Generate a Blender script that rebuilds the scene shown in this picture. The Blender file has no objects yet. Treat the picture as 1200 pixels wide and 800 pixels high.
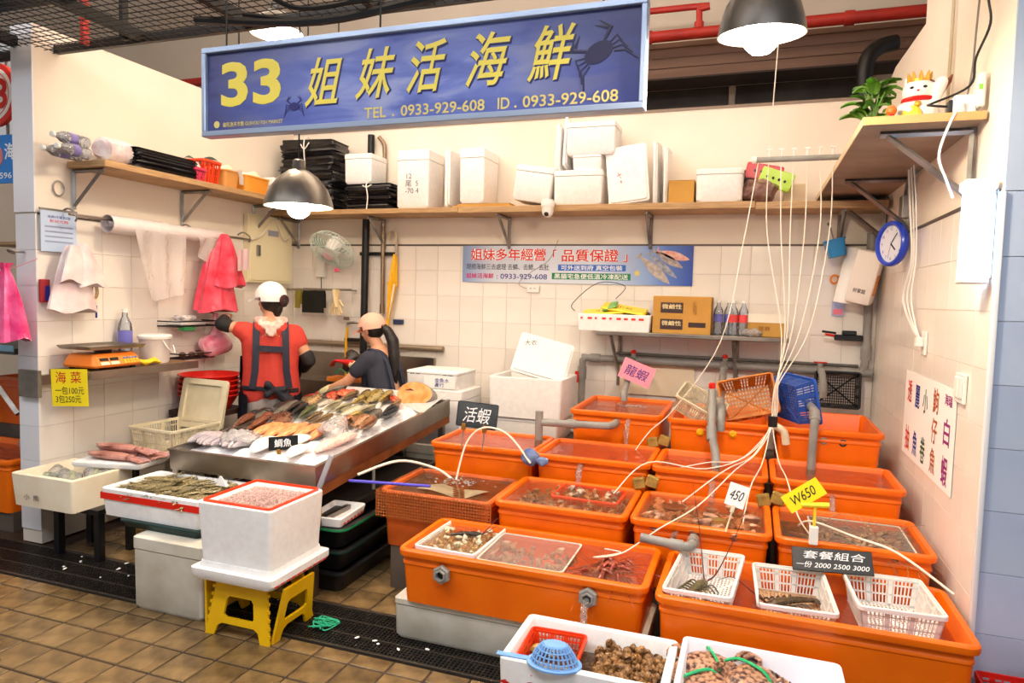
import bpy, bmesh, math, random
from mathutils import Vector, Matrix
random.seed(7)
PI = math.pi
SC = bpy.context.scene
C = SC.collection

# ---------------------------------------------------------------- camera, world, lights, exposure
def setup_view():
    yaw, pit, rol = .336175, -.065651, .025915
    cam = bpy.data.cameras.new('camera'); co = bpy.data.objects.new('camera', cam); C.objects.link(co)
    right = Vector((math.cos(yaw), math.sin(yaw), 0)); fwd = Vector((-math.sin(yaw), math.cos(yaw), 0)); up = Vector((0, 0, 1))
    f2 = math.cos(pit)*fwd + math.sin(pit)*up; u2 = -math.sin(pit)*fwd + math.cos(pit)*up
    r3 = math.cos(rol)*right + math.sin(rol)*u2; u3 = -math.sin(rol)*right + math.cos(rol)*u2
    m = Matrix((r3, u3, -f2)).transposed().to_4x4(); m.translation = (0, 0, 1.6)
    co.matrix_world = m
    cam.sensor_width = 36; cam.lens = 804.06*36/1200; cam.clip_start = .02; cam.clip_end = 100
    SC.camera = co
    w = bpy.data.worlds.new('hall_light'); SC.world = w; w.use_nodes = True
    bg = w.node_tree.nodes['Background']; bg.inputs[0].default_value = (1.0, .97, .95, 1); bg.inputs[1].default_value = .22
    vs = SC.view_settings; vs.view_transform = 'Standard'; vs.look = 'None'; vs.gamma = 1; vs.use_curve_mapping = False; vs.exposure = .84
    def area(name, loc, rot, sx, sy, e, col):
        l = bpy.data.lights.new(name, 'AREA'); l.shape = 'RECTANGLE'; l.size = sx; l.size_y = sy; l.energy = e; l.color = col
        o = bpy.data.objects.new(name, l); C.objects.link(o); o.location = loc; o.rotation_euler = rot
    area('hall_strip_light', (-2.6, .6, 3.9), (math.radians(18), 0, 0), 4.5, .5, 50, (.86, .92, 1))
    area('hall_strip_light', (1.2, -.6, 3.9), (math.radians(22), 0, 0), 3, .5, 50, (.86, .92, 1))
    area('stall_fill', (-1.7, 4.0, 3.6), (0, 0, 0), 4.0, .3, 9, (1, .9, .78))  # added warm fill over the stall, not a lamp of the place
    area('ceiling_fill', (-2.2, 3.9, 3.75), (PI, 0, 0), 5.0, .3, 110, (1, .93, .84))  # added upward fill that brightens the ceiling behind the wire mesh
    area('ceiling_fill', (-2.2, .8, 3.85), (PI, 0, 0), 5.0, .3, 80, (1, .95, .9))  # second added upward fill, nearer the aisle
setup_view()

# ---------------------------------------------------------------- materials
def lin(c):
    return tuple(((x/255)/12.92 if x <= 10 else (((x/255)+.055)/1.055)**2.4) for x in c) + (1,)
MT = {}
def nd(nt, t, **k):
    n = nt.nodes.new(t)
    for a, b in k.items(): setattr(n, a, b)
    return n
def M(name, col, rough=.5, metal=0, col2=None, scale=6, bump=0, bscale=40, rand=0, spec=.5, emit=0, alpha=1, trans=0, ior=1.45, stretch=None, sharp=.5, sss=0, coat=0):
    if name in MT: return MT[name]
    m = bpy.data.materials.new(name); m.use_nodes = True; nt = m.node_tree; b = nt.nodes['Principled BSDF']; L = nt.links.new
    b.inputs['Base Color'].default_value = lin(col); b.inputs['Roughness'].default_value = rough; b.inputs['Metallic'].default_value = metal
    b.inputs['Specular IOR Level'].default_value = spec; b.inputs['Alpha'].default_value = alpha; b.inputs['IOR'].default_value = ior
    b.inputs['Transmission Weight'].default_value = trans; b.inputs['Coat Weight'].default_value = coat
    tc = nd(nt, 'ShaderNodeTexCoord'); vec = tc.outputs['Object']
    if stretch:
        mp = nd(nt, 'ShaderNodeMapping'); mp.inputs['Scale'].default_value = stretch; L(vec, mp.inputs['Vector']); vec = mp.outputs['Vector']
    out = None
    if col2:
        n = nd(nt, 'ShaderNodeTexNoise'); n.inputs['Scale'].default_value = scale; n.inputs['Detail'].default_value = 5; L(vec, n.inputs['Vector'])
        r = nd(nt, 'ShaderNodeValToRGB'); r.color_ramp.elements[0].position = max(0, .5-.3*sharp-.05); r.color_ramp.elements[1].position = min(1, .5+.3*sharp)
        r.color_ramp.elements[0].color = lin(col2); r.color_ramp.elements[1].color = lin(col)
        L(n.outputs['Fac'], r.inputs['Fac']); out = r.outputs['Color']
    if rand:
        oi = nd(nt, 'ShaderNodeObjectInfo'); mr = nd(nt, 'ShaderNodeMapRange'); mr.inputs['To Min'].default_value = 1-rand; mr.inputs['To Max'].default_value = 1+rand*.6
        L(oi.outputs['Random'], mr.inputs['Value']); h = nd(nt, 'ShaderNodeHueSaturation'); L(mr.outputs['Result'], h.inputs['Value'])
        if out: L(out, h.inputs['Color'])
        else: h.inputs['Color'].default_value = lin(col)
        out = h.outputs['Color']
    if out: L(out, b.inputs['Base Color'])
    if bump:
        n2 = nd(nt, 'ShaderNodeTexNoise'); n2.inputs['Scale'].default_value = bscale; n2.inputs['Detail'].default_value = 3; L(vec, n2.inputs['Vector'])
        bp = nd(nt, 'ShaderNodeBump'); bp.inputs['Strength'].default_value = bump; bp.inputs['Distance'].default_value = .01
        L(n2.outputs['Fac'], bp.inputs['Height']); L(bp.outputs['Normal'], b.inputs['Normal'])
    if emit:
        b.inputs['Emission Color'].default_value = lin(col); b.inputs['Emission Strength'].default_value = emit
    MT[name] = m; return m
def film(name, tint, dens, rough=.08, bump=.4, bscale=7, opac=0, ocol=(255, 255, 255)):
    """clear film or water surface: see-through with a fresnel sheen and small waves"""
    if name in MT: return MT[name]
    m = bpy.data.materials.new(name); m.use_nodes = True; nt = m.node_tree; nt.nodes.clear(); L = nt.links.new
    out = nd(nt, 'ShaderNodeOutputMaterial'); tr = nd(nt, 'ShaderNodeBsdfTransparent'); tr.inputs[0].default_value = lin(tint)
    df = nd(nt, 'ShaderNodeBsdfDiffuse'); df.inputs[0].default_value = lin(ocol)
    gl = nd(nt, 'ShaderNodeBsdfGlossy'); gl.inputs['Roughness'].default_value = rough
    fr = nd(nt, 'ShaderNodeFresnel'); fr.inputs['IOR'].default_value = dens
    tc = nd(nt, 'ShaderNodeTexCoord'); n = nd(nt, 'ShaderNodeTexNoise'); n.inputs['Scale'].default_value = bscale; n.inputs['Detail'].default_value = 2; n.inputs['Distortion'].default_value = .8
    L(tc.outputs['Object'], n.inputs['Vector']); bp = nd(nt, 'ShaderNodeBump'); bp.inputs['Strength'].default_value = bump; bp.inputs['Distance'].default_value = .03
    L(n.outputs['Fac'], bp.inputs['Height']); L(bp.outputs['Normal'], gl.inputs['Normal']); L(bp.outputs['Normal'], fr.inputs['Normal'])
    m0 = nd(nt, 'ShaderNodeMixShader'); m0.inputs[0].default_value = opac; L(tr.outputs[0], m0.inputs[1]); L(df.outputs[0], m0.inputs[2])
    mx = nd(nt, 'ShaderNodeMixShader'); L(fr.outputs[0], mx.inputs[0]); L(m0.outputs[0], mx.inputs[1]); L(gl.outputs[0], mx.inputs[2]); L(mx.outputs[0], out.inputs[0])
    MT[name] = m; return m
def MF(name, back, belly, spot=None, rough=.28, z0=.35, z1=.7, sscale=14, axis='Z'):
    """fish skin: dark back, light belly along the body's own height, with blotches"""
    if name in MT: return MT[name]
    m = bpy.data.materials.new(name); m.use_nodes = True; nt = m.node_tree; b = nt.nodes['Principled BSDF']; L = nt.links.new
    tc = nd(nt, 'ShaderNodeTexCoord'); sp = nd(nt, 'ShaderNodeSeparateXYZ'); L(tc.outputs['Generated'], sp.inputs[0])
    r = nd(nt, 'ShaderNodeValToRGB'); r.color_ramp.elements[0].position = z0; r.color_ramp.elements[1].position = z1
    r.color_ramp.elements[0].color = lin(belly); r.color_ramp.elements[1].color = lin(back); L(sp.outputs[axis], r.inputs[0])
    o = r.outputs[0]
    if spot:
        n = nd(nt, 'ShaderNodeTexNoise'); n.inputs['Scale'].default_value = sscale; n.inputs['Detail'].default_value = 4; L(tc.outputs['Object'], n.inputs['Vector'])
        rr_ = nd(nt, 'ShaderNodeValToRGB'); rr_.color_ramp.elements[0].position = .5; rr_.color_ramp.elements[1].position = .62; L(n.outputs[0], rr_.inputs[0])
        mx = nd(nt, 'ShaderNodeMix', data_type='RGBA'); L(rr_.outputs[0], mx.inputs['Factor']); L(o, mx.inputs['A']); mx.inputs['B'].default_value = lin(spot); o = mx.outputs['Result']
    oi = nd(nt, 'ShaderNodeObjectInfo'); mr = nd(nt, 'ShaderNodeMapRange'); mr.inputs['To Min'].default_value = .75; mr.inputs['To Max'].default_value = 1.2
    L(oi.outputs['Random'], mr.inputs['Value']); h = nd(nt, 'ShaderNodeHueSaturation'); L(mr.outputs[0], h.inputs['Value']); L(o, h.inputs['Color']); L(h.outputs[0], b.inputs['Base Color'])
    b.inputs['Roughness'].default_value = rough
    MT[name] = m; return m

plaster = M('cream_plaster', (238, 226, 210), .8, col2=(229, 215, 198), scale=1.5, bump=.05)
hallpl = M('hall_plaster', (228, 212, 192), .85, col2=(216, 198, 178), scale=.8)
tilew = M('white_glazed_tile', (242, 234, 224), .22, col2=(236, 226, 214), scale=3, rand=.035)
grout = M('wall_grout', (224, 211, 196), .9)
tileb = M('cool_lit_glazed_tile', (178, 190, 210), .35, col2=(166, 178, 202), scale=4, rand=.06)  # blue tint stands in for cool hall light on the pillar tiles
pillar_paint = M('cool_lit_pillar_paint', (176, 188, 206), .6, col2=(166, 178, 198), scale=3)  # cool hall light put into the colour of the upper pillar face
pillar_tile = M('white_pillar_tile', (224, 222, 226), .35, rand=.05)
floort = M('brown_quarry_tile', (136, 110, 72), .24, col2=(84, 66, 44), scale=9, bump=.12, bscale=30, rand=.22, spec=.5)
def wet(m, lo, hi, sc):
    nt = m.node_tree; L = nt.links.new; tc = nd(nt, 'ShaderNodeTexCoord'); n = nd(nt, 'ShaderNodeTexNoise'); n.inputs['Scale'].default_value = sc
    g = nd(nt, 'ShaderNodeNewGeometry'); L(g.outputs['Position'], n.inputs['Vector']); r = nd(nt, 'ShaderNodeMapRange'); r.inputs['From Min'].default_value = .4; r.inputs['From Max'].default_value = .62; r.inputs['To Min'].default_value = lo; r.inputs['To Max'].default_value = hi
    L(n.outputs[0], r.inputs[0]); L(r.outputs[0], nt.nodes['Principled BSDF'].inputs['Roughness'])
wet(floort, .06, .36, 1.6)
fgrout = M('floor_grout', (52, 38, 30), .6)
concrete = M('wet_slab', (70, 52, 40), .35, col2=(50, 38, 30), scale=5)
wood = M('shelf_plywood', (188, 152, 108), .5, col2=(158, 122, 82), scale=7, stretch=(1, 1, 14))
woodu = M('worn_plywood', (156, 132, 110), .6, col2=(124, 102, 82), scale=4)
steel = M('brushed_steel', (176, 168, 158), .36, 1, col2=(140, 130, 120), scale=3, bump=.03)
galv = M('galvanised_steel', (164, 160, 156), .45, .85, col2=(128, 122, 116), scale=9)
darkm = M('black_steel', (30, 27, 26), .45, .3)
foam = M('white_foam', (246, 243, 240), .75, col2=(238, 234, 230), scale=30, bump=.06, bscale=160)
foamd = M('dirty_foam', (222, 218, 206), .75, col2=(178, 168, 146), scale=5, bump=.08, bscale=120, sharp=.9)
foamc = M('cream_foam', (240, 228, 204), .75, col2=(228, 212, 184), scale=6, bump=.06, bscale=140)
orange = M('orange_plastic', (242, 113, 4), .33, col2=(230, 98, 3), scale=4, bump=.02, spec=.45)
orange_old = M('old_orange_plastic', (214, 96, 30), .45, col2=(150, 66, 20), scale=6, bump=.08)
gpvc = M('grey_pvc', (150, 146, 140), .45, col2=(128, 124, 118), scale=8)
whitep = M('white_plastic', (236, 232, 224), .35)
creamp = M('cream_plastic', (226, 214, 184), .45, col2=(206, 192, 160), scale=5)
blackp = M('black_plastic', (20, 19, 20), .4)
redp = M('red_plastic', (214, 34, 24), .35)
orredp = M('orange_red_plastic', (238, 66, 24), .32)
bluep = M('blue_plastic', (36, 84, 178), .35)
yellowp = M('yellow_plastic', (240, 190, 8), .35, col2=(222, 168, 6), scale=6)
card = M('brown_cardboard', (196, 146, 66), .75, col2=(182, 132, 56), scale=4)
water = film('sea_water', (246, 226, 200), 1.33, .05, .3, 9, .1, (204, 164, 124))
brownwater = film('murky_water', (190, 154, 108), 1.36, .05, .25, 8, .2, (150, 112, 74))
clearbag = film('clear_film', (250, 247, 246), 1.35, .18, 1.0, 16, .34, (250, 240, 236))
glassbag = film('clear_bag', (250, 250, 250), 1.4, .12, 1.0, 22, .25, (235, 232, 232))
petm = film('clear_bottle_plastic', (236, 240, 246), 1.45, .06, .3, 30, .15, (230, 235, 245))
inkblack = M('black_ink', (24, 22, 28), .7)
inkred = M('red_ink', (204, 30, 26), .7)
inkblue = M('blue_ink', (36, 44, 140), .7)
paperw = M('white_paper', (246, 243, 238), .7)

# ---------------------------------------------------------------- mesh helpers
def new(): return bmesh.new()
def xf(bm, vs, mat):
    for v in vs: v.co = mat @ v.co
def box(bm, x0, x1, y0, y1, z0, z1, bev=0, seg=1):
    r = bmesh.ops.create_cube(bm, size=1); vs = r['verts']
    for v in vs: v.co = Vector(((x0+x1)/2+v.co.x*(x1-x0), (y0+y1)/2+v.co.y*(y1-y0), (z0+z1)/2+v.co.z*(z1-z0)))
    if bev:
        es = list({e for v in vs for e in v.link_edges})
        bmesh.ops.bevel(bm, geom=es, offset=bev, segments=seg, affect='EDGES', profile=.5)
    return bm
def ring(pts, bm): return [bm.verts.new(p) for p in pts]
def loft(bm, rings, cap0=True, cap1=True):
    R = [ring(r, bm) for r in rings]; n = len(R[0])
    for a, b in zip(R, R[1:]):
        for i in range(n): bm.faces.new((a[i], a[(i+1) % n], b[(i+1) % n], b[i]))
    if cap0: bm.faces.new(R[0][::-1])
    if cap1: bm.faces.new(R[-1])
    return bm
def rr(w, d, r, z, n=4, cx=0, cy=0):
    p = []; r = max(.0005, min(r, w/2-.0002, d/2-.0002))
    for k, (sx, sy) in enumerate(((1, 1), (-1, 1), (-1, -1), (1, -1))):
        for i in range(n+1):
            a = k*PI/2 + i/n*PI/2
            p.append((cx+sx*(w/2-r)+r*math.cos(a), cy+sy*(d/2-r)+r*math.sin(a), z))
    return p
def frame_at(d):
    d = d.normalized(); a = Vector((0, 0, 1)) if abs(d.z) < .9 else Vector((1, 0, 0))
    u = d.cross(a).normalized(); return u, d.cross(u).normalized()
def tube(bm, pts, r, n=8, cap=True, flat=1):
    pts = [Vector(p) for p in pts]; rings = []; u = None
    for i, p in enumerate(pts):
        d = (pts[min(i+1, len(pts)-1)]-pts[max(i-1, 0)]).normalized()
        if u is None: u, w = frame_at(d)
        else:
            u = (u-d*u.dot(d)).normalized(); w = d.cross(u)
        rad = r[i] if isinstance(r, (list, tuple)) else r
        rings.append([p+u*rad*math.cos(2*PI*k/n)+w*rad*flat*math.sin(2*PI*k/n) for k in range(n)])
    return loft(bm, rings, cap, cap)
def smoothpts(P, k=5):
    P = [Vector(p) for p in P]; out = []
    for i in range(len(P)-1):
        p0, p1, p2, p3 = P[max(i-1, 0)], P[i], P[i+1], P[min(i+2, len(P)-1)]
        for j in range(k):
            t = j/k
            out.append(.5*((2*p1)+(-p0+p2)*t+(2*p0-5*p1+4*p2-p3)*t*t+(-p0+3*p1-3*p2+p3)*t**3))
    out.append(P[-1]); return out
def lathe(bm, prof, n=20, c=(0, 0, 0), cap0=True, cap1=True):
    return loft(bm, [[(c[0]+r*math.cos(2*PI*k/n), c[1]+r*math.sin(2*PI*k/n), c[2]+z) for k in range(n)] for r, z in prof], cap0, cap1)
def prism(bm, poly, z0, z1):
    return loft(bm, [[(x, y, z0) for x, y in poly], [(x, y, z1) for x, y in poly]])
def ball(bm, c, r, u=12, v=8):
    s = bmesh.ops.create_uvsphere(bm, u_segments=u, v_segments=v, radius=1)['verts']
    r = (r, r, r) if not isinstance(r, (tuple, list)) else r
    for q in s: q.co = Vector((c[0]+q.co.x*r[0], c[1]+q.co.y*r[1], c[2]+q.co.z*r[2]))
    return s
def caps(bm, a, b, ra, rb, n=10):
    """tapered capsule between two points"""
    a, b = Vector(a), Vector(b); d = (b-a).normalized(); P = []; R = []
    for k in range(4): t = k/4*PI/2; P.append(a-d*ra*math.cos(t)); R.append(max(ra*math.sin(t), .0005))
    P.append(a); R.append(ra); P.append(b); R.append(rb)
    for k in range(1, 5): t = k/4*PI/2; P.append(b+d*rb*math.sin(t)); R.append(max(rb*math.cos(t), .0005))
    return tube(bm, P, R, n)
def quadgrid(bm, f, nu, nv):
    V = [[bm.verts.new(f(i/nu, j/nv)) for j in range(nv+1)] for i in range(nu+1)]
    for i in range(nu):
        for j in range(nv): bm.faces.new((V[i][j], V[i+1][j], V[i+1][j+1], V[i][j+1]))
    return bm
def mesh(name, bm, mat, smooth=35):
    bmesh.ops.recalc_face_normals(bm, faces=bm.faces[:])
    if len(bm.faces) == 1:
        bm.faces.ensure_lookup_table(); bm.normal_update()
        if bm.faces[0].normal.z < 0: bmesh.ops.reverse_faces(bm, faces=bm.faces[:])
    me = bpy.data.meshes.new(name); bm.to_mesh(me); bm.free()
    if mat: me.materials.append(mat)
    if smooth:
        me.shade_smooth(); me.set_sharp_from_angle(angle=math.radians(smooth))
    return me
def place(name, me, parent=None, loc=(0, 0, 0), rot=(0, 0, 0), scale=None):
    o = bpy.data.objects.new(name, me); C.objects.link(o); o.parent = parent; o.location = loc; o.rotation_euler = rot
    if scale is not None: o.scale = (scale,)*3 if isinstance(scale, (int, float)) else scale
    return o
def O(name, bm, mat, parent=None, loc=(0, 0, 0), rot=(0, 0, 0), smooth=35):
    return place(name, mesh(name, bm, mat, smooth), parent, loc, rot)
def tag(o, label=None, cat=None, group=None, kind=None):
    if label: o['label'] = label
    if cat: o['category'] = cat
    if group: o['group'] = group
    if kind: o['kind'] = kind
    return o
def S(name, bm, mat, parent=None, loc=(0, 0, 0), rot=(0, 0, 0), smooth=35):
    o = O(name, bm, mat, parent, loc, rot, smooth)
    if parent is None: o['kind'] = 'structure'
    return o
def T(name, label, cat, loc=(0, 0, 0), rz=0, group=None, rot=None):
    o = bpy.data.objects.new(name, None); C.objects.link(o); o.empty_display_size = .05
    o.location = loc; o.rotation_euler = rot or (0, 0, rz); return tag(o, label, cat, group)
def dup(o, loc=None, rot=None, label=None, parent=None, scale=None):
    c = o.copy(); C.objects.link(c); c.parent = parent
    if loc is not None: c.location = loc
    if rot is not None: c.rotation_euler = rot
    if scale is not None: c.scale = (scale,)*3 if isinstance(scale, (int, float)) else scale
    if label: c['label'] = label
    for ch in list(o.children): dup(ch, parent=c)
    return c
def bx(name, dims, mat, parent=None, bev=0, seg=1, loc=(0, 0, 0), rot=(0, 0, 0)):
    return O(name, box(new(), *dims, bev, seg), mat, parent, loc, rot)

TXC = {}
def text(body, mat, parent, w=None, h=None, loc=(0, 0, 0), rot=(PI/2, 0, 0), bold=0, name='lettering', shear=0, depth=.0012):
    """flat lettering, centred, fitted to width w and/or height h"""
    key = (body, bold, shear)
    if key not in TXC:
        cu = bpy.data.curves.new('lettering', 'FONT'); cu.body = body; cu.size = 1; cu.bevel_depth = bold; cu.bevel_resolution = 0; cu.shear = shear; cu.resolution_u = 3; cu.fill_mode = 'FRONT'
        ob = bpy.data.objects.new('lettering', cu); C.objects.link(ob)
        bpy.context.view_layer.update(); dg = bpy.context.evaluated_depsgraph_get()
        me = bpy.data.meshes.new_from_object(ob.evaluated_get(dg)); bpy.data.objects.remove(ob); bpy.data.curves.remove(cu)
        xs = [v.co.x for v in me.vertices]; ys = [v.co.y for v in me.vertices]
        cx, cy = (min(xs)+max(xs))/2, (min(ys)+max(ys))/2
        for v in me.vertices: v.co.x -= cx; v.co.y -= cy; v.co.z *= .02
        TXC[key] = (me, max(xs)-min(xs), max(ys)-min(ys))
    me0, tw, th = TXC[key]
    sx = (w/tw) if w else h/th; sy = (h/th) if h else sx
    me = me0.copy(); me.name = 'lettering'
    for v in me.vertices: v.co.x *= sx; v.co.y *= sy
    me.materials.clear(); me.materials.append(mat)
    return place(name, me, parent, loc, rot)

def tubbm(w, d, h, t=.012, taper=.03, rim=.02, rimh=.025, r=.06, n=5):
    """open moulded tub with rolled rim, centred on x/y, base at z=0; w,d are the rim's outer size"""
    W, Dd = w-2*rim, d-2*rim; b = new()
    ri = max(r-t, .003)
    rings = [rr(W-2*taper, Dd-2*taper, r, 0, n), rr(W, Dd, r, h-rimh, n)]
    if rim > .001: rings += [rr(w-.004, d-.004, r+rim, h-rimh, n), rr(w, d, r+rim, h-rimh*.6, n), rr(w-.002, d-.002, r+rim, h-rimh*.2, n), rr(w-.012, d-.012, r+rim, h, n)]
    else: rings += [rr(W, Dd, r, h-.004, n), rr(W-.006, Dd-.006, r, h, n)]
    rings += [rr(W-2*t+.008, Dd-2*t+.008, ri, h, n), rr(W-2*t, Dd-2*t, ri, h-.006, n), rr(W-2*taper-2*t, Dd-2*taper-2*t, ri, t, n)]
    return loft(b, rings)
XL, XR, DB = -4.07, .82, 5.4
# ---------------------------------------------------------------- setting
def tiles(parent, pos, me, rot, nm='wall_tile'):
    for p in pos: place(nm, me, parent, p, rot)
TW, TH = 4.89/23, .215
def tile_me(w, h, mat, t=.009): return mesh('wall_tile', box(new(), -w/2+.0009, w/2-.0009, 0, t, -h/2+.0009, h/2-.0009, .001), mat, 0)
# back wall
wb = new(); box(wb, -4.3, 1.0, DB+.008, DB+.15, 0, 2.03); wb = S('wall_back', wb, grout)
box_u = O('plaster_band', box(new(), -4.24, 1.0, DB+.002, DB+.15, 2.03, 3.03), plaster, wb)
tiles(wb, [(XL+TW*(i+.5), DB, 2.02-TH*(j+.5)) for i in range(23) for j in range(7)], tile_me(TW, TH, tilew), (0, 0, 0))
# left wall with its pillar end
wl = S('wall_left', box(new(), -4.24, XL-.008, 2.966, DB, 0, 2.03), grout)
O('plaster_band', box(new(), -4.24, XL-.002, 2.96, DB+.15, 2.03, 3.13), plaster, wl)
LW = (DB-2.96)/11
lt = tile_me(LW, TH, tilew)
tiles(wl, [(XL, 2.96+LW*(i+.5), 2.02-TH*(j+.5)) for i in range(11) for j in range(8)], lt, (0, 0, PI/2))
lt2 = tile_me(.17, TH, pillar_tile)
tiles(wl, [(-4.155, 2.957, 2.02-TH*(j+.5)) for j in range(9)], lt2, (0, 0, 0))
O('painted_pillar_face', box(new(), -4.243, XL, 2.952, 2.962, 2.03, 3.13), pillar_tile, wl)
# right wall, its gable end cut as in the market's partition
prof = [(2.93, 0), (DB+.12, 0), (DB+.12, 3.16), (5.29, 3.2), (4.42, 3.16), (4.40, 4.6), (2.93, 4.6)]
b = new(); loft(b, [[(x, y, z) for y, z in prof] for x in (XR+.008, 1.7)]); wr = S('wall_right', b, plaster, smooth=0)
RW = (DB-2.92)/12
O('tile_bed', box(new(), XR+.004, XR+.02, 2.925, DB, 0, 2.03), grout, wr)
tiles(wr, [(XR, 2.92+RW*(i+.5), 2.02-TH*(j+.5)) for i in range(12) for j in range(8)], tile_me(RW, TH, tilew), (0, 0, -PI/2))
bt = tile_me(.44, .232, tileb)
tiles(wr, [(1.05+.44*i, 2.918, 2.02-.232*(j+.5)) for i in range(2) for j in range(9)], bt, (0, 0, 0))
O('painted_pillar_face', box(new(), XR+.008, 1.7, 2.916, 2.93, 2.022, 4.6), pillar_paint, wr)
b = new(); box(b, XR-.006, XR+.012, 2.906, 2.93, .05, 2.02, .004, 2); tag(O('trim_1', b, M('white_corner_bead', (228, 226, 226), .4)), kind='structure')
# metal strip over the tiles
dk = M('dark_metal_strip', (96, 84, 76), .5, .5)
for n, d in (('trim_2', (XL, XR, DB-.006, DB, 2.016, 2.03)), ('trim_3', (XL, XL+.006, 2.97, DB-.006, 2.016, 2.03)), ('trim_4', (XR-.006, XR, 2.93, DB-.006, 2.016, 2.03))):
    tag(bx(n, d, dk), kind='structure')
tag(bx('trim_5', (-4.24, .82, DB-.004, DB+.15, 3.03, 3.05), M('wall_top_strip', (140, 120, 104), .6)), kind='structure')
# floor
fl = S('floor', box(new(), -9, 5, -2, 7, -.08, -.012), concrete)
O('joint_bed', box(new(), -4.6, -.5, 1.5, 2.575, -.012, -.005), fgrout, fl)
O('joint_bed', box(new(), -4.05, -1.2, 2.95, 4.1, -.012, -.005), fgrout, fl)
ft = mesh('floor_tile', box(new(), -.0855, .0855, -.0875, .0875, -.008, 0, .003), floort, 0)
for i in range(-9, 12):
    for j in range(-4, 1):
        place('floor_tile', ft, fl, (-2.84+.18*(i+.5), 2.295+.185*(j+.5)-(.0 if j < 1 else 0), random.uniform(-.001, .0005)))
ftn = mesh('floor_tile', box(new(), -.0855, .0855, -.043, .043, -.008, 0, .003), floort, 0)
for i in range(-9, 12): place('floor_tile', ftn, fl, (-2.84+.18*(i+.5), 2.528, -.0005))
for i in range(-6, 9):
    for j in range(6):
        place('floor_tile', ft, fl, (-2.84+.18*(i+.5), 2.96+.185*(j+.5), random.uniform(-.001, .0005)))
# drain grate panels along the stall front
gm = M('black_grate', (34, 31, 29), .4, .4, col2=(58, 52, 46), scale=30)
b = new(); W, Dp = .5, .345
for k in range(27): box(b, -W/2+k*W/26-.003, -W/2+k*W/26+.003, -Dp/2, Dp/2, -.012, 0)
for k in range(19): box(b, -W/2, W/2, -Dp/2+k*Dp/18-.003, -Dp/2+k*Dp/18+.003, -.014, -.002)
gme = mesh('grate_panel', b, gm, 0)
frm = new()
for s in (-1, 1): box(frm, -W/2, W/2, s*Dp/2-.006, s*Dp/2+.006, -.014, .003)
for k in (-.06, .06): box(frm, -W/2, W/2, k-.004, k+.004, -.014, .002)
frm = mesh('grate_frame', frm, M('worn_grate_edge', (84, 76, 68), .4, .6), 0)
tr = S('trim_6', box(new(), -4.7, -.6, 2.578, 2.945, -.0115, -.0095), M('drain_bottom', (14, 12, 11), .3))
for i in range(8):
    p = place('grate_panel', gme, tr, (-4.42+i*.503, 2.762, .001)); place('grate_frame', frm, p)

# hall beyond the stall
wf = S('wall_far', box(new(), -9, 3.5, 6.7, 6.8, 0, 4.6), hallpl)
S('ceiling', box(new(), -9, 5, -1.5, 9, 4.6, 4.7), M('hall_ceiling', (222, 208, 192), .9, col2=(206, 190, 172), scale=.6))
S('wall_neighbour', box(new(), -9, -4.3, 5.6, 5.7, 0, 3.2), hallpl)
wf_ = tag(bpy.data.objects.new('window_1', None), kind='structure'); C.objects.link(wf_)
fm = M('window_frame_paint', (176, 160, 142), .6)
gd = M('dark_window_glass', (84, 76, 70), .15, col2=(60, 54, 52), scale=2)
for i in range(5):
    O('pane', box(new(), -4.75+1.12*i+.03, -4.75+1.12*(i+1)-.03, 6.672, 6.69, 3.14, 3.56), gd, wf_)
b = new()
for i in range(6): box(b, -4.75+1.12*i-.025, -4.75+1.12*i+.025, 6.66, 6.7, 3.1, 3.6)
box(b, -4.8, .9, 6.65, 6.7, 3.56, 3.62); box(b, -4.8, .9, 6.65, 6.7, 3.08, 3.14); O('window_frame', b, fm, wf_)
# brown corrugated beam
b = new(); n = 7
for k in range(n): box(b, -6, 1.25, 6.2+.012*(k % 2), 6.5, 3.53+k*.3/n, 3.53+(k+1)*.3/n)
S('trim_7', b, M('brown_corrugated_beam', (128, 96, 78), .6, col2=(110, 80, 64), scale=3, stretch=(.3, 4, 4)))
S('trim_8', box(new(), -6, 1.25, 6.19, 6.5, 3.515, 3.53), M('dark_beam_edge', (52, 40, 34), .7))  # dark strip along the beam's bottom edge
red = M('red_pipe_paint', (186, 44, 30), .45, col2=(160, 34, 24), scale=5)
sp = T('sprinkler_pipe', 'red painted water pipe with a thinner branch running above the back wall', 'pipe', (0, 6, 0))
O('main_pipe', tube(new(), [(-6, 0, 3.815), (1.2, 0, 3.815)], .046, 14), red, sp)
O('branch_pipe', tube(new(), smoothpts([(-2.5, 0, 4.03), (-.6, 0, 4.03), (-.54, 0, 4.0), (-.53, 0, 3.94), (-.53, 0, 3.83)], 4), .026, 10), red, sp)
for x in (-2.4, -.95, .6): O('pipe_collar', tube(new(), [(x-.035, 0, 3.815), (x+.035, 0, 3.815)], .056, 14), red, sp)
O('tee_collar', tube(new(), [(-.53, 0, 3.85), (-.53, 0, 3.9)], .04, 10), red, sp)
tag(O('drain_duct', tube(new(), smoothpts([(.93, 6.0, 3.6), (.8, 5.95, 3.55), (.72, 5.9, 3.4), (.72, 5.9, 2.9), (.72, 5.9, -.012)], 5), .06, 12), blackp), 'thick black bent duct rising behind the back wall beside the window strip', 'duct')

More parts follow.
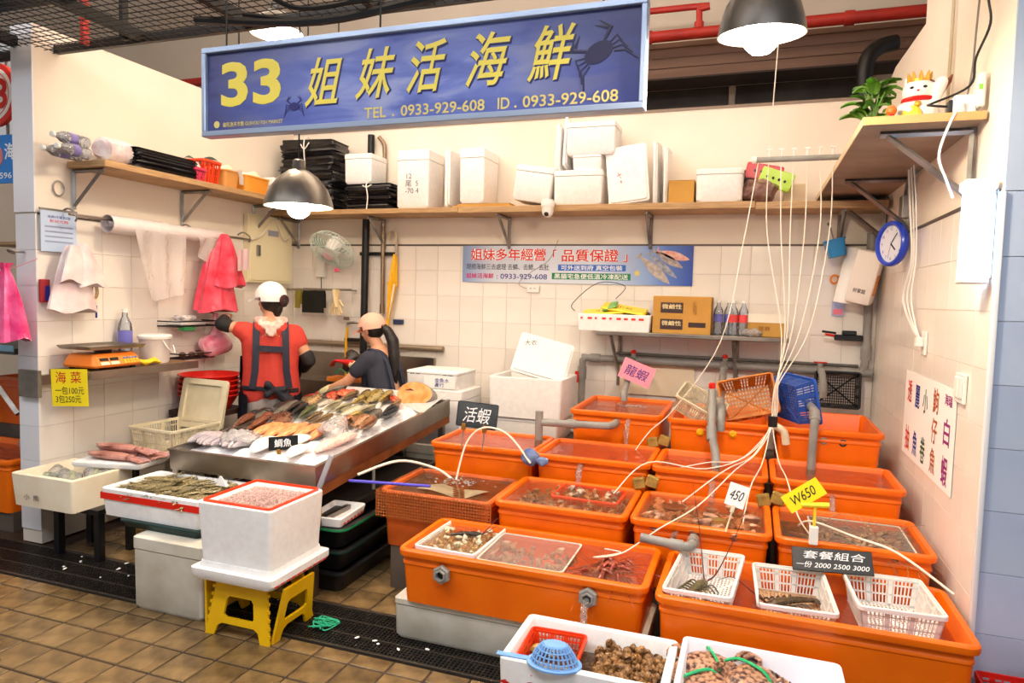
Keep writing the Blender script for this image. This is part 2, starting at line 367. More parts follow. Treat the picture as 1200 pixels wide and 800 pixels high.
# black grid ceiling over the aisle
cg = tag(bpy.data.objects.new('ceiling_grid', None), kind='structure'); C.objects.link(cg); cg.location = (0, 0, 3.0)
bx('frame_bar', (-6, .8, 3.09, 3.13, 0, .045), darkm, cg)
bx('frame_bar', (-6, .8, 2.5, 2.66, .05, .16), darkm, cg)
bx('frame_bar', (-6, .8, 1.5, 1.55, .02, .08), darkm, cg)
for x in (-5.05, -4.2, -3.38, -2.62, -1.85, -1.1, -.3): bx('joist', (x-.022, x+.022, 1.5, 3.12, .005, .06), darkm, cg)
wm = new()
for k in range(120): box(wm, -6+k*.056-.002, -6+k*.056+.002, 1.5, 3.1, -.004, 0)
for k in range(29): box(wm, -6, .8, 1.52+k*.056-.002, 1.52+k*.056+.002, -.006, -.002)
o = O('wire_mesh', wm, darkm, cg, smooth=0); o['kind'] = 'stuff'
for x, m_ in ((-3.75, red), (-3.45, darkm), (-1.6, red), (-1.35, darkm), (-1.0, darkm)):
    bx('hanger', (x-.014, x+.014, 3.02, 3.06, 0, 1.6), m_, cg)
for k, (x, y) in enumerate(((-4.0, 4.0), (-3.9, 4.4), (-3.85, 4.7), (-3.8, 5.1))):
    tag(O('threaded_rod', tube(new(), [(x, y+.6, 3.05), (x, y+.6, 4.6)], .006, 6), darkm), 'thin threaded rod hanging from the hall ceiling behind the left partition', 'rod', 'ceiling rods')
for k, (dy, dz, r) in enumerate(((0, 0, .02), (.05, .03, .014), (-.04, .05, .012))):
    pts = smoothpts([(-2.7+.25*k, 2.8+dy, 2.94+dz*.6), (-2.0, 2.85+dy, 2.88+dz*.9), (-1.2, 2.8+dy, 2.91+dz*.6), (-.2, 2.85+dy, 2.95+dz*.6)], 6)
    tag(O('power_cable', tube(new(), pts, r, 7), blackp), ('thick black cable', 'thinner black cable', 'thinnest black cable')[k]+' sagging under the ceiling grid above the blue stall sign', 'cable')
# ---------------------------------------------------------------- shelves
def bracket(parent, y, z, out, drop, ax, wallc, s):
    """steel angle bracket: wall leg, arm, brace. ax 'x': shelf runs along x (wall at y), 'y': runs along y (wall at x)"""
    g = galv
    def pt(a, b, c): return (a, b, c) if ax == 'y' else (b, a, c)
    def bar(p, q, w=.014):
        return tube(new(), [p, q], w, 4)
    br = O('bracket', bar(pt(wallc+s*.012, y, z), pt(wallc+s*.012, y, z-drop)), g, parent)
    O('bracket_arm', bar(pt(wallc+s*.012, y, z-.014), pt(wallc+s*(out-.03), y, z-.014)), g, br)
    O('bracket_brace', bar(pt(wallc+s*.012, y, z-drop+.02), pt(wallc+s*(out-.06), y, z-.02)), g, br)
sh = T('wall_shelf', 'long plywood shelf on steel brackets along the left wall carrying bags and baskets', 'shelf', (0, 0, 0))
bx('board', (XL+.004, -3.75, 3.16, 5.02, 2.325, 2.365), wood, sh, .003)
for y in (3.2, 4.07, 4.85): bracket(sh, y, 2.325, .3, .25, 'y', XL, 1)
sh2 = T('wall_shelf', 'long plywood shelf on steel brackets along the back wall loaded with white foam boxes', 'shelf', (0, 0, 0))
bx('board', (XL+.004, -2.25, 5.04, 5.395, 2.255, 2.295), wood, sh2, .003)
bx('board', (-2.248, -.02, 5.045, 5.395, 2.25, 2.298), wood, sh2, .003)
bx('board', (-.018, .80, 5.05, 5.395, 2.24, 2.29), wood, sh2, .003)
for x in (-4.0, -3.1, -1.93, -.77, .55): bracket(sh2, x, 2.25, .33, .26, 'x', DB, -1)
sh3 = T('corner_shelf', 'deep plywood shelf on grey brackets high on the right wall with figurine and plant', 'shelf', (0, 0, 0))
bx('board', (.39, XR-.004, 3.15, 5.36, 2.33, 2.362), woodu, sh3, .002)
bx('edge_band', (.386, .39, 3.15, 5.36, 2.33, 2.362), M('pale_edge_band', (226, 200, 160), .5), sh3)
bx('edge_band', (.386, XR-.004, 3.146, 3.15, 2.33, 2.362), M('pine_edge', (196, 150, 96), .5), sh3)
for y in (3.28, 4.45, 5.2): bracket(sh3, y, 2.33, .38, .30, 'y', XR, -1)
sh4 = T('steel_shelf', 'low stainless shelf on the back wall holding cartons and water bottles', 'shelf', (0, 0, 0))
b = new(); box(b, -1.1, .24, 5.05, 5.39, 1.33, 1.36, .004); O('board', b, steel, sh4)
for x in (-.98, -.1):
    br = O('bracket', tube(new(), [(x, 5.385, 1.33), (x, 5.385, .92)], .016, 4), galv, sh4)
    O('bracket_brace', tube(new(), [(x-.02, 5.12, 1.32), (x, 5.37, 1.02)], .014, 4), galv, br)
# electric tap: narrow ledge with the scale on the left wall
lg = T('wall_ledge', 'narrow worn board ledge on the left wall holding the orange scale', 'shelf', (0, 0, 0))
bx('board', (XL+.004, -3.72, 3.02, 3.86, 1.05, 1.08), M('worn_ledge_wood', (150, 112, 76), .55, col2=(110, 80, 52), scale=6), lg, .003)
bx('steel_edge', (-3.722, -3.712, 3.02, 3.86, 1.035, 1.085), steel, lg)
bx('end_plate', (-4.2, -4.03, 2.925, 2.95, .915, 1.08), M('dull_zinc', (140, 132, 122), .5, .7, col2=(110, 100, 90), scale=8), lg, .003)
bx('support_rail', (XL+.004, -4.03, 2.95, 3.86, .99, 1.05), steel, lg)

# ---------------------------------------------------------------- stall sign
def sign_mat():
    m = bpy.data.materials.new('printed_sea_scene'); m.use_nodes = True; nt = m.node_tree; L = nt.links.new; b = nt.nodes['Principled BSDF']; b.inputs['Roughness'].default_value = .3
    tc = nd(nt, 'ShaderNodeTexCoord'); mp = nd(nt, 'ShaderNodeMapping'); mp.inputs['Scale'].default_value = (1.1, 1, 4.2); L(tc.outputs['Object'], mp.inputs[0])
    n = nd(nt, 'ShaderNodeTexNoise'); n.inputs['Scale'].default_value = 2.3; n.inputs['Detail'].default_value = 6; n.inputs['Distortion'].default_value = .6; L(mp.outputs[0], n.inputs[0])
    r = nd(nt, 'ShaderNodeValToRGB'); e = r.color_ramp.elements; e[0].position = .3; e[0].color = lin((70, 84, 160)); e[1].position = .72; e[1].color = lin((176, 184, 222))
    k = e.new(.5); k.color = lin((108, 122, 192)); L(n.outputs[0], r.inputs[0])
    sp = nd(nt, 'ShaderNodeSeparateXYZ'); L(tc.outputs['Object'], sp.inputs[0])
    a = nd(nt, 'ShaderNodeMath', operation='ABSOLUTE'); L(sp.outputs['X'], a.inputs[0])
    mr = nd(nt, 'ShaderNodeMapRange'); mr.inputs['From Min'].default_value = .35; mr.inputs['From Max'].default_value = 1.1; L(a.outputs[0], mr.inputs[0])
    ad = nd(nt, 'ShaderNodeMath', operation='ADD'); L(mr.outputs[0], ad.inputs[0])
    mz = nd(nt, 'ShaderNodeMapRange'); mz.inputs['From Min'].default_value = .05; mz.inputs['From Max'].default_value = .22; mz.inputs['To Max'].default_value = .4; L(sp.outputs['Z'], mz.inputs[0]); L(mz.outputs[0], ad.inputs[1])
    n3 = nd(nt, 'ShaderNodeMath', operation='MULTIPLY_ADD'); n3.inputs[1].default_value = 1.2; n3.inputs[2].default_value = -.62; L(n.outputs[0], n3.inputs[0])
    ad2 = nd(nt, 'ShaderNodeMath', operation='ADD', use_clamp=True); L(ad.outputs[0], ad2.inputs[0]); L(n3.outputs[0], ad2.inputs[1])
    mx = nd(nt, 'ShaderNodeMix', data_type='RGBA'); L(ad2.outputs[0], mx.inputs['Factor']); L(r.outputs[0], mx.inputs['A']); mx.inputs['B'].default_value = lin((54, 54, 106)); L(mx.outputs['Result'], b.inputs['Base Color'])
    return m
sg = T('stall_sign', 'large blue framed hanging sign with yellow number 33 and yellow characters', 'sign', (-1.43, 2.6, 2.5))
bx('panel', (-1.0, 1.0, -.012, .012, -.185, .185), sign_mat(), sg)
fr = M('silver_blue_frame', (172, 188, 214), .35, .5)
for d in ((-1.02, 1.02, -.03, .03, -.2, -.175), (-1.02, 1.02, -.03, .03, .175, .2)): bx('frame_rail', d, fr, sg, .003)
for d in ((-1.02, -.998, -.03, .03, -.176, .176), (.998, 1.02, -.03, .03, -.176, .176)): bx('frame_rail', d, fr, sg, .003)
yel = M('yellow_print', (232, 212, 84), .4); yel2 = M('pale_yellow_print', (226, 206, 120), .4); navy = M('navy_print', (34, 36, 92), .4)
yo = -.0135
text('33', yel, sg, w=.33, h=.2, loc=(-.755, yo, .03), bold=.03)
for ch, x, z, w in (('姐', -.37, .005, .19), ('妹', -.115, .02, .19), ('活', .125, .03, .18), ('海', .395, .035, .19), ('鮮', .655, .035, .19)):
    text(ch, navy, sg, h=.215, w=w*1.04, loc=(x+.004, yo+.0004, z-.004), bold=.03, shear=.28)
    text(ch, yel, sg, h=.21, w=w, loc=(x, yo, z), bold=.016, shear=.28)
text('TEL', yel2, sg, w=.105, h=.044, loc=(-.112, yo, -.142), bold=.012); text('.', yel2, sg, h=.01, loc=(-.026, yo, -.158), bold=.012); text('0933-929-608', yel2, sg, w=.375, h=.045, loc=(.197, yo, -.142), bold=.012)
text('ID', yel2, sg, w=.05, h=.044, loc=(.465, yo, -.142), bold=.012); text('.', yel2, sg, h=.01, loc=(.515, yo, -.158), bold=.012); text('0933-929-608', yel2, sg, w=.375, h=.045, loc=(.732, yo, -.142), bold=.012)
text('龜吼漁夫市集 GUIHOU FISH MARKET', yel2, sg, w=.33, h=.022, loc=(-.745, yo, -.148), bold=.01)
b = new(); lathe(b, [(.016, 0), (.016, .001)], 16); O('emblem', b, yel2, sg, (-.945, yo+.0005, -.145), (PI/2, 0, 0))
def crab_print(parent, x, z, s, rot, mat):
    b = new()
    prism(b, [(s*.34*math.cos(a), s*.22*math.sin(a)) for a in [k*PI/8 for k in range(16)]], 0, .001)
    for sx in (-1, 1):
        for k in range(4):
            a = -.55+.35*k
            tube(b, [(sx*s*.3, s*(.05-.07*k), 0), (sx*s*(.52), s*(.12-.13*k), 0), (sx*s*(.55+.04*k), s*(-.1-.16*k), 0)], s*.022, 4, flat=.1)
        tube(b, [(sx*s*.22, s*.16, 0), (sx*s*.48, s*.34, 0), (sx*s*.34, s*.6, 0)], [s*.04, s*.06, s*.01], 5, flat=.1)
        tube(b, [(sx*s*.42, s*.36, 0), (sx*s*.2, s*.56, 0)], [s*.05, s*.01], 5, flat=.1)
    return O('printed_crab', b, mat, parent, (x, yo, z), (PI/2, rot, 0), 0)
pr_dark = M('dark_blue_print', (40, 40, 104), .4)
crab_print(sg, -.52, -.09, .08, 0, pr_dark); crab_print(sg, .84, .02, .17, -.5, M('deep_blue_print', (34, 30, 70), .4))
for x in (-.9, -.1, .85): O('hanging_wire', tube(new(), [(x, 0, .2), (x, .0, .51)], .004, 6), darkm, sg)

# ---------------------------------------------------------------- pendant lamps
def bulbm(e): return M('lit_bulb_%d' % e, (255, 235, 204), .4, emit=e)
def lamp(name, label, loc, d, hgt, wire, tilt=(0, 0, 0), outer=None, power=330, wname='lamp_cord'):
    t = T(name, label, 'lamp', loc, group='pendant lamps', rot=tilt)
    o_ = outer or M('dark_bronze_shade', (88, 82, 76), .35, .6)
    R = d/2
    b = new(); n = 32
    prof = [(.03, hgt), (.05, hgt*.97), (R*.55, hgt*.8), (R*.82, hgt*.5), (R*.95, hgt*.2), (R, 0), (R-.004, 0), (R*.93, hgt*.2), (R*.8, hgt*.48), (R*.53, hgt*.77), (.03, hgt*.94)]
    lathe(b, prof, n, cap0=True, cap1=True); O('lamp_shade', b, o_, t)
    b = new(); lathe(b, [(.03, hgt*.93), (R*.52, hgt*.765), (R*.79, hgt*.475), (R*.92, hgt*.2), (R*.985, .001)], n, cap0=True, cap1=False)
    O('shade_lining', b, M('white_enamel_lining', (250, 246, 238), .4), t)
    b = new(); lathe(b, [(.022, hgt+.05), (.03, hgt+.045), (.034, hgt), (.03, hgt-.01)], 14); O('lamp_cap', b, o_, t)
    b = new(); lathe(b, [(.02, hgt*.62), (.03, hgt*.5), (.055, hgt*.18), (.062, hgt*.0), (.052, -hgt*.18), (.03, -hgt*.28), (.004, -hgt*.31)], 16); O('bulb', b, bulbm(power), t)
    O(wname, tube(new(), [(0, 0, hgt+.04), (0, 0, wire)], .004, 6), blackp, t)
    return t
lamp('pendant_lamp', 'dark dome pendant lamp with lit bulb hanging in front of the red pipe', (-.016, 2.52, 2.5), .29, .2, .65, (.1, 0, 0))
lamp('pendant_lamp', 'grey dome pendant lamp with lit bulb hanging low below the blue sign', (-2.23, 3.0, 2.03), .35, .19, 1.0, outer=M('grey_steel_shade', (130, 122, 112), .35, .7), power=130)
lamp('pendant_lamp', 'small pendant lamp with glaring bulb hanging high above the blue sign', (-2.61, 3.3, 3.045), .3, .12, 1.5, power=240)

# ---------------------------------------------------------------- banner on the back wall
bn = T('wall_banner', 'wide light blue printed banner with red headline characters and fish picture', 'banner', (-1.395, DB-.008, 1.865))
def banner_mat():
    m = bpy.data.materials.new('printed_banner_blue'); m.use_nodes = True; nt = m.node_tree; L = nt.links.new; b = nt.nodes['Principled BSDF']; b.inputs['Roughness'].default_value = .35
    tc = nd(nt, 'ShaderNodeTexCoord'); sp = nd(nt, 'ShaderNodeSeparateXYZ'); L(tc.outputs['Generated'], sp.inputs[0])
    r = nd(nt, 'ShaderNodeValToRGB'); e = r.color_ramp.elements; e[0].position = 0; e[0].color = lin((128, 152, 196)); e[1].position = 1; e[1].color = lin((38, 72, 168))
    for p, c in ((.15, (206, 210, 222)), (.6, (216, 222, 236)), (.8, (150, 176, 222)), (.9, (90, 124, 200))): k = e.new(p); k.color = lin(c)
    L(sp.outputs['X'], r.inputs[0]); L(r.outputs[0], b.inputs['Base Color']); return m
bx('panel', (-.95, .95, -.003, .006, -.152, .152), banner_mat(), bn, .001)
ra = M('red_print', (222, 46, 34), .5); wpr = M('white_print', (250, 250, 250), .5); bl_ = M('blue_label_print', (48, 110, 206), .5); gr_ = M('green_label_print', (26, 130, 88), .5); mag = M('magenta_print', (200, 40, 110), .5); dpr = M('dark_print', (58, 56, 72), .5); bpr = M('blue_print', (58, 52, 140), .5)
for o_, m_, bd in ((.0008, wpr, .055), (0, ra, .022)):
    text('姐妹多年經營', m_, bn, w=.66, h=.1, loc=(-.545, -.004+o_, .08), bold=bd)
    text('品質保證', m_, bn, w=.46, h=.1, loc=(.15, -.004+o_, .075), bold=bd); text('「', m_, bn, h=.06, loc=(-.14, -.004+o_, .09), bold=bd); text('」', m_, bn, h=.06, loc=(.435, -.004+o_, .055), bold=bd)
text('現撈海鮮三去處理 去鱗、去鰓、去肚', dpr, bn, w=.73, h=.05, loc=(-.55, -.004, -.022), bold=.006)
text('姐妹活海鮮', mag, bn, w=.25, h=.045, loc=(-.79, -.004, -.098), bold=.02)
text(': 0933-929-608', bpr, bn, w=.44, h=.044, loc=(-.42, -.004, -.1), bold=.01)
bx('label_strip', (-.11, .44, -.0035, -.003, -.048, .002), bl_, bn); text('可外送到府 真空包裝', wpr, bn, w=.5, h=.04, loc=(.165, -.0042, -.023), bold=.01)
bx('label_strip', (-.16, .48, -.0035, -.003, -.118, -.066), gr_, bn); text('黑貓宅急便低溫冷凍配送', wpr, bn, w=.6, h=.042, loc=(.16, -.0042, -.092), bold=.01)
b = new()
for k in range(9):
    a = k*2*PI/9; prism(b, [(.53+.03*math.cos(a), -.06+.03*math.sin(a)), (.53+.015*math.cos(a+.5), -.06+.015*math.sin(a+.5)), (.53, -.06)], 0, .0006)
O('printed_flower', b, M('yellow_flower_print', (240, 214, 60), .5), bn, (0, -.0032, 0), (PI/2, 0, 0), 0)
def fishprint(x, z, L_, wd, ang, mat, nm='printed_fish'):
    P = []
    for k in range(21):
        t = k/20; P.append((L_*(t-.5), wd*math.sin(PI*min(1, t*1.08))**.8*(.5) if t < .93 else wd*(.12+.4*(t-.93)/.07)))
    poly = P+[(x_, -y_) for x_, y_ in P[::-1]]
    b = new(); prism(b, poly, 0, .0006); return O(nm, b, mat, bn, (x, -.0034, z), (PI/2, -ang, 0), 0)
fishprint(.66, -.03, .33, .075, math.radians(138), M('silver_fish_print', (206, 192, 180), .5, col2=(150, 140, 140), scale=30))
fishprint(.72, .0, .30, .05, math.radians(140), M('blue_fish_print', (120, 130, 150), .5, col2=(190, 190, 195), scale=30))
fishprint(.76, .05, .27, .06, math.radians(150), M('grey_fish_print', (190, 176, 170), .5, col2=(120, 110, 110), scale=30))
fishprint(.8, .08, .26, .06, math.radians(165), M('pink_fish_print', (226, 150, 132), .5, col2=(240, 210, 200), scale=30))

# ---------------------------------------------------------------- orange tanks
PL = M('plinth_concrete', (96, 84, 74), .7, col2=(74, 64, 56), scale=5)
for d in ((-1.8, .76, 3.24, 3.72, -.01, .24), (-1.8, .76, 3.76, 4.26, -.01, .38), (-1.9, .76, 4.29, 5.3, -.01, .53)): bx('plinth', d, PL, fl)
TK = {}
def tank(key, label, x0, x1, y0, y1, rim, base, level, mat=orange, wmat=water, wl='clear', flr=None):
    t = T('holding_tank', label, 'tank', ((x0+x1)/2, (y0+y1)/2, base), group='orange holding tanks')
    w, d, h = x1-x0, y1-y0, rim-base
    O('tub', tubbm(w, d, h, .012, .014, .019, .03, .03, 5), mat, t)
    b = new(); hh = h-.05; k = 1-hh/h
    # moulded band under the rim
    loft(b, [rr(w-.042, d-.042, .03, h-.075, 5), rr(w-.034, d-.034, .03, h-.07, 5), rr(w-.034, d-.034, .03, h-.06, 5), rr(w-.04, d-.04, .03, h-.055, 5)], False, False); O('rim_band', b, mat, t)
    if level:
        b = new(); q = .035*(rim-level)/h
        b.faces.new(ring(rr(w-.06-.8*q, d-.06-.8*q, .02, level, 5), b))
        o = O('water', b, wmat, None, ((x0+x1)/2, (y0+y1)/2, 0), smooth=0); tag(o, wl, 'water', kind='stuff')
    TK[key] = t; return t
tank('A1', 'wide orange tank with hex outlets standing on a dirty foam block', -1.475, -.345, 2.70, 3.19, .45, .2, .425, wl='clear water in the wide tank with two hex outlets')
tank('A2', 'wide orange tank holding three white lattice baskets', -.315, .795, 2.655, 3.19, .45, .12, .372, wl='water around the three white lattice baskets')
tank('B0', 'weathered brown-orange tank of murky water beside the fish table', -1.86, -1.215, 3.2, 3.72, .545, .24, .53, orange_old, brownwater, 'murky brown water beneath the black chalk sign')
tank('B1', 'orange tank with red basket of shellfish under plastic film', -1.2, -.52, 3.195, 3.72, .57, .24, .556, wl='water over the red basket of shellfish')
tank('B2', 'orange tank full of mottled shellfish with grey outlet elbow in front', -.51, .13, 3.195, 3.72, .57, .24, .555, wl='water over mottled shellfish behind the small white price card')
tank('B3', 'orange tank with shrimp under a glass sheet below the yellow price card', .137, .775, 3.195, 3.72, .57, .24, .548, wl='dark water under the glass sheet by the yellow price card')
tank('C0', 'orange tank directly behind the black chalk sign beside the fish table', -1.84, -1.165, 3.76, 4.26, .70, .38, .686, wl='still water behind the black chalk sign')
tank('C1', 'orange tank fed by the grey elbow below the pink paper', -1.16, -.49, 3.74, 4.24, .70, .38, .682, wl='rippling water fed by the grey elbow')
tank('C2', 'orange tank of foaming water under two grey taps with red handles', -.485, .117, 3.73, 4.23, .70, .38, .668, wl='foaming water under the two red handled taps')
tank('C3', 'orange tank of still water below the poster with coloured characters', .125, .755, 3.74, 4.24, .70, .38, .672, wl='still water beside the tiled right wall')
tank('D0', 'small raised orange tank under the pink paper and red tap', -1.10, -.5, 4.3, 5.03, .88, .53, .86, wl='rippling water under the pink paper')
tank('D2', 'raised orange tank holding upturned lattice baskets with two yellow plugs', -.47, .137, 4.27, 4.98, .88, .53, None)
tank('D3', 'raised empty orange tank with the blue basket and two grey plugs', .145, .735, 4.27, 5.0, .88, .53, None)
def hexnut(key, x, z):
    t = TK[key]; b = new(); n = 6
    P0 = [(math.cos(PI/6+k*PI/3), math.sin(PI/6+k*PI/3)) for k in range(6)]
    def rg(r, y, hexa): 
        return [((r*math.cos(a) if not hexa else r*px), y, (r*math.sin(a) if not hexa else r*py)) for k in range(6) for (px, py), a in ((P0[k], PI/6+k*PI/3),)]
    loft(b, [rg(.042, 0, 1), rg(.042, -.02, 1), rg(.038, -.024, 1), rg(.026, -.024, 0), rg(.026, -.034, 0), rg(.02, -.034, 0), rg(.019, .012, 0)])
    o = O('outlet_nut', b, gpvc, t, (x-t.location.x, -.235, z-t.location.z)); o['label'] = 'grey hexagonal outlet nut'
    b = new(); lathe(b, [(.0185, 0), (.0185, .002)], 14); O('outlet_hole', b, blackp, o, (0, -.012, 0), (PI/2, 0, 0))
hexnut('A1', -1.245, .365); hexnut('A1', -.585, .375)
def pipe(name, label, pts, r, mat=gpvc, collars=(), n=12, extra=None):
    t = T(name, label, 'pipe', (0, 0, 0))
    o = O('pipe_run', tube(new(), pts, r, n), mat, t)
    for a, b_ in collars: O('collar', tube(new(), [a, b_], r*1.25, n), mat, t)
    return t
pipe('outlet_elbow', 'grey plastic outlet elbow pointing sideways from the mottled shellfish tank', smoothpts([(-.21, 3.21, .515), (-.205, 3.12, .518), (-.22, 3.06, .52), (-.26, 3.05, .522), (-.43, 3.05, .535)], 4), .021, collars=(((-.208, 3.16, .517), (-.205, 3.11, .518)), ((-.245, 3.051, .521), (-.30, 3.05, .525))))
pipe('outlet_elbow', 'grey plastic elbow leading from the small raised tank to an upright stub', smoothpts([(-.79, 4.33, .815), (-.79, 4.25, .815), (-.81, 4.2, .812), (-.86, 4.19, .81), (-1.24, 4.18, .80)], 4), .024, collars=(((-1.02, 4.185, .806), (-1.08, 4.183, .805)),))
pipe('standpipe', 'short upright grey pipe stub beside the white foam box', [(-1.262, 4.18, .55), (-1.262, 4.18, .87)], .026)
for k, (x, z) in enumerate(((-.27, .805), (-.08, .81))):
    b = new(); lathe(b, [(.022, 0), (.022, .012), (.012, .02)], 14); t = TK['D2']; O('drain_plug', b, yellowp, t, (x-t.location.x, -.335, z-t.location.z), (PI/2, 0, 0))
for k, (x, z) in enumerate(((.42, .815), (.52, .812))):
    b = new(); lathe(b, [(.022, 0), (.022, .008), (.014, .01), (.01, .006)], 14); t = TK['D3']; O('drain_plug', b, galv if k == 0 else M('dark_plug', (70, 66, 62), .4, .6), t, (x-t.location.x, -.337, z-t.location.z), (PI/2, 0, 0))
spm = M('old_sponge', (168, 136, 66), .95, col2=(120, 92, 40), scale=18, bump=.6, bscale=50)
for x, y, z, lb in ((-.94+.43, 4.235, .735, 'small raised tank and the basket tank'), (-.505, 3.7, .615, 'red basket tank and the mottled shellfish tank'), (.13, 3.7, .6, 'mottled shellfish tank and the glass sheet tank')):
    b = new()
    for s_ in (-1, 1):
        q = new(); box(q, -.032, .032, -.02, .02, -.03, .03, .006, 1); me_ = mesh('tmp', q, None, 0)
        for v in me_.vertices: v.co = Matrix.Rotation(s_*.25, 4, 'Y') @ v.co + Vector((s_*.034, 0, s_*.008))
        b.from_mesh(me_); bpy.data.meshes.remove(me_)
    tag(O('sponge_wedge', b, spm, None, (x, y, z)), 'torn brown sponge wedged between the '+lb, 'sponge')

# ---------------------------------------------------------------- foam boxes
def fbox(name, label, x, y, z, w, d, h, mat=foam, rz=0, t=.028, lip=0, open_=True, cat='box', rot=None, r=.02):
    o = T(name, label, cat, (x, y, z), rz, 'foam boxes', rot)
    if open_: O('tray', tubbm(w, d, h, t, .012, lip, .03 if lip else .02, r, 3), mat, o)
    else:
        hb = h*.82
        b = new(); loft(b, [rr(w-.03, d-.03, r, 0, 3), rr(w-.006, d-.006, r, .02, 3), rr(w, d, r, hb, 3)]); O('tray', b, mat, o)
        b = new(); loft(b, [rr(w-.004, d-.004, r, hb+.002, 3), rr(w+.006, d+.006, r, hb+.006, 3), rr(w+.006, d+.006, r, h-.006, 3), rr(w-.008, d-.008, r, h, 3)]); O('lid', b, mat, o)
    return o
# boxes on the back shelf
ZS = 2.297
def scrawl(parent, chars, loc, h, mat=inkblack, rot=(PI/2, 0, 0), w=None, bold=.004): return text(chars, mat, parent, h=h, w=w, loc=loc, rot=rot, bold=bold, name='handwriting')
o = fbox('foam_box', 'small plain foam box sitting on a bundle of folded black bags', -3.2, 5.23, 2.515, .26, .27, .25, open_=False)
o = fbox('foam_box', 'tall closed foam box with faint handwritten characters in black marker', -2.67, 5.22, ZS, .29, .3, .47, open_=False)
scrawl(o, '12\n尾  5\n-70 4', (.0, -.153, .2), .16, M('grey_marker', (120, 120, 130), .7), bold=.002)
o = fbox('foam_box', 'tall foam box standing on a flat piece of cardboard', -2.14, 5.22, ZS+.028, .21, .33, .43, open_=False)
tag(bx('cardboard_sheet', (-2.3, -1.8, 5.06, 5.38, ZS, ZS+.012), card), 'flat cardboard and paper lying on the shelf under a tall foam box', 'cardboard')
bx('paper_fold', (-2.26, -1.82, 5.07, 5.36, ZS+.013, ZS+.026), card, bpy.data.objects['cardboard_sheet'])
fbox('foam_box', 'tilted foam box leaning against its neighbour on the back shelf', -1.66, 5.22, ZS+.035, .3, .3, .27, rot=(0, math.radians(9), 0), open_=False)
fbox('foam_box', 'closed foam box directly behind the white dome camera', -1.285, 5.22, ZS, .37, .3, .26, open_=False)
fbox('foam_box', 'narrow foam box sandwiched between two larger foam boxes', -1.225, 5.22, ZS+.262, .22, .26, .11, open_=False)
fbox('foam_box', 'topmost foam box crowning the highest pile on the shelf', -1.2, 5.22, ZS+.374, .37, .28, .24, open_=False)
fbox('foam_box', 'rounded foam box between the brown carton and the snack packets', -.265, 5.21, ZS, .32, .28, .235, open_=False, r=.04)
def lid(label, x, y, z, w, d, t, rot, ink=None, mat=foam):
    o = T('foam_slab', label, 'foam lid', (x, y, z), group='loose foam lids', rot=rot)
    b = new(); loft(b, [rr(w, d, .02, 0, 3), rr(w, d, .02, t*.6, 3), rr(w-.03, d-.03, .02, t*.62, 3), rr(w-.034, d-.034, .02, t, 3)]); O('slab', b, mat, o); return o
o = lid('upright foam lid with red printed strip beside the tall handwritten box', -2.375, 5.22, ZS+.235, .3, .46, .035, (PI/2, 0, PI/2))
text('海鮮', ra, o, w=.02, h=.07, loc=(.05, .06, -.001), rot=(PI, 0, PI/2), bold=.01)
bx('red_strip', (.03, .05, -.2, -.13, -.0012, 0), ra, o)
lid('thin foam lid leaning on the pile beside the topmost box', -1.47, 5.22, ZS+.43, .24, .36, .03, (PI/2, math.radians(8), PI/2))
lid('second thin foam lid leaning outermost on the pile', -1.42, 5.26, ZS+.48, .24, .38, .03, (PI/2, math.radians(8), PI/2))
o = lid('broad foam lid with scribbles and red marks leaning on the shelf', -.92, 5.13, ZS+.22, .3, .43, .03, (math.radians(84), math.radians(-7), 0))
text('海鮮\n冷藏', M('pale_blue_print', (206, 212, 228), .6), o, w=.12, h=.2, loc=(.02, .04, .031), rot=(0, 0, .15))
text('十\n*', ra, o, w=.035, h=.09, loc=(-.05, -.02, .032), rot=(0, 0, .4), bold=.01)
# the lid faces out towards the aisle
lid('thin foam lid on edge next to the scribbled lid', -.73, 5.24, ZS+.232, .28, .46, .028, (PI/2, math.radians(-9), PI/2))
lid('thin foam lid on edge against the brown carton', -.655, 5.24, ZS+.21, .28, .42, .028, (PI/2, math.radians(-9), PI/2))
t = T('carton', 'plain brown cardboard carton between the leaning lids and a rounded box', 'carton', (-.525, 5.22, ZS)); bx('body', (-.09, .09, -.13, .14, 0, .16), card, t, .003); bx('flap', (-.09, .09, -.13, 0, .161, .164), card, t); bx('flap', (-.09, .09, .002, .14, .161, .164), card, t)
# black bag bundles
bagk = M('black_bag_film', (24, 22, 24), .22, bump=.5, bscale=18)
def bundle(label, x0, x1, y0, y1, z0, z1, n, ang=0):
    t = T('bag_bundle', label, 'bag bundle', ((x0+x1)/2, (y0+y1)/2, z0), ang); w, d, h = x1-x0, y1-y0, z1-z0
    for k in range(n):
        b = new(); hh = h/n
        loft(b, [rr(w-random.uniform(.01, .05), d-random.uniform(.0, .04), .03, k*hh+z_*hh*.96, 3, random.uniform(-.008, .008), 0) for z_ in (0, .35, .7, 1)]); [setattr(v, 'co', v.co+Vector((.012*math.sin(v.co.y*40+k*2), .012*math.sin(v.co.x*35+k), .006*math.sin(v.co.x*30+v.co.y*25+k)))) for v in b.verts]; O('folded_bag', b, bagk, t)
    st = M('white_string', (232, 226, 218), .7)
    O('string', tube(new(), smoothpts([(0, -d/2-.006, .002), (.01, -d/2-.008, h*.5), (-.005, -d/2-.004, h+.003), (0, 0, h+.006), (0, d/2, h)], 4), .005, 5), st, t)
    O('string_knot', tube(new(), smoothpts([(-.04, -d/2-.006, h*.93), (0, -d/2-.012, h*.86), (.045, -d/2-.006, h*.95)], 4), .005, 5), st, t)
    return t
bundle('low bundle of folded black bags tied with white string', -3.33, -2.86, 5.08, 5.36, 2.297, 2.51, 7)
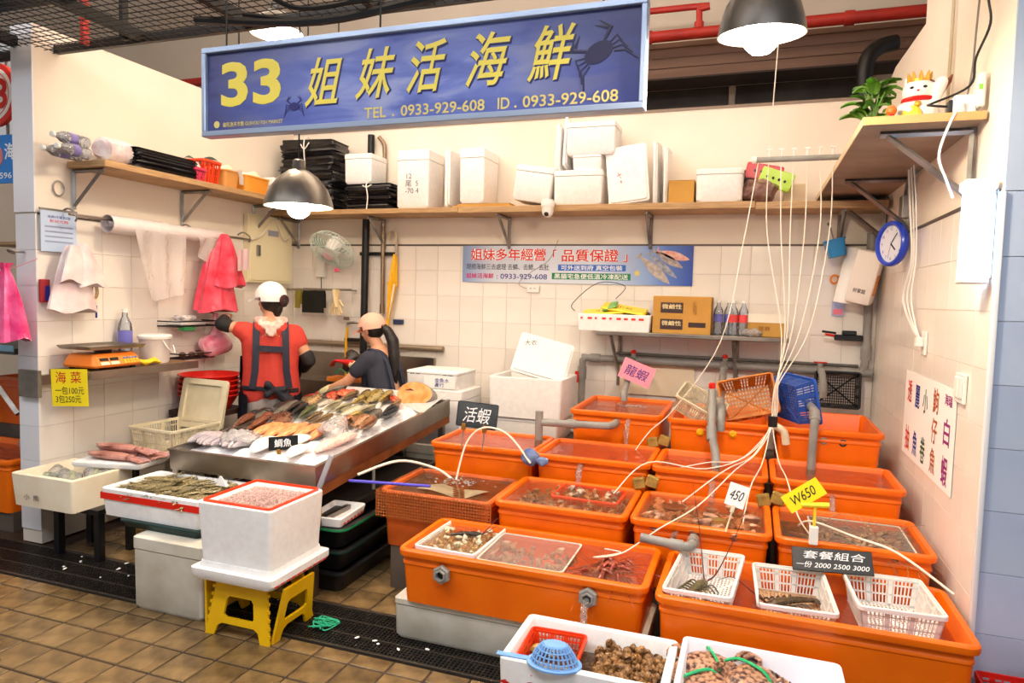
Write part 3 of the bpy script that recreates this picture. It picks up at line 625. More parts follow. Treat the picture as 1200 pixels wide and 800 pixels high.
bundle('tall bulging bundle of black bags tied with white string in the shelf corner', -3.98, -3.42, 5.06, 5.36, 2.297, 2.9, 14)

# ---------------------------------------------------------------- boxes on the floor and around the table
fbox('foam_box', 'large white foam box beside the raised tank holding a leaning lid', -1.555, 4.98, .705, .57, .46, .3, t=.03)
fbox('foam_box', 'foam box mostly hidden beneath the large white foam box', -1.555, 5.0, .53, .5, .42, .17, open_=False)
o = lid('big white foam lid with pencil scribble propped askew in the large foam box', -1.49, 4.98, 1.13, .42, .34, .035, (math.radians(58), math.radians(14), math.radians(14)))
scrawl(o, '大衣', (-.12, .09, .037), .045, M('pencil', (90, 90, 100), .7), (0, 0, .3))
o = fbox('foam_box', 'foam box with printed address label standing behind the fish table', -2.31, 4.94, .87, .43, .38, .14, open_=False)
bx('paper_label', (-.06, .2, -.1905, -.19, .012, .1), paperw, o); text('金魚水\n產行', inkblue, o, h=.07, w=.12, loc=(.09, -.1912, .056), bold=.01)
text('■■ ─── ■■', M('grey_print', (110, 110, 130), .6), o, w=.36, h=.012, loc=(0, -.1912, .118))
fbox('foam_box', 'foam box supporting the labelled box behind the fish table', -2.29, 4.95, .44, .47, .4, .43, open_=False)
fbox('foam_box', 'foam box on the floor at the bottom of the stack behind the fish table', -2.29, 4.95, .0, .47, .4, .438, foamd, open_=False)
o = fbox('foam_box', 'cream foam box with handwriting holding bagged clams in front of the pillar', -3.785, 2.95, .315, .49, .4, .19, foamc, t=.03)
scrawl(o, '小  熊', (-.08, -.198, .06), .035, M('pencil', (90, 90, 100), .7), w=.12)
stand = T('low_stand', 'dark low stand carrying the cream foam box by the pillar', 'stand', (-3.72, 2.98, 0))
bx('top', (-.2, .24, -.12, .17, .285, .315), blackp, stand)
for sx in (-.12, .2):
    for sy in (-.08, .13): bx('leg', (sx-.02, sx+.02, sy-.02, sy+.02, 0, .285), blackp, stand)
o = fbox('foam_box', 'shallow foam box with red tape heaped with green mantis shrimp', -2.825, 2.79, .415, .64, .38, .145, t=.03)
bx('red_tape', (-.32, .325, -.1915, -.19, .088, .122), M('red_tape_film', (230, 40, 22), .3), o); bx('red_tape', (-.3205, -.3195, -.19, .1, .088, .122), M('red_tape_film', (230, 40, 22), .3), o)
gc = M('dark_green_plastic', (18, 50, 46), .35)
t = T('green_crate', 'dark green plastic tray squeezed between dirty foam box and shrimp box', 'tray', (-2.76, 2.80, .372)); O('tray', tubbm(.52, .42, .042, .01, .01, .012, .012, .02), gc, t)
fbox('foam_box', 'dirty grey foam box on the floor under the shrimp box', -2.635, 2.73, .0, .43, .40, .37, foamd, open_=False)
o = fbox('foam_box', 'white foam box with orange red basket set in its top, on the stool', -2.165, 2.65, .352, .41, .40, .272, t=.03)
o = T('foam_slab', 'foam lid with red dashed edge lying on the yellow stool', 'foam lid', (-2.165, 2.65, .272), group='loose foam lids'); b = new(); loft(b, [rr(.43, .43, .025, 0, 3), rr(.46, .45, .025, .02, 3), rr(.46, .45, .025, .05, 3), rr(.40, .4, .02, .054, 3), rr(.39, .39, .02, .078, 3)]); O('slab', b, foam, o)
for k in range(10): bx('red_dash', (.2295, .231, -.2+.04*k, -.175+.04*k, .012, .02), ra, o)
fbox('foam_box', 'long dirty foam block supporting the wide tank with hex outlets', -1.1, 2.95, .0, .82, .38, .197, foamd, open_=False)
fbox('foam_box', 'dirty foam block under the right end of the hex outlet tank', -.52, 2.97, .0, .32, .38, .197, foamd, open_=False)
t = T('floor_crate', 'black plastic crate under the tank with three baskets', 'crate', (.24, 2.93, 0)); O('tray', tubbm(.9, .42, .118, .012, .01, .01, .02, .03), blackp, t)
o = fbox('foam_box', 'red spattered foam box full of sea snails and a blue ladle', -.51, 2.445, .0, .6, .37, .3, t=.03)
spl = M('red_spatter', (206, 24, 22), .6)
for k in range(34):
    x = random.uniform(-.29, .29); z = .255-.0*x+random.gauss(-.045, .02); w = random.uniform(.004, .022)
    b = new(); n = 7; prism(b, [(w*random.uniform(.6, 1)*math.cos(a*2*PI/n), .35*w*random.uniform(.5, 1)*math.sin(a*2*PI/n)) for a in range(n)], 0, .0008); O('red_spatter', b, spl, o, (x, -.184-.0012, z), (PI/2, 0, 0), 0)
fbox('foam_box', 'clean white foam tray with bound spotted crabs in front of the basket tank', .08, 2.425, .17, .545, .39, .16, M('bluish_white_foam', (240, 238, 246), .7, bump=.05, bscale=140), t=.022)
fbox('foam_box', 'foam block on the floor under the spotted crab tray', .08, 2.425, .0, .5, .36, .168, foamd, open_=False)

# ---------------------------------------------------------------- yellow folding stool
st = T('folding_stool', 'yellow plastic folding step stool carrying a white foam box', 'stool', (-2.163, 2.635, 0))
b = new(); loft(b, [rr(.30, .25, .02, .245, 3), rr(.315, .262, .02, .252, 3), rr(.315, .262, .02, .266, 3), rr(.3, .25, .02, .27, 3)]); O('seat', b, yellowp, st)
def stool_panel(w_top, w_bot, h):
    """leg panel with arched foot and rounded window, in XZ, thickness along y"""
    b = new(); t_ = .012
    outer = [(-w_bot/2, 0), (-w_bot/2+.05, 0), (-w_bot/2+.065, .045), (-w_bot/2+.09, .06), (w_bot/2-.09, .06), (w_bot/2-.065, .045), (w_bot/2-.05, 0), (w_bot/2, 0), (w_top/2, h), (-w_top/2, h)]
    hole = [(-.085, .1), (-.07, .09), (.07, .09), (.085, .1), (.075, .17), (.062, .185), (-.062, .185), (-.075, .17)]
    import mathutils
    V = [Vector((x, z, 0)) for x, z in outer]; H = [Vector((x, z, 0)) for x, z in hole]
    tris = mathutils.geometry.tessellate_polygon([V, H]); A = V+H
    for y, flip in ((0, 0), (t_, 1)):
        vs = [b.verts.new((p.x, y, p.y)) for p in A]
        for t3 in tris: b.faces.new([vs[i] for i in (t3 if not flip else t3[::-1])])
        if y == 0: v0 = vs
        else: v1 = vs
    for lo, hi in ((0, len(V)), (len(V), len(A))):
        for i in range(lo, hi):
            j = i+1 if i+1 < hi else lo
            b.faces.new((v0[i], v0[j], v1[j], v1[i]))
    return b
for s_ in (-1, 1):
    O('leg_panel', stool_panel(.28, .36, .25), yellowp, st, (0, s_*.16 - (.006 if s_ > 0 else .006), 0), (s_*math.radians(8), 0, 0), 20)
    O('leg_panel', stool_panel(.22, .29, .25), yellowp, st, (s_*.185, 0, 0), (s_*math.radians(9), 0, PI/2), 20)
for sx in (-1, 1):
    for k in range(6): bx('hinge_knuckle', (-.008, .008, -.004, .004, 0, .014), yellowp, st, loc=(sx*(.176-.03*(.03+.036*k)/.25), -.160+.03*(.03+.036*k)/.25, .03+.036*k))

# ---------------------------------------------------------------- fish table
SLP = math.atan(.078)
ft_ = T('fish_table', 'stainless display table with a sloping tray of fish on ice', 'table', (-2.57, 2.955, 0))

b = new(); w, L_ = .965, 1.66
for d in ((-w/2, w/2, 0, .012, -.11, 0), (-w/2, w/2, L_-.012, L_, -.11, 0), (-w/2, -w/2+.012, .012, L_-.012, -.11, 0), (w/2-.012, w/2, .012, L_-.012, -.11, 0), (-w/2+.012, w/2-.012, .012, L_-.012, -.11, -.1)): box(b, *d)
trob = O('tray', b, steel, ft_, (0, 0, .692), (SLP, 0, 0))
b = new()
for d in ((-w/2-.006, w/2+.006, -.006, .018, -.002, .006), (-w/2-.006, -w/2+.018, .018, L_, -.002, .006), (w/2-.018, w/2+.006, .018, L_, -.002, .006)): box(b, *d)
O('tray_rim', b, steel, trob)
O('under_rail', box(new(), w/2-.05, w/2-.005, .01, L_, -.17, -.111), M('rusty_rail', (150, 84, 40), .55, .2, col2=(110, 60, 30), scale=8), trob)
for x in (-.45, .455):
    for y in (.03, 1.58): O('leg', box(new(), x-.02, x+.02, y-.02, y+.02, 0, .58+(y*.078)), steel, ft_)
O('lower_rail', box(new(), .44, .47, .05, 1.56, .36, .40), steel, ft_); O('lower_rail', box(new(), -.47, -.44, .05, 1.56, .36, .40), steel, ft_)
O('lower_shelf', box(new(), -.44, .44, .05, 1.56, .37, .385), M('dark_steel_shelf', (70, 60, 54), .5, .5), ft_)
O('cross_strut', tube(new(), [(.46, .62, .42), (.46, .62, .66)], .01, 8), gpvc, ft_)
def tray_pt(x, y, dz=0):
    return Vector((x, y, .692+(y-2.955)*math.tan(SLP)+dz))
icem = M('crushed_ice', (244, 240, 238), .35, col2=(226, 224, 226), scale=30, bump=.7, bscale=60)
b = new()
def icef(u, v):
    x = -3.04+.94*u; y = 2.972+1.62*v
    e = min(u, 1-u, v*1.7, (1-v)*1.7)
    h = -.045+.04*min(1, e*6)+.012*math.sin(x*31+y*17)*math.sin(y*23)+random.uniform(-.006, .006)
    return tray_pt(x, y, h)
quadgrid(b, icef, 46, 70); tag(O('crushed_ice', b, icem), 'crushed ice heaped in the sloping fish tray', 'ice', kind='stuff')

# ---------------------------------------------------------------- fish
def fish_body(hgt, thick, nose=.5, tailw=.14, n=12, m=20):
    rings = []
    for k in range(m+1):
        t = k/m
        p = (.05+.95*math.sin(min(1, t/.34)*PI/2)**.72) if t < .34 else (1-(1-tailw)*((t-.34)/.66)**1.6)
        hh = hgt/2*p; tt = thick/2*max(p**1.2, .03) * (1 if t < .8 else max(.25, 1-(t-.8)*3.6))
        rings.append([(.5-t*.86, tt*math.cos(2*PI*q/n), hh*math.sin(2*PI*q/n)) for q in range(n)])
    b = new(); loft(b, rings); return b
def tail_fin(hgt, fork=.5):
    b = new(); P = [(-.34, .05*hgt), (-.5, .62*hgt), (-.47+.05*(1-fork), .3*hgt), (-.5+.09*fork, 0), (-.47+.05*(1-fork), -.3*hgt), (-.5, -.62*hgt), (-.34, -.05*hgt)]
    loft(b, [[(x, y, z) for x, z in P] for y in (-.004, .004)]); return b
def dorsal(hgt, a=.16, c=-.22, hh=.3):
    b = new(); P = [(a, hgt*.36)]+[(a+(c-a)*k/7, hgt*(.42+hh*math.sin(PI*(k+.8)/9)*(1 if k % 2 else .86))) for k in range(8)]+[(c, hgt*.3)]
    loft(b, [[(x, y, z) for x, z in P] for y in (-.0035, .0035)]); return b
def pect(hgt, s):
    b = new(); P = [(.2, s*.0, -.1*hgt), (.05, s*.07, -.12*hgt), (.06, s*.06, -.28*hgt), (.14, s*.02, -.26*hgt)]
    loft(b, [[(x, y+e, z) for x, y, z in P] for e in (-.003, .003)]); return b
eyew = M('fish_eye', (30, 26, 24), .1); eyer = M('fish_eye_ring', (214, 190, 120), .2)
FK = {}
def fish_kind(k, name, cat, back, belly, spot, hgt, thick, nose=.5, fork=.5, rough=.25, tailw=.14, fin=None):
    mt = MF(k+'_fish_skin', back, belly, spot, rough)
    fm_ = M(k+'_fish_fin', fin or tuple(int(c*.8) for c in back), .4)
    e = new(); ball(e, (0, 0, 0), (.018, .012, .018), 10, 6)
    FK[k] = (name, cat, [('body', mesh('body', fish_body(hgt, thick, nose, tailw), mt)), ('tail_fin', mesh('tail_fin', tail_fin(hgt, fork), fm_)), ('dorsal_fin', mesh('dorsal_fin', dorsal(hgt), fm_)), ('side_fin', mesh('side_fin', pect(hgt, 1), fm_)), ('side_fin', mesh('side_fin', pect(hgt, -1), fm_))], mesh('eye', e, eyew), hgt, thick)
fish_kind('grey', 'long_fish', 'fish', (120, 112, 100), (200, 190, 176), None, .17, .12)
fish_kind('red', 'red_fish', 'fish', (206, 66, 40), (232, 140, 104), (180, 46, 30), .26, .16, .55)
fish_kind('brown', 'brown_fish', 'fish', (124, 98, 66), (176, 146, 104), (90, 66, 44), .26, .17, .55)
fish_kind('olive', 'olive_fish', 'fish', (166, 140, 74), (206, 186, 128), (128, 100, 52), .27, .18, .55)
fish_kind('pale', 'pale_fish', 'fish', (160, 150, 116), (220, 212, 190), None, .24, .16, .52)
fish_kind('dark', 'dark_fish', 'fish', (46, 44, 42), (120, 112, 100), None, .27, .17, .52, rough=.16)
fish_kind('black', 'black_fish', 'fish', (28, 28, 32), (70, 70, 78), (54, 62, 80), .34, .24, .55, rough=.14)
fish_kind('green', 'green_fish', 'fish', (72, 80, 52), (140, 138, 104), None, .26, .17, .52, rough=.18)
fish_kind('rbrown', 'reddish_brown_fish', 'fish', (112, 66, 46), (156, 108, 84), (74, 42, 30), .30, .2, .55, rough=.2)
fish_kind('squat', 'tan_fish', 'fish', (150, 100, 66), (196, 156, 120), (110, 70, 46), .38, .26, .56, .3)
FL = [('grey',-2.99,4.40,.47,92),('red',-2.90,4.36,.32,103),('red',-2.86,4.46,.33,99),('red',-2.84,4.54,.24,89),('brown',-2.80,4.36,.31,95),('brown',-2.69,4.38,.34,105),('olive',-2.59,4.38,.38,102),('olive',-2.50,4.37,.36,104),('red',-2.42,4.40,.33,113),
('pale',-2.74,4.05,.31,96),('pale',-2.64,4.01,.29,90),('pale',-2.54,3.99,.29,88),('pale',-2.44,3.97,.33,91),('dark',-2.35,3.94,.27,93),('black',-2.24,3.96,.33,98),
('dark',-3.0,3.9,.34,97),('dark',-2.92,3.86,.36,103),('dark',-2.85,3.83,.37,107),('green',-2.76,3.80,.37,105),('brown',-2.67,3.74,.27,96),('brown',-2.58,3.70,.27,90),('pale',-2.49,3.69,.26,88),
('rbrown',-2.98,3.45,.35,109),('rbrown',-2.90,3.54,.33,112),('rbrown',-2.86,3.43,.36,105),('squat',-2.38,3.66,.25,99),('squat',-2.22,3.66,.28,99)]
FL += [('brown',-2.95,4.12,.32,100),('grey',-2.86,4.16,.32,96),('olive',-2.64,4.24,.30,98),('brown',-2.34,4.22,.30,102),('grey',-2.94,3.68,.3,104),('dark',-3.02,3.66,.3,100),('rbrown',-2.80,3.60,.3,104),('squat',-2.30,3.74,.24,96),('olive',-2.42,3.80,.3,95)]
FW = {'grey': ('long grey', ('at the back corner by the tray edge', 'between brown and pale fish', 'beside a dark fish near the tray edge')), 'red': ('coral red', ('between the grey fish and a brown fish', 'in the back row behind the brown fish', 'at the very back against the white foam', 'nearest the orange salmon half')), 'brown': ('mottled brown', ('in the back row next to the red fish', 'beside the golden fish in the back row', 'beside the green fish', 'in the middle row between brown and pale fish', 'near the tray edge behind the dark row', 'beside the black blue fish and salmon half')),
 'olive': ('golden olive', ('next to a brown fish', 'between another golden fish and a red fish', 'in the row behind the pale fish', 'between pale and tan fish')), 'pale': ('pale silvery green', ('at the dark fish end of the pale row', 'second from the dark fish in the pale row', 'third from the dark fish in the pale row', 'at the black fish end of the pale row', 'between a brown fish and the tan fish')),
 'dark': ('glossy dark grey', ('beside the pale row and the black fish', 'at the tray edge end of the dark row', 'in the middle of the dark row', 'next to the green fish', 'nearest the tray edge above the reddish fish')), 'black': ('shiny black blue', ()), 'green': ('dark green', ()),
 'rbrown': ('reddish brown', ('at the outer edge of the tray', 'tucked behind the other reddish brown fish', 'next to the salmon fillets', 'lying behind the salmon fillets')), 'squat': ('plump tan', ('beside the clear wrapped pink piece', 'against the steel tray side', 'behind the other two tan fish'))}
FC = {}
for k, x, y, L_, an in FL:
    name, cat, parts, eye, hg, th = FK[k]; c = FC.get(k, 0); FC[k] = c+1
    adj, wh = FW[k]; lb = adj+' fish on ice'+(' '+wh[c] if wh else ' beside other whole fish')
    z = tray_pt(x, y).z-.0+th*L_*.5+random.uniform(0, .008)
    roll = random.choice((1, 1, -1))*math.radians(random.uniform(48, 66))
    f = T(name, lb, cat, (x, y, z), group='whole fish on ice')
    f.rotation_euler = (Matrix.Rotation(math.radians(an+(180 if k == 'red' else 0)), 4, 'Z') @ Matrix.Rotation(-SLP, 4, 'Y') @ Matrix.Rotation(roll, 4, 'X')).to_euler(); f.scale = (L_*1.12, L_*.95, L_*.95)
    for nm, me_ in parts: place(nm, me_, f)
    for s_ in (-1, 1): place('eye', eye, f, (.40, s_*th*.27, hg*.08))
# fillets, salmon half, pink cuts, bags
salm = M('salmon_flesh', (236, 122, 66), .35, col2=(246, 170, 124), scale=9, stretch=(1, 5, 1)); skin = M('silver_fish_skin', (150, 146, 140), .25, .2)
def fillet_bm(w=.2, th=.09):
    rings = []; n = 10
    for k in range(13):
        t = k/12; q = math.sin(PI*min(.97, .06+t*.92))**.6
        rings.append([(.5-t, w/2*q*math.cos(2*PI*j/n), max(-.004, th*q*(.5+.5*math.sin(2*PI*j/n)))) for j in range(n)])
    b = new(); loft(b, rings); return b
fil = mesh('flesh', fillet_bm(), salm); fsk = mesh('skin_edge', fillet_bm(.215, .03), skin)
for i, (x, y, L_, an, w_) in enumerate(((-2.77, 3.42, .34, 96, 'beside the reddish brown fish'), (-2.68, 3.43, .34, 96, 'second along from the reddish brown fish'), (-2.60, 3.46, .34, 94, 'in the middle of the fillet row'), (-2.52, 3.49, .3, 92, 'fourth along from the reddish brown fish'), (-2.42, 3.49, .3, 97, 'next to the clear wrapped pink piece'))):
    p = tray_pt(x, y, .012); f = T('salmon_fillet', 'orange salmon fillet on the ice '+w_, 'fish fillet', p, math.radians(an), 'salmon fillets'); f.rotation_euler = (0, -SLP, math.radians(an)); f.scale = (L_, L_*1.35, L_*1.3)
    place('flesh', fil, f); place('skin_edge', fsk, f, (0, 0, -.01))
wfl = mesh('flesh', fillet_bm(.5, .2), M('white_fish_flesh', (246, 238, 230), .4, col2=(236, 220, 210), scale=8)); pfl = mesh('flesh', fillet_bm(.36, .2), M('pink_fish_flesh', (226, 160, 146), .35, col2=(240, 206, 196), scale=10, stretch=(1, 4, 1)))
for me_, x, y, L_, an, lb in ((wfl, -2.56, 3.16, .26, 94, 'broad white fish fillet at the front of the ice tray'), (wfl, -2.32, 3.13, .2, 95, 'small white fish piece right behind the black price sign'), (wfl, -2.44, 3.27, .24, 90, 'white fish fillet half covered by the black price sign'), (pfl, -2.21, 3.27, .24, 83, 'pink raw fish cut lying against the steel tray side'), (pfl, -2.2, 3.40, .24, 92, 'pink raw fish cut under the clear wrap')):
    f = T('fish_fillet', lb, 'fish fillet', tray_pt(x, y, .008)); f.rotation_euler = (0, -SLP, math.radians(an)); f.scale = (L_,)*3; place('flesh', me_, f)
b = new(); tube(b, [(-2.3, 3.42, .745), (-2.29, 3.46, .80), (-2.27, 3.5, .86)], [.1, .075, .02], 9); tag(O('plastic_wrap', b, glassbag), 'peaked clear plastic wrap over a pink fish cut', 'plastic wrap')
# silver squid in bags
squ = M('silver_squid_skin', (206, 192, 190), .25, col2=(120, 112, 128), scale=12)
for q, (bx_, by_, n_) in enumerate(((-2.95, 3.16, 6), (-2.76, 3.17, 7))):
    for i in range(n_):
        x = bx_-.075+.15*i/(n_-1); f = T('small_squid', 'small silver squid in the %s bunch at the tray front' % ('outer', 'inner')[q], 'squid', tray_pt(x, by_+random.uniform(-.02, .02), .02), group='small silver squid, %s bunch' % ('outer', 'inner')[q]); f.rotation_euler = (0, -SLP, math.radians(86+random.uniform(-12, 12)))
        b = new(); tube(b, [(-.11, 0, 0), (-.09, 0, .004), (-.03, 0, .01), (.05, 0, .006), (.08, 0, 0)], [.004, .014, .022, .018, .014], 8); O('mantle', b, squ, f)
        b = new()
        for t_ in range(4): tube(b, [(.08, (t_-1.5)*.006, 0), (.12, (t_-1.5)*.012, -.004), (.15, (t_-1.5)*.015+.004, -.006)], [.006, .004, .001], 5)
        O('tentacles', b, squ, f)
b = new()
def bagf(u, v): 
    r = .12*math.sin(PI*max(.04, min(.96, v)))**.5; a = 2*PI*u
    return tray_pt(-2.76+r*math.cos(a)*(1+.08*math.sin(5*a)), 3.08+.2*v, .035+.04*math.sin(a)*math.sin(PI*max(.05, min(.95, v)))+.015*math.sin(7*a+9*v))
quadgrid(b, bagf, 20, 8); tag(O('clear_bag', b, glassbag), 'crumpled clear bag around the inner bunch of silver squid', 'bag')
# salmon half on foam
f = T('salmon_half', 'thick half salmon with orange cut face on white foam at the table end', 'fish', tray_pt(-2.30, 4.43, .07)); f.rotation_euler = (math.radians(62), 0, math.radians(-8))
def oval(r1, r2, z, n=20): return [(r1*math.cos(2*PI*k/n)*(1+.12*math.cos(2*PI*k/n)), r2*math.sin(2*PI*k/n), z) for k in range(n)]
b = new(); loft(b, [oval(.15, .088, 0), oval(.152, .09, .003)]); O('cut_face', b, M('salmon_cut', (238, 130, 58), .4, col2=(248, 180, 124), scale=14), f)
b = new(); loft(b, [oval(.156, .094, -.002), oval(.158, .096, -.06), oval(.13, .08, -.12), oval(.05, .03, -.14)]); O('skin', b, skin, f)
b = new(); tube(b, [(-.07, .02, .004), (-.03, .03, .004), (.0, .024, .004)], [.003, .008, .003], 6, flat=.3); O('belly_slit', b, M('dark_slit', (60, 40, 36), .5), f)
f = T('foam_sheet', 'bent white foam sheet curling up around the salmon half', 'foam sheet', (0, 0, 0)); b = new()
def fsf(u, v, dz=0):
    x = -2.95+.86*u; y = 4.50+.09*v+.0*u; 
    if u > .55: y -= (u-.55)*.75*(1-v)
    return tray_pt(x, y, .0+.05*v+dz+(.02*max(0, u-.8)))
V = quadgrid(b, fsf, 18, 4); bmesh.ops.solidify(b, geom=b.faces[:], thickness=.012); O('sheet', b, foam, f)
# price sign clipped on the ice
f = T('price_sign', 'black price sign with white handwriting clipped among white fillets', 'sign', (-2.42, 3.13, .755), math.radians(8)); f.rotation_euler = (math.radians(-14), math.radians(-7), math.radians(14))
bx('board', (-.085, .085, -.003, .003, -.035, .04), blackp, f, .001); text('鯛魚', M('chalk_white', (240, 240, 240), .7), f, w=.1, h=.045, loc=(0, -.0036, .003), bold=.006, name='handwriting')
bx('clip', (-.035, -.015, -.008, .008, -.085, -.03), M('brass_clip', (170, 120, 50), .35, .8), f, .003)
# ---------------------------------------------------------------- lattice baskets
def basket_parts(t, w, d, h, mat, taper=.02, step=.014, bar=.0052, solid=.035, base=True):
    """lattice basket: solid rim and corner posts, slotted walls, slotted base; base at z=0, centred"""
    b = new(); loft(b, [rr(w-.012, d-.012, .018, h-.02, 3), rr(w, d, .022, h-.018, 3), rr(w, d, .022, h-.003, 3), rr(w-.006, d-.006, .02, h, 3), rr(w-.018, d-.018, .014, h, 3), rr(w-.02, d-.02, .014, h-.02, 3)], False, False); O('rim', b, mat, t)
    wi, di = w-.014, d-.014
    for s_ in (-1, 1):
        for ax in (0, 1):
            Lh = wi if ax == 0 else di; off = (di if ax == 0 else wi)/2
            b = new()
            def q(a0, a1, z0, z1):
                vs = box(b, 0, 1, 0, 1, 0, 1) and b.verts[-8:]
                for v in vs:
                    a = a0+(a1-a0)*v.co.x; z = z0+(z1-z0)*v.co.z; k = (h-z)/h*taper; sc = 1-2*k/Lh
                    n_ = s_*(off-k)-s_*.004*v.co.y
                    v.co = Vector((a*sc, n_, z)) if ax == 0 else Vector((n_, a*sc, z))
            for z in (0, h*.36, h*.68, h*.88): q(-Lh/2, Lh/2, z, z+(.006 if z else .012))
            k = -Lh/2+.02; n_ = max(4, int((Lh-.04)/step)); blank = {n_//3, 2*n_//3}
            q(-Lh/2, -Lh/2+.018, 0, h-.018); q(Lh/2-.018, Lh/2, 0, h-.018)
            for i in range(n_+1):
                a = -Lh/2+.02+(Lh-.04)*i/n_; ww = bar/2 if i not in blank else bar*1.8
                q(a-ww, a+ww, .004, h-.018)
            O('wall_panel', b, mat, t, smooth=0)
    if base:
        b = new(); W, Dd = wi-2*taper, di-2*taper; n1, n2 = int(W/step), int(Dd/(step*1.3))
        for i in range(n1+1): x = -W/2+W*i/n1; box(b, x-bar/2, x+bar/2, -Dd/2, Dd/2, 0, .004)
        for i in range(n2+1): y = -Dd/2+Dd*i/n2; box(b, -W/2, W/2, y-bar/2, y+bar/2, 0, .0045)
        for s_ in (-1, 1): tube(b, [(-W/2*s_, -Dd/2, .003), (W/2*s_, Dd/2, .003)], .005, 4)
        O('base_grid', b, mat, t, smooth=0)
def basket(name, label, loc, w, d, h, mat, rot=(0, 0, 0), group=None, **k):
    t = T(name, label, 'basket', loc, group=group, rot=rot); basket_parts(t, w, d, h, mat, **k); return t
wlat = M('white_lattice_plastic', (238, 234, 226), .35)
GB = 'white lattice baskets'
basket('lattice_basket', 'white lattice basket with long-whiskered lobster in the wide tank', (-.13, 2.9, .375), .27, .42, .115, wlat, (math.radians(4), math.radians(-3), math.radians(-6)), GB)
basket('lattice_basket', 'white lattice basket holding one dark lobster under the menu board', (.20, 2.92, .355), .29, .40, .115, wlat, (math.radians(2), 0, math.radians(3)), GB)
basket('lattice_basket', 'empty white lattice basket beside the tiled wall', (.56, 2.96, .37), .30, .36, .12, wlat, (0, 0, math.radians(3)), GB)
basket('lattice_basket', 'white rimmed lattice basket of small clams sunk in the hex outlet tank', (-1.27, 2.98, .345), .31, .4, .1, wlat, (0, 0, math.radians(-2)), GB)
basket('lattice_basket', 'red lattice basket of shells under water', (-.78, 3.56, .47), .36, .26, .09, orredp, (0, 0, math.radians(-3)))
basket('lattice_basket', 'cream lattice basket tipped on its side on the raised tank', (-.31, 4.40, .90), .3, .2, .12, creamp, (math.radians(24), math.radians(26), math.radians(-4)))
basket('lattice_basket', 'weathered orange lattice basket upturned behind the tap pipe', (.0, 4.62, .96), .34, .26, .17, M('faded_orange_lattice', (214, 132, 34), .5, col2=(186, 104, 24), scale=8), (math.radians(68), math.radians(-14), math.radians(4)), None, step=.018, bar=.01)
basket('lattice_basket', 'deep blue lattice basket standing on edge in the empty raised tank', (.20, 4.52, 1.0), .28, .4, .13, bluep, (0, math.radians(78), math.radians(24)), None, step=.016, bar=.009)
basket('lattice_basket', 'black lattice crate standing against the back wall', (.58, 5.33, 1.0), .3, .26, .1, blackp, (math.radians(84), 0, 0), None, step=.014)
t = basket('lattice_basket', 'cream lattice crate with open lid beside the fish table', (-3.66, 3.6, .52), .40, .42, .16, creamp, (0, 0, math.radians(-3)), None, step=.018)
b = new(); loft(b, [rr(.4, .34, .02, 0, 3), rr(.41, .35, .02, .01, 3), rr(.41, .35, .02, .03, 3), rr(.33, .27, .02, .031, 3), rr(.33, .27, .02, .014, 3)]); O('lid', b, creamp, t, (0, .25, .26), (math.radians(78), 0, 0))
crs = T('side_stand', 'dark metal stand under the cream lattice crate by the left wall', 'stand', (-3.66, 3.6, 0)); bx('top', (-.2, .2, -.2, .2, .49, .52), darkm, crs)
for sx in (-.17, .17):
    for sy in (-.17, .17): bx('leg', (sx-.015, sx+.015, sy-.015, sy+.015, 0, .49), darkm, crs)
b = basket('lattice_basket', 'shallow orange red lattice basket of tiny shrimp set in a foam box', (-2.165, 2.65, .55), .385, .375, .085, orredp, (0, 0, 0), None, step=.012)
basket('lattice_basket', 'orange red lattice basket half sunk in the sea snail box', (-.66, 2.44, .16), .23, .28, .12, orredp, (0, 0, .05), None)

# ---------------------------------------------------------------- shellfish
def spiral_shell(mat, turns=3.2, s=1):
    b = new(); rings = []; n = 8; m = 34
    for k in range(m+1):
        t = k/m; a = -t*turns*2*PI; g = math.exp(-2.3*t); R = .011*g*s; r = .0125*g*s; z = .028*(1-g)*s
        c = Vector((R*math.cos(a), R*math.sin(a), z)); u = Vector((math.cos(a), math.sin(a), 0))
        rings.append([c+u*r*math.cos(2*PI*j/n)+Vector((0, 0, 1))*r*1.15*math.sin(2*PI*j/n) for j in range(n)])
    loft(b, rings); return mesh('sea_snail', b, mat, 50)
sn = spiral_shell(M('snail_shell', (166, 120, 70), .2, col2=(62, 40, 24), scale=120, rand=.3), 3.2, 1.05)
for i in range(170):
    x = random.uniform(-.50, -.255); y = random.uniform(2.31, 2.585); z = .222+.02*math.sin((x+.5)*12)+(.0 if i < 85 else .015)+(.012 if i > 135 else 0)
    o = place('sea_snail', sn, None, (x, y, z), (random.uniform(0, 6.3), random.uniform(0, 6.3), random.uniform(0, 6.3)), random.uniform(.8, 1.15)); tag(o, 'brown spiral sea snail in the red spattered foam box', 'sea snail', 'sea snails in the foam box')
bed = tag(bx('snail_bed', (-.77, -.25, 2.3, 2.59, .1, .205), M('dark_shell_bed', (84, 60, 40), .6, col2=(40, 28, 20), scale=60, bump=.8, bscale=60)), 'heaped snail shells and grit under the top layer of sea snails', 'shell heap', kind='stuff')
b = new(); b.faces.new(ring(rr(.53, .29, .02, .238, 3, -.51, 2.445), b)); tag(O('water', b, film('shallow_water', (250, 244, 236), 1.33, .05, .3, 14), smooth=0), 'shallow water in the sea snail box', 'water', kind='stuff')
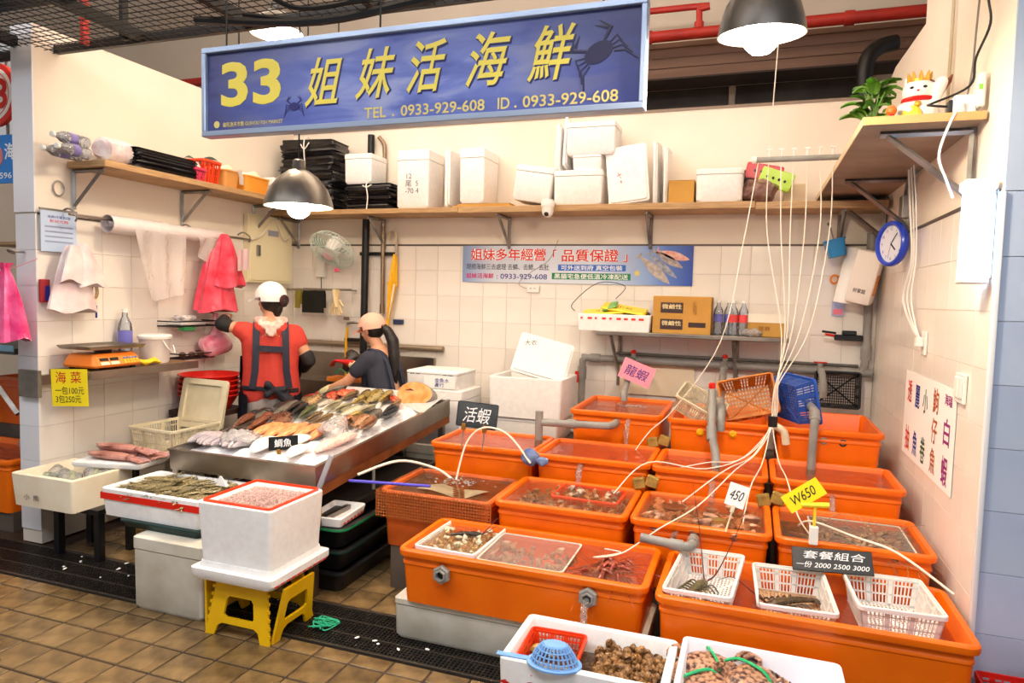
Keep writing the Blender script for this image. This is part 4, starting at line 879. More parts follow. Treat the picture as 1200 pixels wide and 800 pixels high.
# mantis shrimp
def mantis():
    b = new(); P = []; R = []
    for k in range(25):
        t = k/24; P.append((.075-.15*t, 0, .004*math.sin(PI*t))); R.append((.007+.005*math.sin(PI*min(1, t*1.2)))*(1 if k % 2 else .86) if t < .92 else .009*(1-t)*6+.004)
    tube(b, P, R, 8, flat=.62)
    for s_ in (-1, 1):
        for k in range(6): tube(b, [(.05-.02*k, s_*.009, 0), (.045-.02*k, s_*.02, -.004)], [.002, .0008], 4)
        tube(b, [(.07, s_*.004, .002), (.1, s_*.018, .006)], [.0014, .0006], 4)
        tube(b, [(-.07, s_*.004, 0), (-.09, s_*.016, 0)], [.003, .004], 5, flat=.4)
    return b
mme = mesh('mantis_shrimp', mantis(), M('mantis_shell', (150, 134, 92), .25, col2=(62, 54, 34), scale=110, rand=.35))
for i in range(95):
    u, v = random.random(), random.random(); x = -3.08+.5*u; y = 2.66+.26*v; hump = .03*math.sin(PI*u)*math.sin(PI*min(1, v*1.1))
    o = place('mantis_shrimp', mme, None, (x, y, .535+hump+random.uniform(-.006, .016)), (random.uniform(-.35, .35), random.uniform(-.25, .25), random.choice((0, PI))+random.gauss(.95, .5)), random.uniform(.85, 1.2)); tag(o, 'olive brown mantis shrimp heaped in the red taped box', 'mantis shrimp', 'mantis shrimp in the red taped box')
tag(bx('shrimp_bed', (-3.09, -2.56, 2.64, 2.945, .45, .53), M('dark_shrimp_bed', (70, 62, 42), .5, col2=(40, 36, 24), scale=50, bump=.8, bscale=50)), 'mantis shrimp packed below the top layer in the red taped box', 'mantis shrimp', kind='stuff')
b = new(); loft(b, [[(-2.62, 2.84, .57), (-2.56, 2.85, .565), (-2.57, 2.88, .565)], [(-2.6, 2.845, .62), (-2.59, 2.846, .62), (-2.592, 2.85, .62)]]); tag(O('foam_scrap', b, foam), 'pointed white foam scrap sticking out of the mantis shrimp', 'foam scrap')
# tiny shrimp in the red basket: too many to count
b = new(); random.seed(3)
for i in range(900):
    u, v = random.random(), random.random(); x = -2.165-.165+.33*u; y = 2.65-.16+.32*v; z = .6+.035*math.sin(PI*u)*math.sin(PI*v)*(1.2-.5*u)+random.uniform(0, .008)
    a = random.uniform(0, 6.3); c_, s_ = math.cos(a)*.009, math.sin(a)*.009
    tube(b, [(x-c_, y-s_, z), (x, y, z+.003), (x+c_, y+s_, z-.002)], [.0015, .003, .0018], 4)
tag(O('tiny_shrimp', b, M('tiny_shrimp_skin', (222, 196, 186), .35, col2=(168, 120, 112), scale=160)), 'heap of tiny pale pink shrimp in the orange red basket', 'shrimp', kind='stuff')
tag(bx('shrimp_bed', (-2.335, -1.995, 2.485, 2.815, .556, .606), M('pale_shrimp_bed', (206, 176, 166), .5, col2=(160, 130, 124), scale=90, bump=.8, bscale=90)), 'tiny shrimp packed below the surface in the orange red basket', 'shrimp', kind='stuff')
# clams, scallops: a ridged shell
def clam(mat, w=.03):
    b = new(); n = 16
    for sgn in (1, -1):
        rings = [[(w*.02, 0, 0)]*n]
        rings = []
        for k in range(1, 6):
            t = k/5; rings.append([(w*(t*(.55+.45*math.cos(a))-.5*t*0), w*t*.95*math.sin(a)*(.75+.25*math.cos(a)), sgn*w*.42*(1-t**2.2)*(1+.1*(k % 2))) for a in [2*PI*j/n for j in range(n)]])
        loft(b, rings)
    return mesh('clam', b, mat, 40)
cm1 = M('mottled_clam_shell', (206, 176, 150), .35, col2=(112, 80, 66), scale=60, rand=.3); cm2 = M('pale_clam_shell', (222, 210, 186), .35, col2=(150, 150, 110), scale=70, rand=.25)
cl1, cl2 = clam(cm1, .03), clam(cm2, .022)
def scatter(me, name, label, group, cat, n, x0, x1, y0, y1, z, dz, smin=.8, smax=1.3, flat=False):
    for i in range(n):
        r = (random.uniform(-.5, .5), random.uniform(-.5, .5), random.uniform(0, 6.3)) if flat else (random.uniform(0, 6.3), random.uniform(0, 6.3), random.uniform(0, 6.3))
        tag(place(name, me, None, (random.uniform(x0, x1), random.uniform(y0, y1), z+random.uniform(0, dz)), r, random.uniform(smin, smax)), label, cat, group)
scatter(cl2, 'clam', 'small pale clam in the white basket of the hex outlet tank', 'clams in the white basket', 'clam', 110, -1.39, -1.15, 2.81, 3.14, .385, .045)
scatter(cl1, 'clam', 'mottled clam in the red basket under water', 'clams in the red basket', 'clam', 60, -.92, -.64, 3.46, 3.66, .515, .04, .7, 1.1)
scatter(cl1, 'clam', 'mottled clam lying on the floor of the red basket tank', 'clams around the red basket', 'clam', 90, -1.13, -.58, 3.25, 3.66, .5, .035, .8, 1.2)
scatter(clam(M('pink_abalone_shell', (214, 164, 136), .4, col2=(104, 72, 62), scale=40, rand=.35), .05), 'abalone', 'mottled pink abalone under water behind the white price card', 'abalone behind the white price card', 'abalone', 80, -.45, .07, 3.22, 3.66, .505, .035, .8, 1.3, True)
for x, y, z, s_ in ((-.12, 3.4, .54, 1.6), (-.33, 3.58, .535, 1.3)):
    b = new(); ball(b, (0, 0, 0), (.085*s_/1.6, .055, .018), 16, 8); tag(O('flat_fish', b, M('olive_flatfish', (140, 116, 60), .35, col2=(110, 90, 48), scale=20) if s_ > 1.5 else M('maroon_flatfish', (110, 52, 40), .35, col2=(80, 36, 30), scale=20), None, (x, y, z), (0, 0, .2)), ('flat olive' if s_ > 1.5 else 'flat maroon')+' disc-shaped fish resting on the abalone', 'fish')
# prawns
def prawn(ant=.16):
    b = new(); P = []; R = []
    for k in range(17):
        t = k/16; a = -.5+t*1.6; P.append((.055*math.cos(a+1.2), 0, .055*math.sin(a+1.2)-.04)); R.append((.004+.007*math.sin(PI*min(1, .25+t*.75)))*(1 if k % 2 else .88))
    tube(b, P, R, 7)
    x0, z0 = P[-1][0], P[-1][2]; x1, z1 = P[0][0], P[0][2]
    for s_ in (-1, 1):
        tube(b, smoothpts([(x0, s_*.002, z0), (x0-.05, s_*.02, z0+.006), (x0-ant, s_*.05, z0-.01)], 3), [.0012]*6+[.0006], 3)
        tube(b, [(x1, s_*.002, z1), (x1+.016, s_*.009, z1-.008)], [.004, .005], 5, flat=.4)
        for k in range(5): tube(b, [(P[6+2*k][0], s_*.004, P[6+2*k][2]-.006), (P[6+2*k][0]+.004, s_*.008, P[6+2*k][2]-.024)], [.0014, .0006], 3)
    return b
pw1 = mesh('prawn', prawn(), M('red_prawn_shell', (176, 84, 62), .3, col2=(116, 44, 36), scale=60, rand=.3)); pw2 = mesh('prawn', prawn(.1), M('striped_prawn_shell', (176, 146, 112), .3, col2=(96, 66, 50), scale=60, rand=.3))
scatter(pw1, 'prawn', 'red long-whiskered prawn in the hex outlet tank', 'red prawns', 'prawn', 46, -.64, -.46, 2.82, 3.05, .385, .04, .8, 1.05, True)
scatter(pw2, 'prawn', 'striped prawn under the glass sheet', 'prawns under the glass sheet', 'prawn', 90, .32, .70, 3.25, 3.62, .51, .03, .8, 1.2, True)
scatter(cl1, 'clam', 'mottled clam under the clear acrylic sheet', 'clams under the acrylic sheet', 'clam', 60, -1.1, -.72, 2.8, 3.08, .375, .03, .8, 1.2)
# false floors that show the tanks' contents close to the surface
gravel = M('shell_grit_floor', (150, 112, 84), .7, col2=(84, 58, 44), scale=34, bump=.8, bscale=40)
darkfl = M('dark_tank_liner', (66, 52, 42), .6, col2=(44, 34, 28), scale=10)
for k, x0, x1, y0, y1, z, m_, lb in (('a', -1.15, -.58, 3.22, 3.68, .495, gravel, 'gritty shell layer under the red basket'), ('b', -.47, .09, 3.22, 3.69, .5, gravel, 'gritty shell layer under the abalone'), ('c', .18, .73, 3.22, 3.69, .5, darkfl, 'dark liner under the prawns by the glass sheet')):
    tag(bx('tank_liner', (x0, x1, y0, y1, z-.01, z), m_), lb, 'liner', kind='stuff')
# glass sheets
gs = M('clear_acrylic', (250, 250, 250), .05)
acr = film('acrylic_sheet', (246, 244, 240), 1.2, .08, .25, 6, .1, (255, 250, 246))
for lb, x0, x1, y0, y1, z in (('clear acrylic sheet laid over the middle of the hex outlet tank', -1.11, -.71, 2.76, 3.13, .43), ('framed glass sheet over the prawns below the yellow price card', .30, .71, 3.22, 3.66, .545)):
    t = T('clear_sheet', lb, 'sheet', (0, 0, z)); b = new(); b.faces.new(ring(rr(x1-x0, y1-y0, .02, .004, 3, (x0+x1)/2, (y0+y1)/2), b)); O('pane', b, acr, t, smooth=0)
    b = new(); w_, d_ = x1-x0, y1-y0; loft(b, [rr(w_, d_, .02, 0, 3, (x0+x1)/2, (y0+y1)/2), rr(w_, d_, .02, .006, 3, (x0+x1)/2, (y0+y1)/2), rr(w_-.014, d_-.014, .02, .006, 3, (x0+x1)/2, (y0+y1)/2), rr(w_-.014, d_-.014, .02, 0, 3, (x0+x1)/2, (y0+y1)/2)], False, False); O('edge', b, M('milky_edge', (206, 204, 190), .3), t)
# lobsters
def lobster(name, label, loc, rz, m1, s=1.0, up=.3, tail=True, rot=None):
    t = T(name, label, 'lobster', loc, rz); t.scale = (s,)*3
    P = []; R = []
    for k in range(31):
        q = k/30; P.append((.12-.26*q, 0, .02+.012*math.sin(PI*q))); base = .028*(math.sin(PI*min(1, q*1.6+.12))**.7 if q < .45 else .82-.5*(q-.45)); R.append(base*(1 if q < .45 or k % 3 else .86))
    b = new(); tube(b, P, R, 10, flat=.75)
    for s_ in (-1, 1):
        for k in range(5):
            x = .07-.025*k; tube(b, smoothpts([(x, s_*.018, .015), (x+.01-.008*k, s_*.055, .03), (x-.012*k, s_*.095, .0)], 3), [.0045]*6+[.0015], 5)
        for k in range(3): tube(b, [(-.14, 0, .012), (-.18-.012*(k == 0), s_*.016*k, .008)], [.008, .014], 6, flat=.3)
        for k in range(5): tube(b, [(-.02-.022*k, s_*.02, .012), (-.03-.022*k, s_*.032, .004)], [.004, .001], 4)
    for k in range(14): x = .1-.011*k; tube(b, [(x, random.uniform(-.012, .012), .03), (x+.01, random.uniform(-.014, .014), .05)], [.003, .0006], 4)
    O('body', b, m1, t)
    am = M('lobster_whisker', (86, 36, 34), .4)
    for s_ in (-1, 1): O('antenna', tube(new(), smoothpts([(.12, s_*.01, .03), (.17, s_*.04, .07), (.24, s_*.1, .18+.1*up), (.28, s_*.17, .26+.32*up)], 5), [.005-.0043*k/15 for k in range(16)], 6), am, t)
    return t
lobm = M('speckled_lobster_shell', (110, 96, 62), .35, col2=(50, 52, 44), scale=50)
lobster('spiny_lobster', 'speckled spiny lobster with long raised whiskers in the lattice basket', (-.17, 2.9, .385), math.radians(70), lobm, .8, up=.75)
lobster('spiny_lobster', 'dark brown spiny lobster alone in the basket under the menu board', (.19, 2.93, .375), math.radians(215), M('dark_lobster_shell', (94, 74, 50), .35, col2=(44, 34, 26), scale=50), .85, up=-.55)
lobster('spiny_lobster', 'small dark lobster resting on the clams in the white rimmed basket', (-1.27, 3.05, .415), math.radians(20), M('black_lobster_shell', (58, 46, 34), .35, col2=(26, 22, 18), scale=50), .6, up=-.5)
# spotted crabs bound with green cord
crm = M('spotted_crab_shell', (196, 148, 116), .35, col2=(58, 28, 34), scale=62, sharp=.2, rand=.15)
def crabbm():
    b = new(); n = 24
    rings = []
    for k in range(7):
        t = k/6; z = .045*math.sin(t*PI/2)-.008; r = math.cos(t*PI/2)**.6 if k < 6 else .04
        rings.append([(.088*r*math.cos(a)*(1+.05*(j % 2)*(k < 3)), .066*r*math.sin(a)*(1+.05*(j % 2)*(k < 3)), z) for j, a in [(j, 2*PI*j/n) for j in range(n)]])
    rings.insert(0, [(.05*math.cos(2*PI*j/n), .036*math.sin(2*PI*j/n), -.02) for j in range(n)])
    loft(b, rings)
    for s_ in (-1, 1):
        for k in range(4): tube(b, smoothpts([(s_*.05, -.03+.016*k-.01, -.008), (s_*(.1-.006*k), -.05+.02*k, .014), (s_*.12, -.075+.016*k, -.016)], 3), [.006]*4+[.005, .0035, .0012], 6)
        tube(b, smoothpts([(s_*.055, .03, -.004), (s_*.1, .055, .004), (s_*.07, .09, .006), (s_*.02, .085, .006)], 3), [.008, .009, .009, .01, .011, .013, .013, .011, .008, .003], 8)
    return b
cme = mesh('body', crabbm(), crm); band = M('green_cord', (40, 176, 110), .5)
for i, (x, y, z, rx, rz, w_) in enumerate(((-.1, 2.52, .235, .15, .3, 'against the tray edge by the basket tank'), (-.09, 2.38, .24, -.1, 1.9, 'lying crosswise by the snail box'), (.02, 2.33, .235, .1, 2.8, 'at the outer edge of the tray'), (.055, 2.45, .25, .25, .9, 'humped up highest in the tray'), (.12, 2.35, .235, -.1, 3.9, 'beside the empty end of the tray'))):
    t = T('spotted_crab', 'brown spotted crab tied with green cord '+w_, 'crab', (x, y, z), group='bound spotted crabs', rot=(rx, 0, rz)); t.location.z += .03; t.scale = (1.22,)*3; place('body', cme, t)
    O('cord', tube(new(), smoothpts([(.03, -.06, .0), (.025, -.02, .042), (.02, .03, .04), (.015, .075, .024), (.0, .1, .0)], 4), .0045, 6), band, t)
# black murky tank: beige bag, net rim, bubbles
b = new()
quadgrid(b, lambda u, v: (-1.70+.3*u+.1*v, 3.33+.14*v-.06*u, .536+.008*math.sin(5*u+3*v)), 8, 5); bmesh.ops.solidify(b, geom=b.faces[:], thickness=.003); tag(O('mesh_bag', b, M('beige_cloth', (206, 186, 152), .6, col2=(170, 150, 118), scale=12)), 'flat beige mesh bag floating on the murky water', 'bag')
b = new(); w_, d_ = .66, .535
for k in range(44): x = -1.5375-w_/2+w_*k/43; box(b, x-.002, x+.002, 3.193, 3.197, .40, .548)
for k in range(9): z = .41+.016*k; box(b, -1.5375-w_/2, -1.5375+w_/2, 3.192, 3.196, z-.0015, z+.0015)
for k in range(36): y = 3.2+.52*k/35; box(b, -1.869, -1.865, y-.002, y+.002, .40, .548)
for k in range(9): z = .41+.016*k; box(b, -1.869, -1.865, 3.2, 3.72, z-.0015, z+.0015)
tag(O('net_skirt', b, M('rusty_net', (176, 96, 40), .7)), 'brown netting hung over the rim of the weathered tank', 'net', kind='stuff')
bub = M('foam_bubble', (236, 226, 214), .15)
for nm, cx, cy, z, n_, sp_ in (('bubbles', -1.55, 3.58, .532, 70, .16), ('bubbles', -.17, 3.98, .648, 60, .12), ('bubbles', -.76, 4.75, .862, 50, .1)):
    b = new()
    for i in range(n_):
        r = random.uniform(.003, .01); s_ = bmesh.ops.create_icosphere(b, subdivisions=1, radius=r)['verts']
        c_ = Vector((cx+random.gauss(0, sp_*.45), cy+random.gauss(0, sp_*.28), z))
        for v in s_: v.co = Vector((v.co.x, v.co.y, v.co.z*.4))+c_
    tag(O(nm, b, film('bubble_film', (255, 252, 248), 1.5, .05, 0, 5, .3, (255, 250, 245))), 'froth of bubbles '+('in the murky tank', 'under the red handled taps', 'under the pink paper tap')[('bubbles',).index(nm) if False else (0 if cx < -1 else 1 if cx > -.3 else 2)], 'bubbles', kind='stuff')
# ---------------------------------------------------------------- pipes and taps on the back wall
pp = pipe('water_pipe', 'long grey plastic water pipe running along the back wall above the tanks', smoothpts([(-1.262, 5.33, .72), (-1.262, 5.33, 1.06), (-1.255, 5.33, 1.11), (-1.22, 5.33, 1.13), (-1.1, 5.33, 1.13), (.66, 5.33, 1.125), (.73, 5.33, 1.14), (.755, 5.33, 1.2), (.757, 5.33, 1.5), (.757, 5.33, 2.1)], 4), .028, collars=(((-1.262, 5.33, .96), (-1.262, 5.33, 1.06)), ((-1.2, 5.33, 1.13), (-1.12, 5.33, 1.13)), ((.6, 5.33, 1.125), (.68, 5.33, 1.127)), ((.757, 5.33, 1.22), (.757, 5.33, 1.32)), ((.757, 5.33, 1.98), (.757, 5.33, 2.1))))
O('thin_pipe', tube(new(), [(-1.0, 5.37, 1.175), (.72, 5.37, 1.17)], .012, 8), M('dark_grey_pipe', (92, 86, 80), .5), pp)
def valve(parent, p, horiz=False, wide=False):
    v = O('valve', tube(new(), [p, (p[0], p[1], p[2]+.03)], .02, 10), gpvc, parent)
    b = new()
    if wide: box(b, p[0]-.045, p[0]+.045, p[1]-.008, p[1]+.008, p[2]+.032, p[2]+.042, .003)
    else: lathe(b, [(.016, 0), (.02, .008), (.02, .024), (.012, .03)], 10, (p[0], p[1], p[2]+.03))
    O('red_handle', b, redp, v)
valve(pp, (-.86, 5.33, 1.15)); valve(pp, (-.18, 5.33, 1.15)); valve(pp, (.47, 5.33, 1.15), wide=True)
b = new(); box(b, -1.315, -1.285, 5.3, 5.316, .93, 1.02, .004); O('red_handle', b, redp, pp)
pipe('tap_pipe', 'grey tap pipe behind the pink paper pouring into the small raised tank', smoothpts([(-.86, 5.33, 1.13), (-.86, 5.26, 1.13), (-.86, 5.2, 1.11), (-.855, 5.12, 1.04), (-.85, 5.0, .98), (-.84, 4.86, .93), (-.835, 4.84, .88)], 4), .024, collars=(((-.86, 5.24, 1.125), (-.86, 5.19, 1.105)),))
pipe('tap_pipe', 'long grey tap pipe slanting down from the wall to the foaming tank', smoothpts([(-.18, 5.33, 1.14), (-.18, 5.24, 1.14), (-.18, 5.1, 1.1), (-.17, 4.6, 1.0), (-.155, 4.28, .96), (-.15, 4.2, .92), (-.148, 4.18, .84)], 4), .024, collars=(((-.18, 5.22, 1.137), (-.18, 5.14, 1.115)), ((-.157, 4.32, .965), (-.152, 4.24, .94))))
t = pipe('tap_pipe', 'grey tap pipe with red knob dipping into the foaming tank', smoothpts([(-.21, 4.3, 1.06), (-.205, 4.24, 1.0), (-.2, 4.16, .9), (-.19, 4.1, .82), (-.165, 4.04, .74), (-.155, 4.0, .66)], 4), .024, collars=(((-.197, 4.13, .87), (-.19, 4.09, .8)),))
b = new(); lathe(b, [(.018, 0), (.02, .01), (.02, .03), (.012, .036)], 10, (-.212, 4.3, 1.075)); O('red_handle', b, redp, t)
pipe('tap_pipe', 'grey tap elbow in front of the black lattice crate', smoothpts([(.47, 5.33, 1.13), (.47, 5.22, 1.13), (.475, 5.16, 1.1), (.48, 5.14, 1.02), (.48, 5.14, .96)], 4), .024, collars=(((.478, 5.145, 1.06), (.48, 5.14, 1.0)),))
pipe('overflow_pipe', 'grey pipe bent over the rim into the tank of still water', smoothpts([(.33, 4.6, 1.0), (.345, 4.4, 1.0), (.36, 4.24, .985), (.358, 4.2, .93), (.352, 4.18, .8), (.35, 4.17, .64)], 4), .023, collars=(((.36, 4.26, .988), (.36, 4.2, .94)),))
pipe('bent_outlet', 'short cream elbow outlet on the rim between the two raised tanks', smoothpts([(.14, 4.3, .87), (.16, 4.23, .885), (.2, 4.22, .86), (.215, 4.22, .79)], 4), .022, creamp)
# running water
flow = film('running_water', (250, 247, 242), 1.33, .04, 1.0, 45, .12, (250, 246, 240))
def stream(label, pts, r):
    q_ = smoothpts(pts, 6); tag(O('water_stream', tube(new(), q_, [r*(.75+.3*math.sin(k*1.9)*(k/len(q_))) for k in range(len(q_))], 10, flat=.7), flow), label, 'water', kind='stuff')
stream('jet of water falling from the hex outlet into the snail box', [(-.585, 2.70, .375), (-.588, 2.655, .36), (-.585, 2.63, .31), (-.58, 2.615, .23)], .019)
stream('water pouring from the tap into the small raised tank', [(-.835, 4.84, .89), (-.833, 4.83, .85)], .022)
stream('water pouring from the red knobbed tap', [(-.155, 4.0, .67), (-.15, 3.98, .64)], .022)
stream('overflow running from the small raised tank', [(-.71, 4.3, .84), (-.71, 4.25, .8), (-.71, 4.24, .66)], .02)
stream('overflow running from the tank fed by the grey elbow', [(-.88, 3.76, .66), (-.88, 3.715, .63), (-.88, 3.7, .545)], .022)
stream('overflow running from the foaming tank', [(-.16, 3.75, .65), (-.16, 3.705, .62), (-.16, 3.69, .54)], .022)
stream('overflow running from the still tank', [(.42, 3.76, .64), (.42, 3.715, .6), (.42, 3.7, .53)], .018)

# ---------------------------------------------------------------- air manifold and hoses
hosem = M('clear_white_hose', (236, 224, 204), .35)
mf = T('air_manifold', 'grey hanging bar with a row of small white air valves', 'air manifold', (0, 4.2, 2.41))
O('bar', tube(new(), [(-.03, 0, 0), (.56, 0, 0)], .016, 10), gpvc, mf); O('end_cap', tube(new(), [(-.045, 0, 0), (-.02, 0, 0)], .02, 10), whitep, mf)
VX = [.045, .11, .175, .245, .31, .375]
for x in VX:
    v = O('valve', tube(new(), [(x, 0, .01), (x, 0, .05)], .006, 8), whitep, mf); bx('valve_key', (x-.014, x+.014, -.004, .004, .05, .06), whitep, v, .002)
O('hanging_cord', tube(new(), [(.045, 0, .05), (.09, 0, 1.4), (.1, 0, 2.19)], .0033, 6), hosem, mf)
K = Vector((.135, 4.14, .93))
ends = [('clear air hose running to the foaming tank', [(-.02, 4.05, .72), (-.2, 3.95, .70), (-.38, 3.9, .655)]),
 ('clear air hose running to the abalone tank', [(.02, 4.0, .76), (-.2, 3.75, .71), (-.5, 3.72, .72), (-.66, 3.6, .56)]),
 ('clear air hose looping into the abalone tank', [(.04, 3.98, .76), (-.1, 3.72, .72), (-.3, 3.6, .56)]),
 ('clear air hose dropping behind the white price card', [(.09, 3.95, .74), (.03, 3.6, .68), (.0, 3.4, .54)]),
 ('clear air hose running to the prawn tank with the yellow card', [(.17, 4.0, .74), (.2, 3.7, .715), (.24, 3.4, .62), (.3, 3.35, .54)]),
 ('long clear air hose trailing across to the hex outlet tank', [(.06, 3.98, .78), (-.05, 3.7, .73), (-.2, 3.3, .64), (-.36, 3.12, .56), (-.5, 3.0, .47), (-.62, 2.95, .45), (-.52, 3.08, .44), (-.6, 3.1, .44)])]
for i, (lb, pts) in enumerate(ends):
    x = VX[i]; off = Vector((.008*math.cos(i*1.1), .008*math.sin(i*1.1), 0))
    P_ = [(x, 4.2, 2.40), (x+.01+.01*math.sin(i*2), 4.2, 2.0), tuple(Vector((x*.45+.12, 4.19, 1.45))+off*2), tuple(K+off+Vector((.01, .01, .2))), tuple(K+off)]+pts
    tag(O('air_hose', tube(new(), smoothpts(P_, 6), .0033, 6), hosem), lb, 'hose', 'air hoses')
tag(O('air_hose', tube(new(), smoothpts([(-.01, 4.2, 2.40), (-.07, 4.2, 1.95), (-.17, 4.2, 1.37), (-.42, 4.22, .95), (-.56, 4.22, .8), (-.64, 4.18, .68)], 6), .0033, 6), hosem), 'lone air hose slanting far across to the cream basket', 'hose', 'air hoses')
tag(O('hose_tie', tube(new(), [tuple(K+Vector((-.0, 0, .03))), tuple(K-Vector((0, 0, .03)))], .026, 10), blackp), 'black tape binding the bundle of air hoses', 'tie')
tag(O('air_hose', tube(new(), smoothpts([(.78, 3.0, .5), (.6, 3.1, .6), (.45, 3.2, .615), (.3, 3.4, .6), (.25, 3.5, .54)], 6), .005, 6), hosem), 'thin air hose curving over the empty white basket', 'hose', 'air hoses')
tag(O('air_hose', tube(new(), smoothpts([(-2.05, 3.3, .58), (-1.9, 3.5, .63), (-1.72, 3.6, .585), (-1.62, 3.62, .53)], 6), .008, 6), hosem), 'clear hose arching from the fish table into the murky tank', 'hose', 'air hoses')
tag(O('air_hose', tube(new(), smoothpts([(-1.15, 3.66, .66), (-1.3, 3.7, .80), (-1.45, 3.7, .83), (-1.55, 3.68, .74), (-1.58, 3.6, .53)], 6), .006, 6), hosem), 'clear hose looping under the black chalk sign', 'hose', 'air hoses')
# blue bundle of cloth at the corner of the red basket tank
b = new(); ball(b, (0, 0, 0), (.055, .035, .05), 12, 8); tube(b, [(.04, 0, -.01), (.075, 0, -.02), (.11, .0, -.015)], [.02, .03, .012], 8)
for v in b.verts: v.co += Vector((math.sin(v.co.z*90), math.sin(v.co.x*80), math.sin(v.co.x*70+v.co.z*50)))*.004
tag(O('tied_cloth', b, M('grey_blue_cloth', (120, 136, 172), .8, col2=(50, 70, 130), scale=14), None, (-1.165, 3.7, .685)), 'bunched grey blue cloth tied at the corner of the red basket tank', 'cloth')

# ---------------------------------------------------------------- signs and cards among the tanks
chalk = M('chalk_white', (240, 240, 240), .7)
t = T('chalk_sign', 'slate black sign with white chalk characters clipped above the murky tank', 'sign', (-1.505, 3.72, .895), rot=(math.radians(-8), math.radians(3), math.radians(4)))
bx('board', (-.125, .125, -.004, .004, -.075, .075), M('slate_board', (52, 58, 64), .6, col2=(44, 48, 54), scale=9), t, .01, 2)
text('活蝦', chalk, t, w=.17, h=.09, loc=(0, -.0048, 0), bold=.002, shear=.2, name='handwriting')
for x in (-.075, .055):
    O('clip', box(new(), x-.012, x+.012, -.012, .012, -.095, -.055, .003), M('brass_clip', (170, 120, 50), .35, .8), t); O('clip_stem', tube(new(), [(x, 0, -.09), (x, 0, -.2)], .004, 6), galv, t)
t = T('price_card', 'small white price card with handwriting standing over the abalone', 'sign', (-.03, 3.2, .735), rot=(math.radians(-12), math.radians(14), 0))
bx('card', (-.042, .042, -.001, .001, -.052, .05), paperw, t); text('450', inkblack, t, w=.06, h=.045, loc=(0, -.002, 0), bold=.003, shear=.3, name='handwriting'); bx('clip', (-.008, .008, -.006, .006, -.08, -.045), creamp, t, .002); O('clip_stem', tube(new(), [(0, 0, -.07), (0, 0, -.17)], .004, 6), creamp, t)
t = T('price_card', 'tilted yellow price card on a yellow clip above the prawn tank', 'sign', (.245, 3.16, .775), rot=(math.radians(-10), math.radians(-38), 0))
bx('card', (-.085, .085, -.001, .001, -.035, .045), M('yellow_card', (250, 226, 20), .6), t); text('W650', inkblack, t, w=.11, h=.04, loc=(0, -.002, .006), bold=.003, shear=.25, name='handwriting')
t = T('card_clip', 'yellow clip stand with white jaw on the prawn tank rim', 'clip', (.29, 3.16, .61))
O('stem', tube(new(), [(0, 0, .03), (0, 0, .13)], .006, 8), M('yellow_clip', (246, 222, 50), .4), t); O('cross_bar', tube(new(), [(-.055, 0, .128), (.055, 0, .138)], .012, 8), M('yellow_clip', (246, 222, 50), .4), t); bx('jaw', (-.018, .018, -.012, .012, -.04, .04), whitep, t, .004)
t = T('menu_board', 'black set menu board with white handwriting on the basket tank', 'sign', (.36, 3.1, .525), rot=(math.radians(-38), math.radians(-3), math.radians(2)))
bx('board', (-.155, .155, -.004, .004, -.045, .055), blackp, t, .002); text('套餐組合', chalk, t, w=.24, h=.034, loc=(.01, -.0055, .024), bold=.002, shear=.15, name='handwriting'); text('一份 2000 2500 3000', chalk, t, w=.28, h=.026, loc=(.0, -.0055, -.018), bold=.001, shear=.25, name='handwriting')
t = T('pink_paper', 'tilted pink paper with handwritten characters pinned to the tap pipe', 'paper sign', (-.775, 4.98, 1.07), rot=(math.radians(-6), math.radians(20), 0))
bx('sheet', (-.12, .12, -.001, .001, -.075, .075), M('pink_paper_sheet', (246, 150, 170), .7), t); text('龍蝦', M('purple_ink', (70, 50, 130), .7), t, w=.17, h=.08, loc=(0, -.002, 0), bold=.006, shear=.1, name='handwriting')
tag(bx('backing_board', (-.97, -.4, 5.375, 5.395, .86, 1.1), M('cream_board', (238, 220, 188), .6)), 'cream board leaning on the wall behind the small raised tank', 'board')

# ---------------------------------------------------------------- things on the low steel shelf
ZL = 1.3605
o = T('produce_tray', 'white foam tray with red print on the steel shelf holding yellow packets', 'tray', (-.98, 5.215, ZL)); O('tray', tubbm(.55, .27, .125, .02, .01, 0, .02, .015, 3), foam, o)
for k in range(9): bx('red_print', (-.25+.055*k, -.25+.055*k+random.uniform(.015, .045), -.1365, -.1355, .085, .1), ra, o)
for k, (x, z, a, m_, lb) in enumerate(((-1.08, 1.5, .1, M('yellow_pack', (246, 216, 20), .3), 'flat yellow packet'), (-.92, 1.525, -.15, M('bright_yellow_pack', (250, 206, 10), .3), 'upper yellow and black packet'), (-.90, 1.485, -.05, blackp, 'black packet'), (-1.03, 1.545, .3, M('green_pack', (110, 170, 80), .4), 'small green packet'))):
    t = T('packet', lb+' lying on the white foam tray', 'packet', (x, 5.2, z), rot=(.25, -a, 0)); b = new(); w_ = .17 if k != 3 else .06; loft(b, [rr(w_*2-.02, .14, .01, -.012, 2), rr(w_*2, .16, .01, 0, 2), rr(w_*2-.02, .14, .01, .012, 2)]); O('pouch', b, m_, t)
    if k < 2: text('小公', inkblack, t, w=.12, h=.05, loc=(0, 0, .0125), rot=(0, 0, 0), bold=.01)
O('packing_wire', tube(new(), smoothpts([(-1.28, 5.1, 1.5), (-1.3, 5.1, 1.56), (-1.13, 5.2, 1.72), (-.93, 5.25, 1.70), (-1.0, 5.25, 1.6)], 5), .003, 5), inkblack)
tag(bpy.data.objects['packing_wire'], 'bent thin wire loop sticking up behind the white foam tray', 'wire')
t = T('carton', 'brown carton with dark printed panels on the steel shelf', 'carton', (-.485, 5.22, ZL))
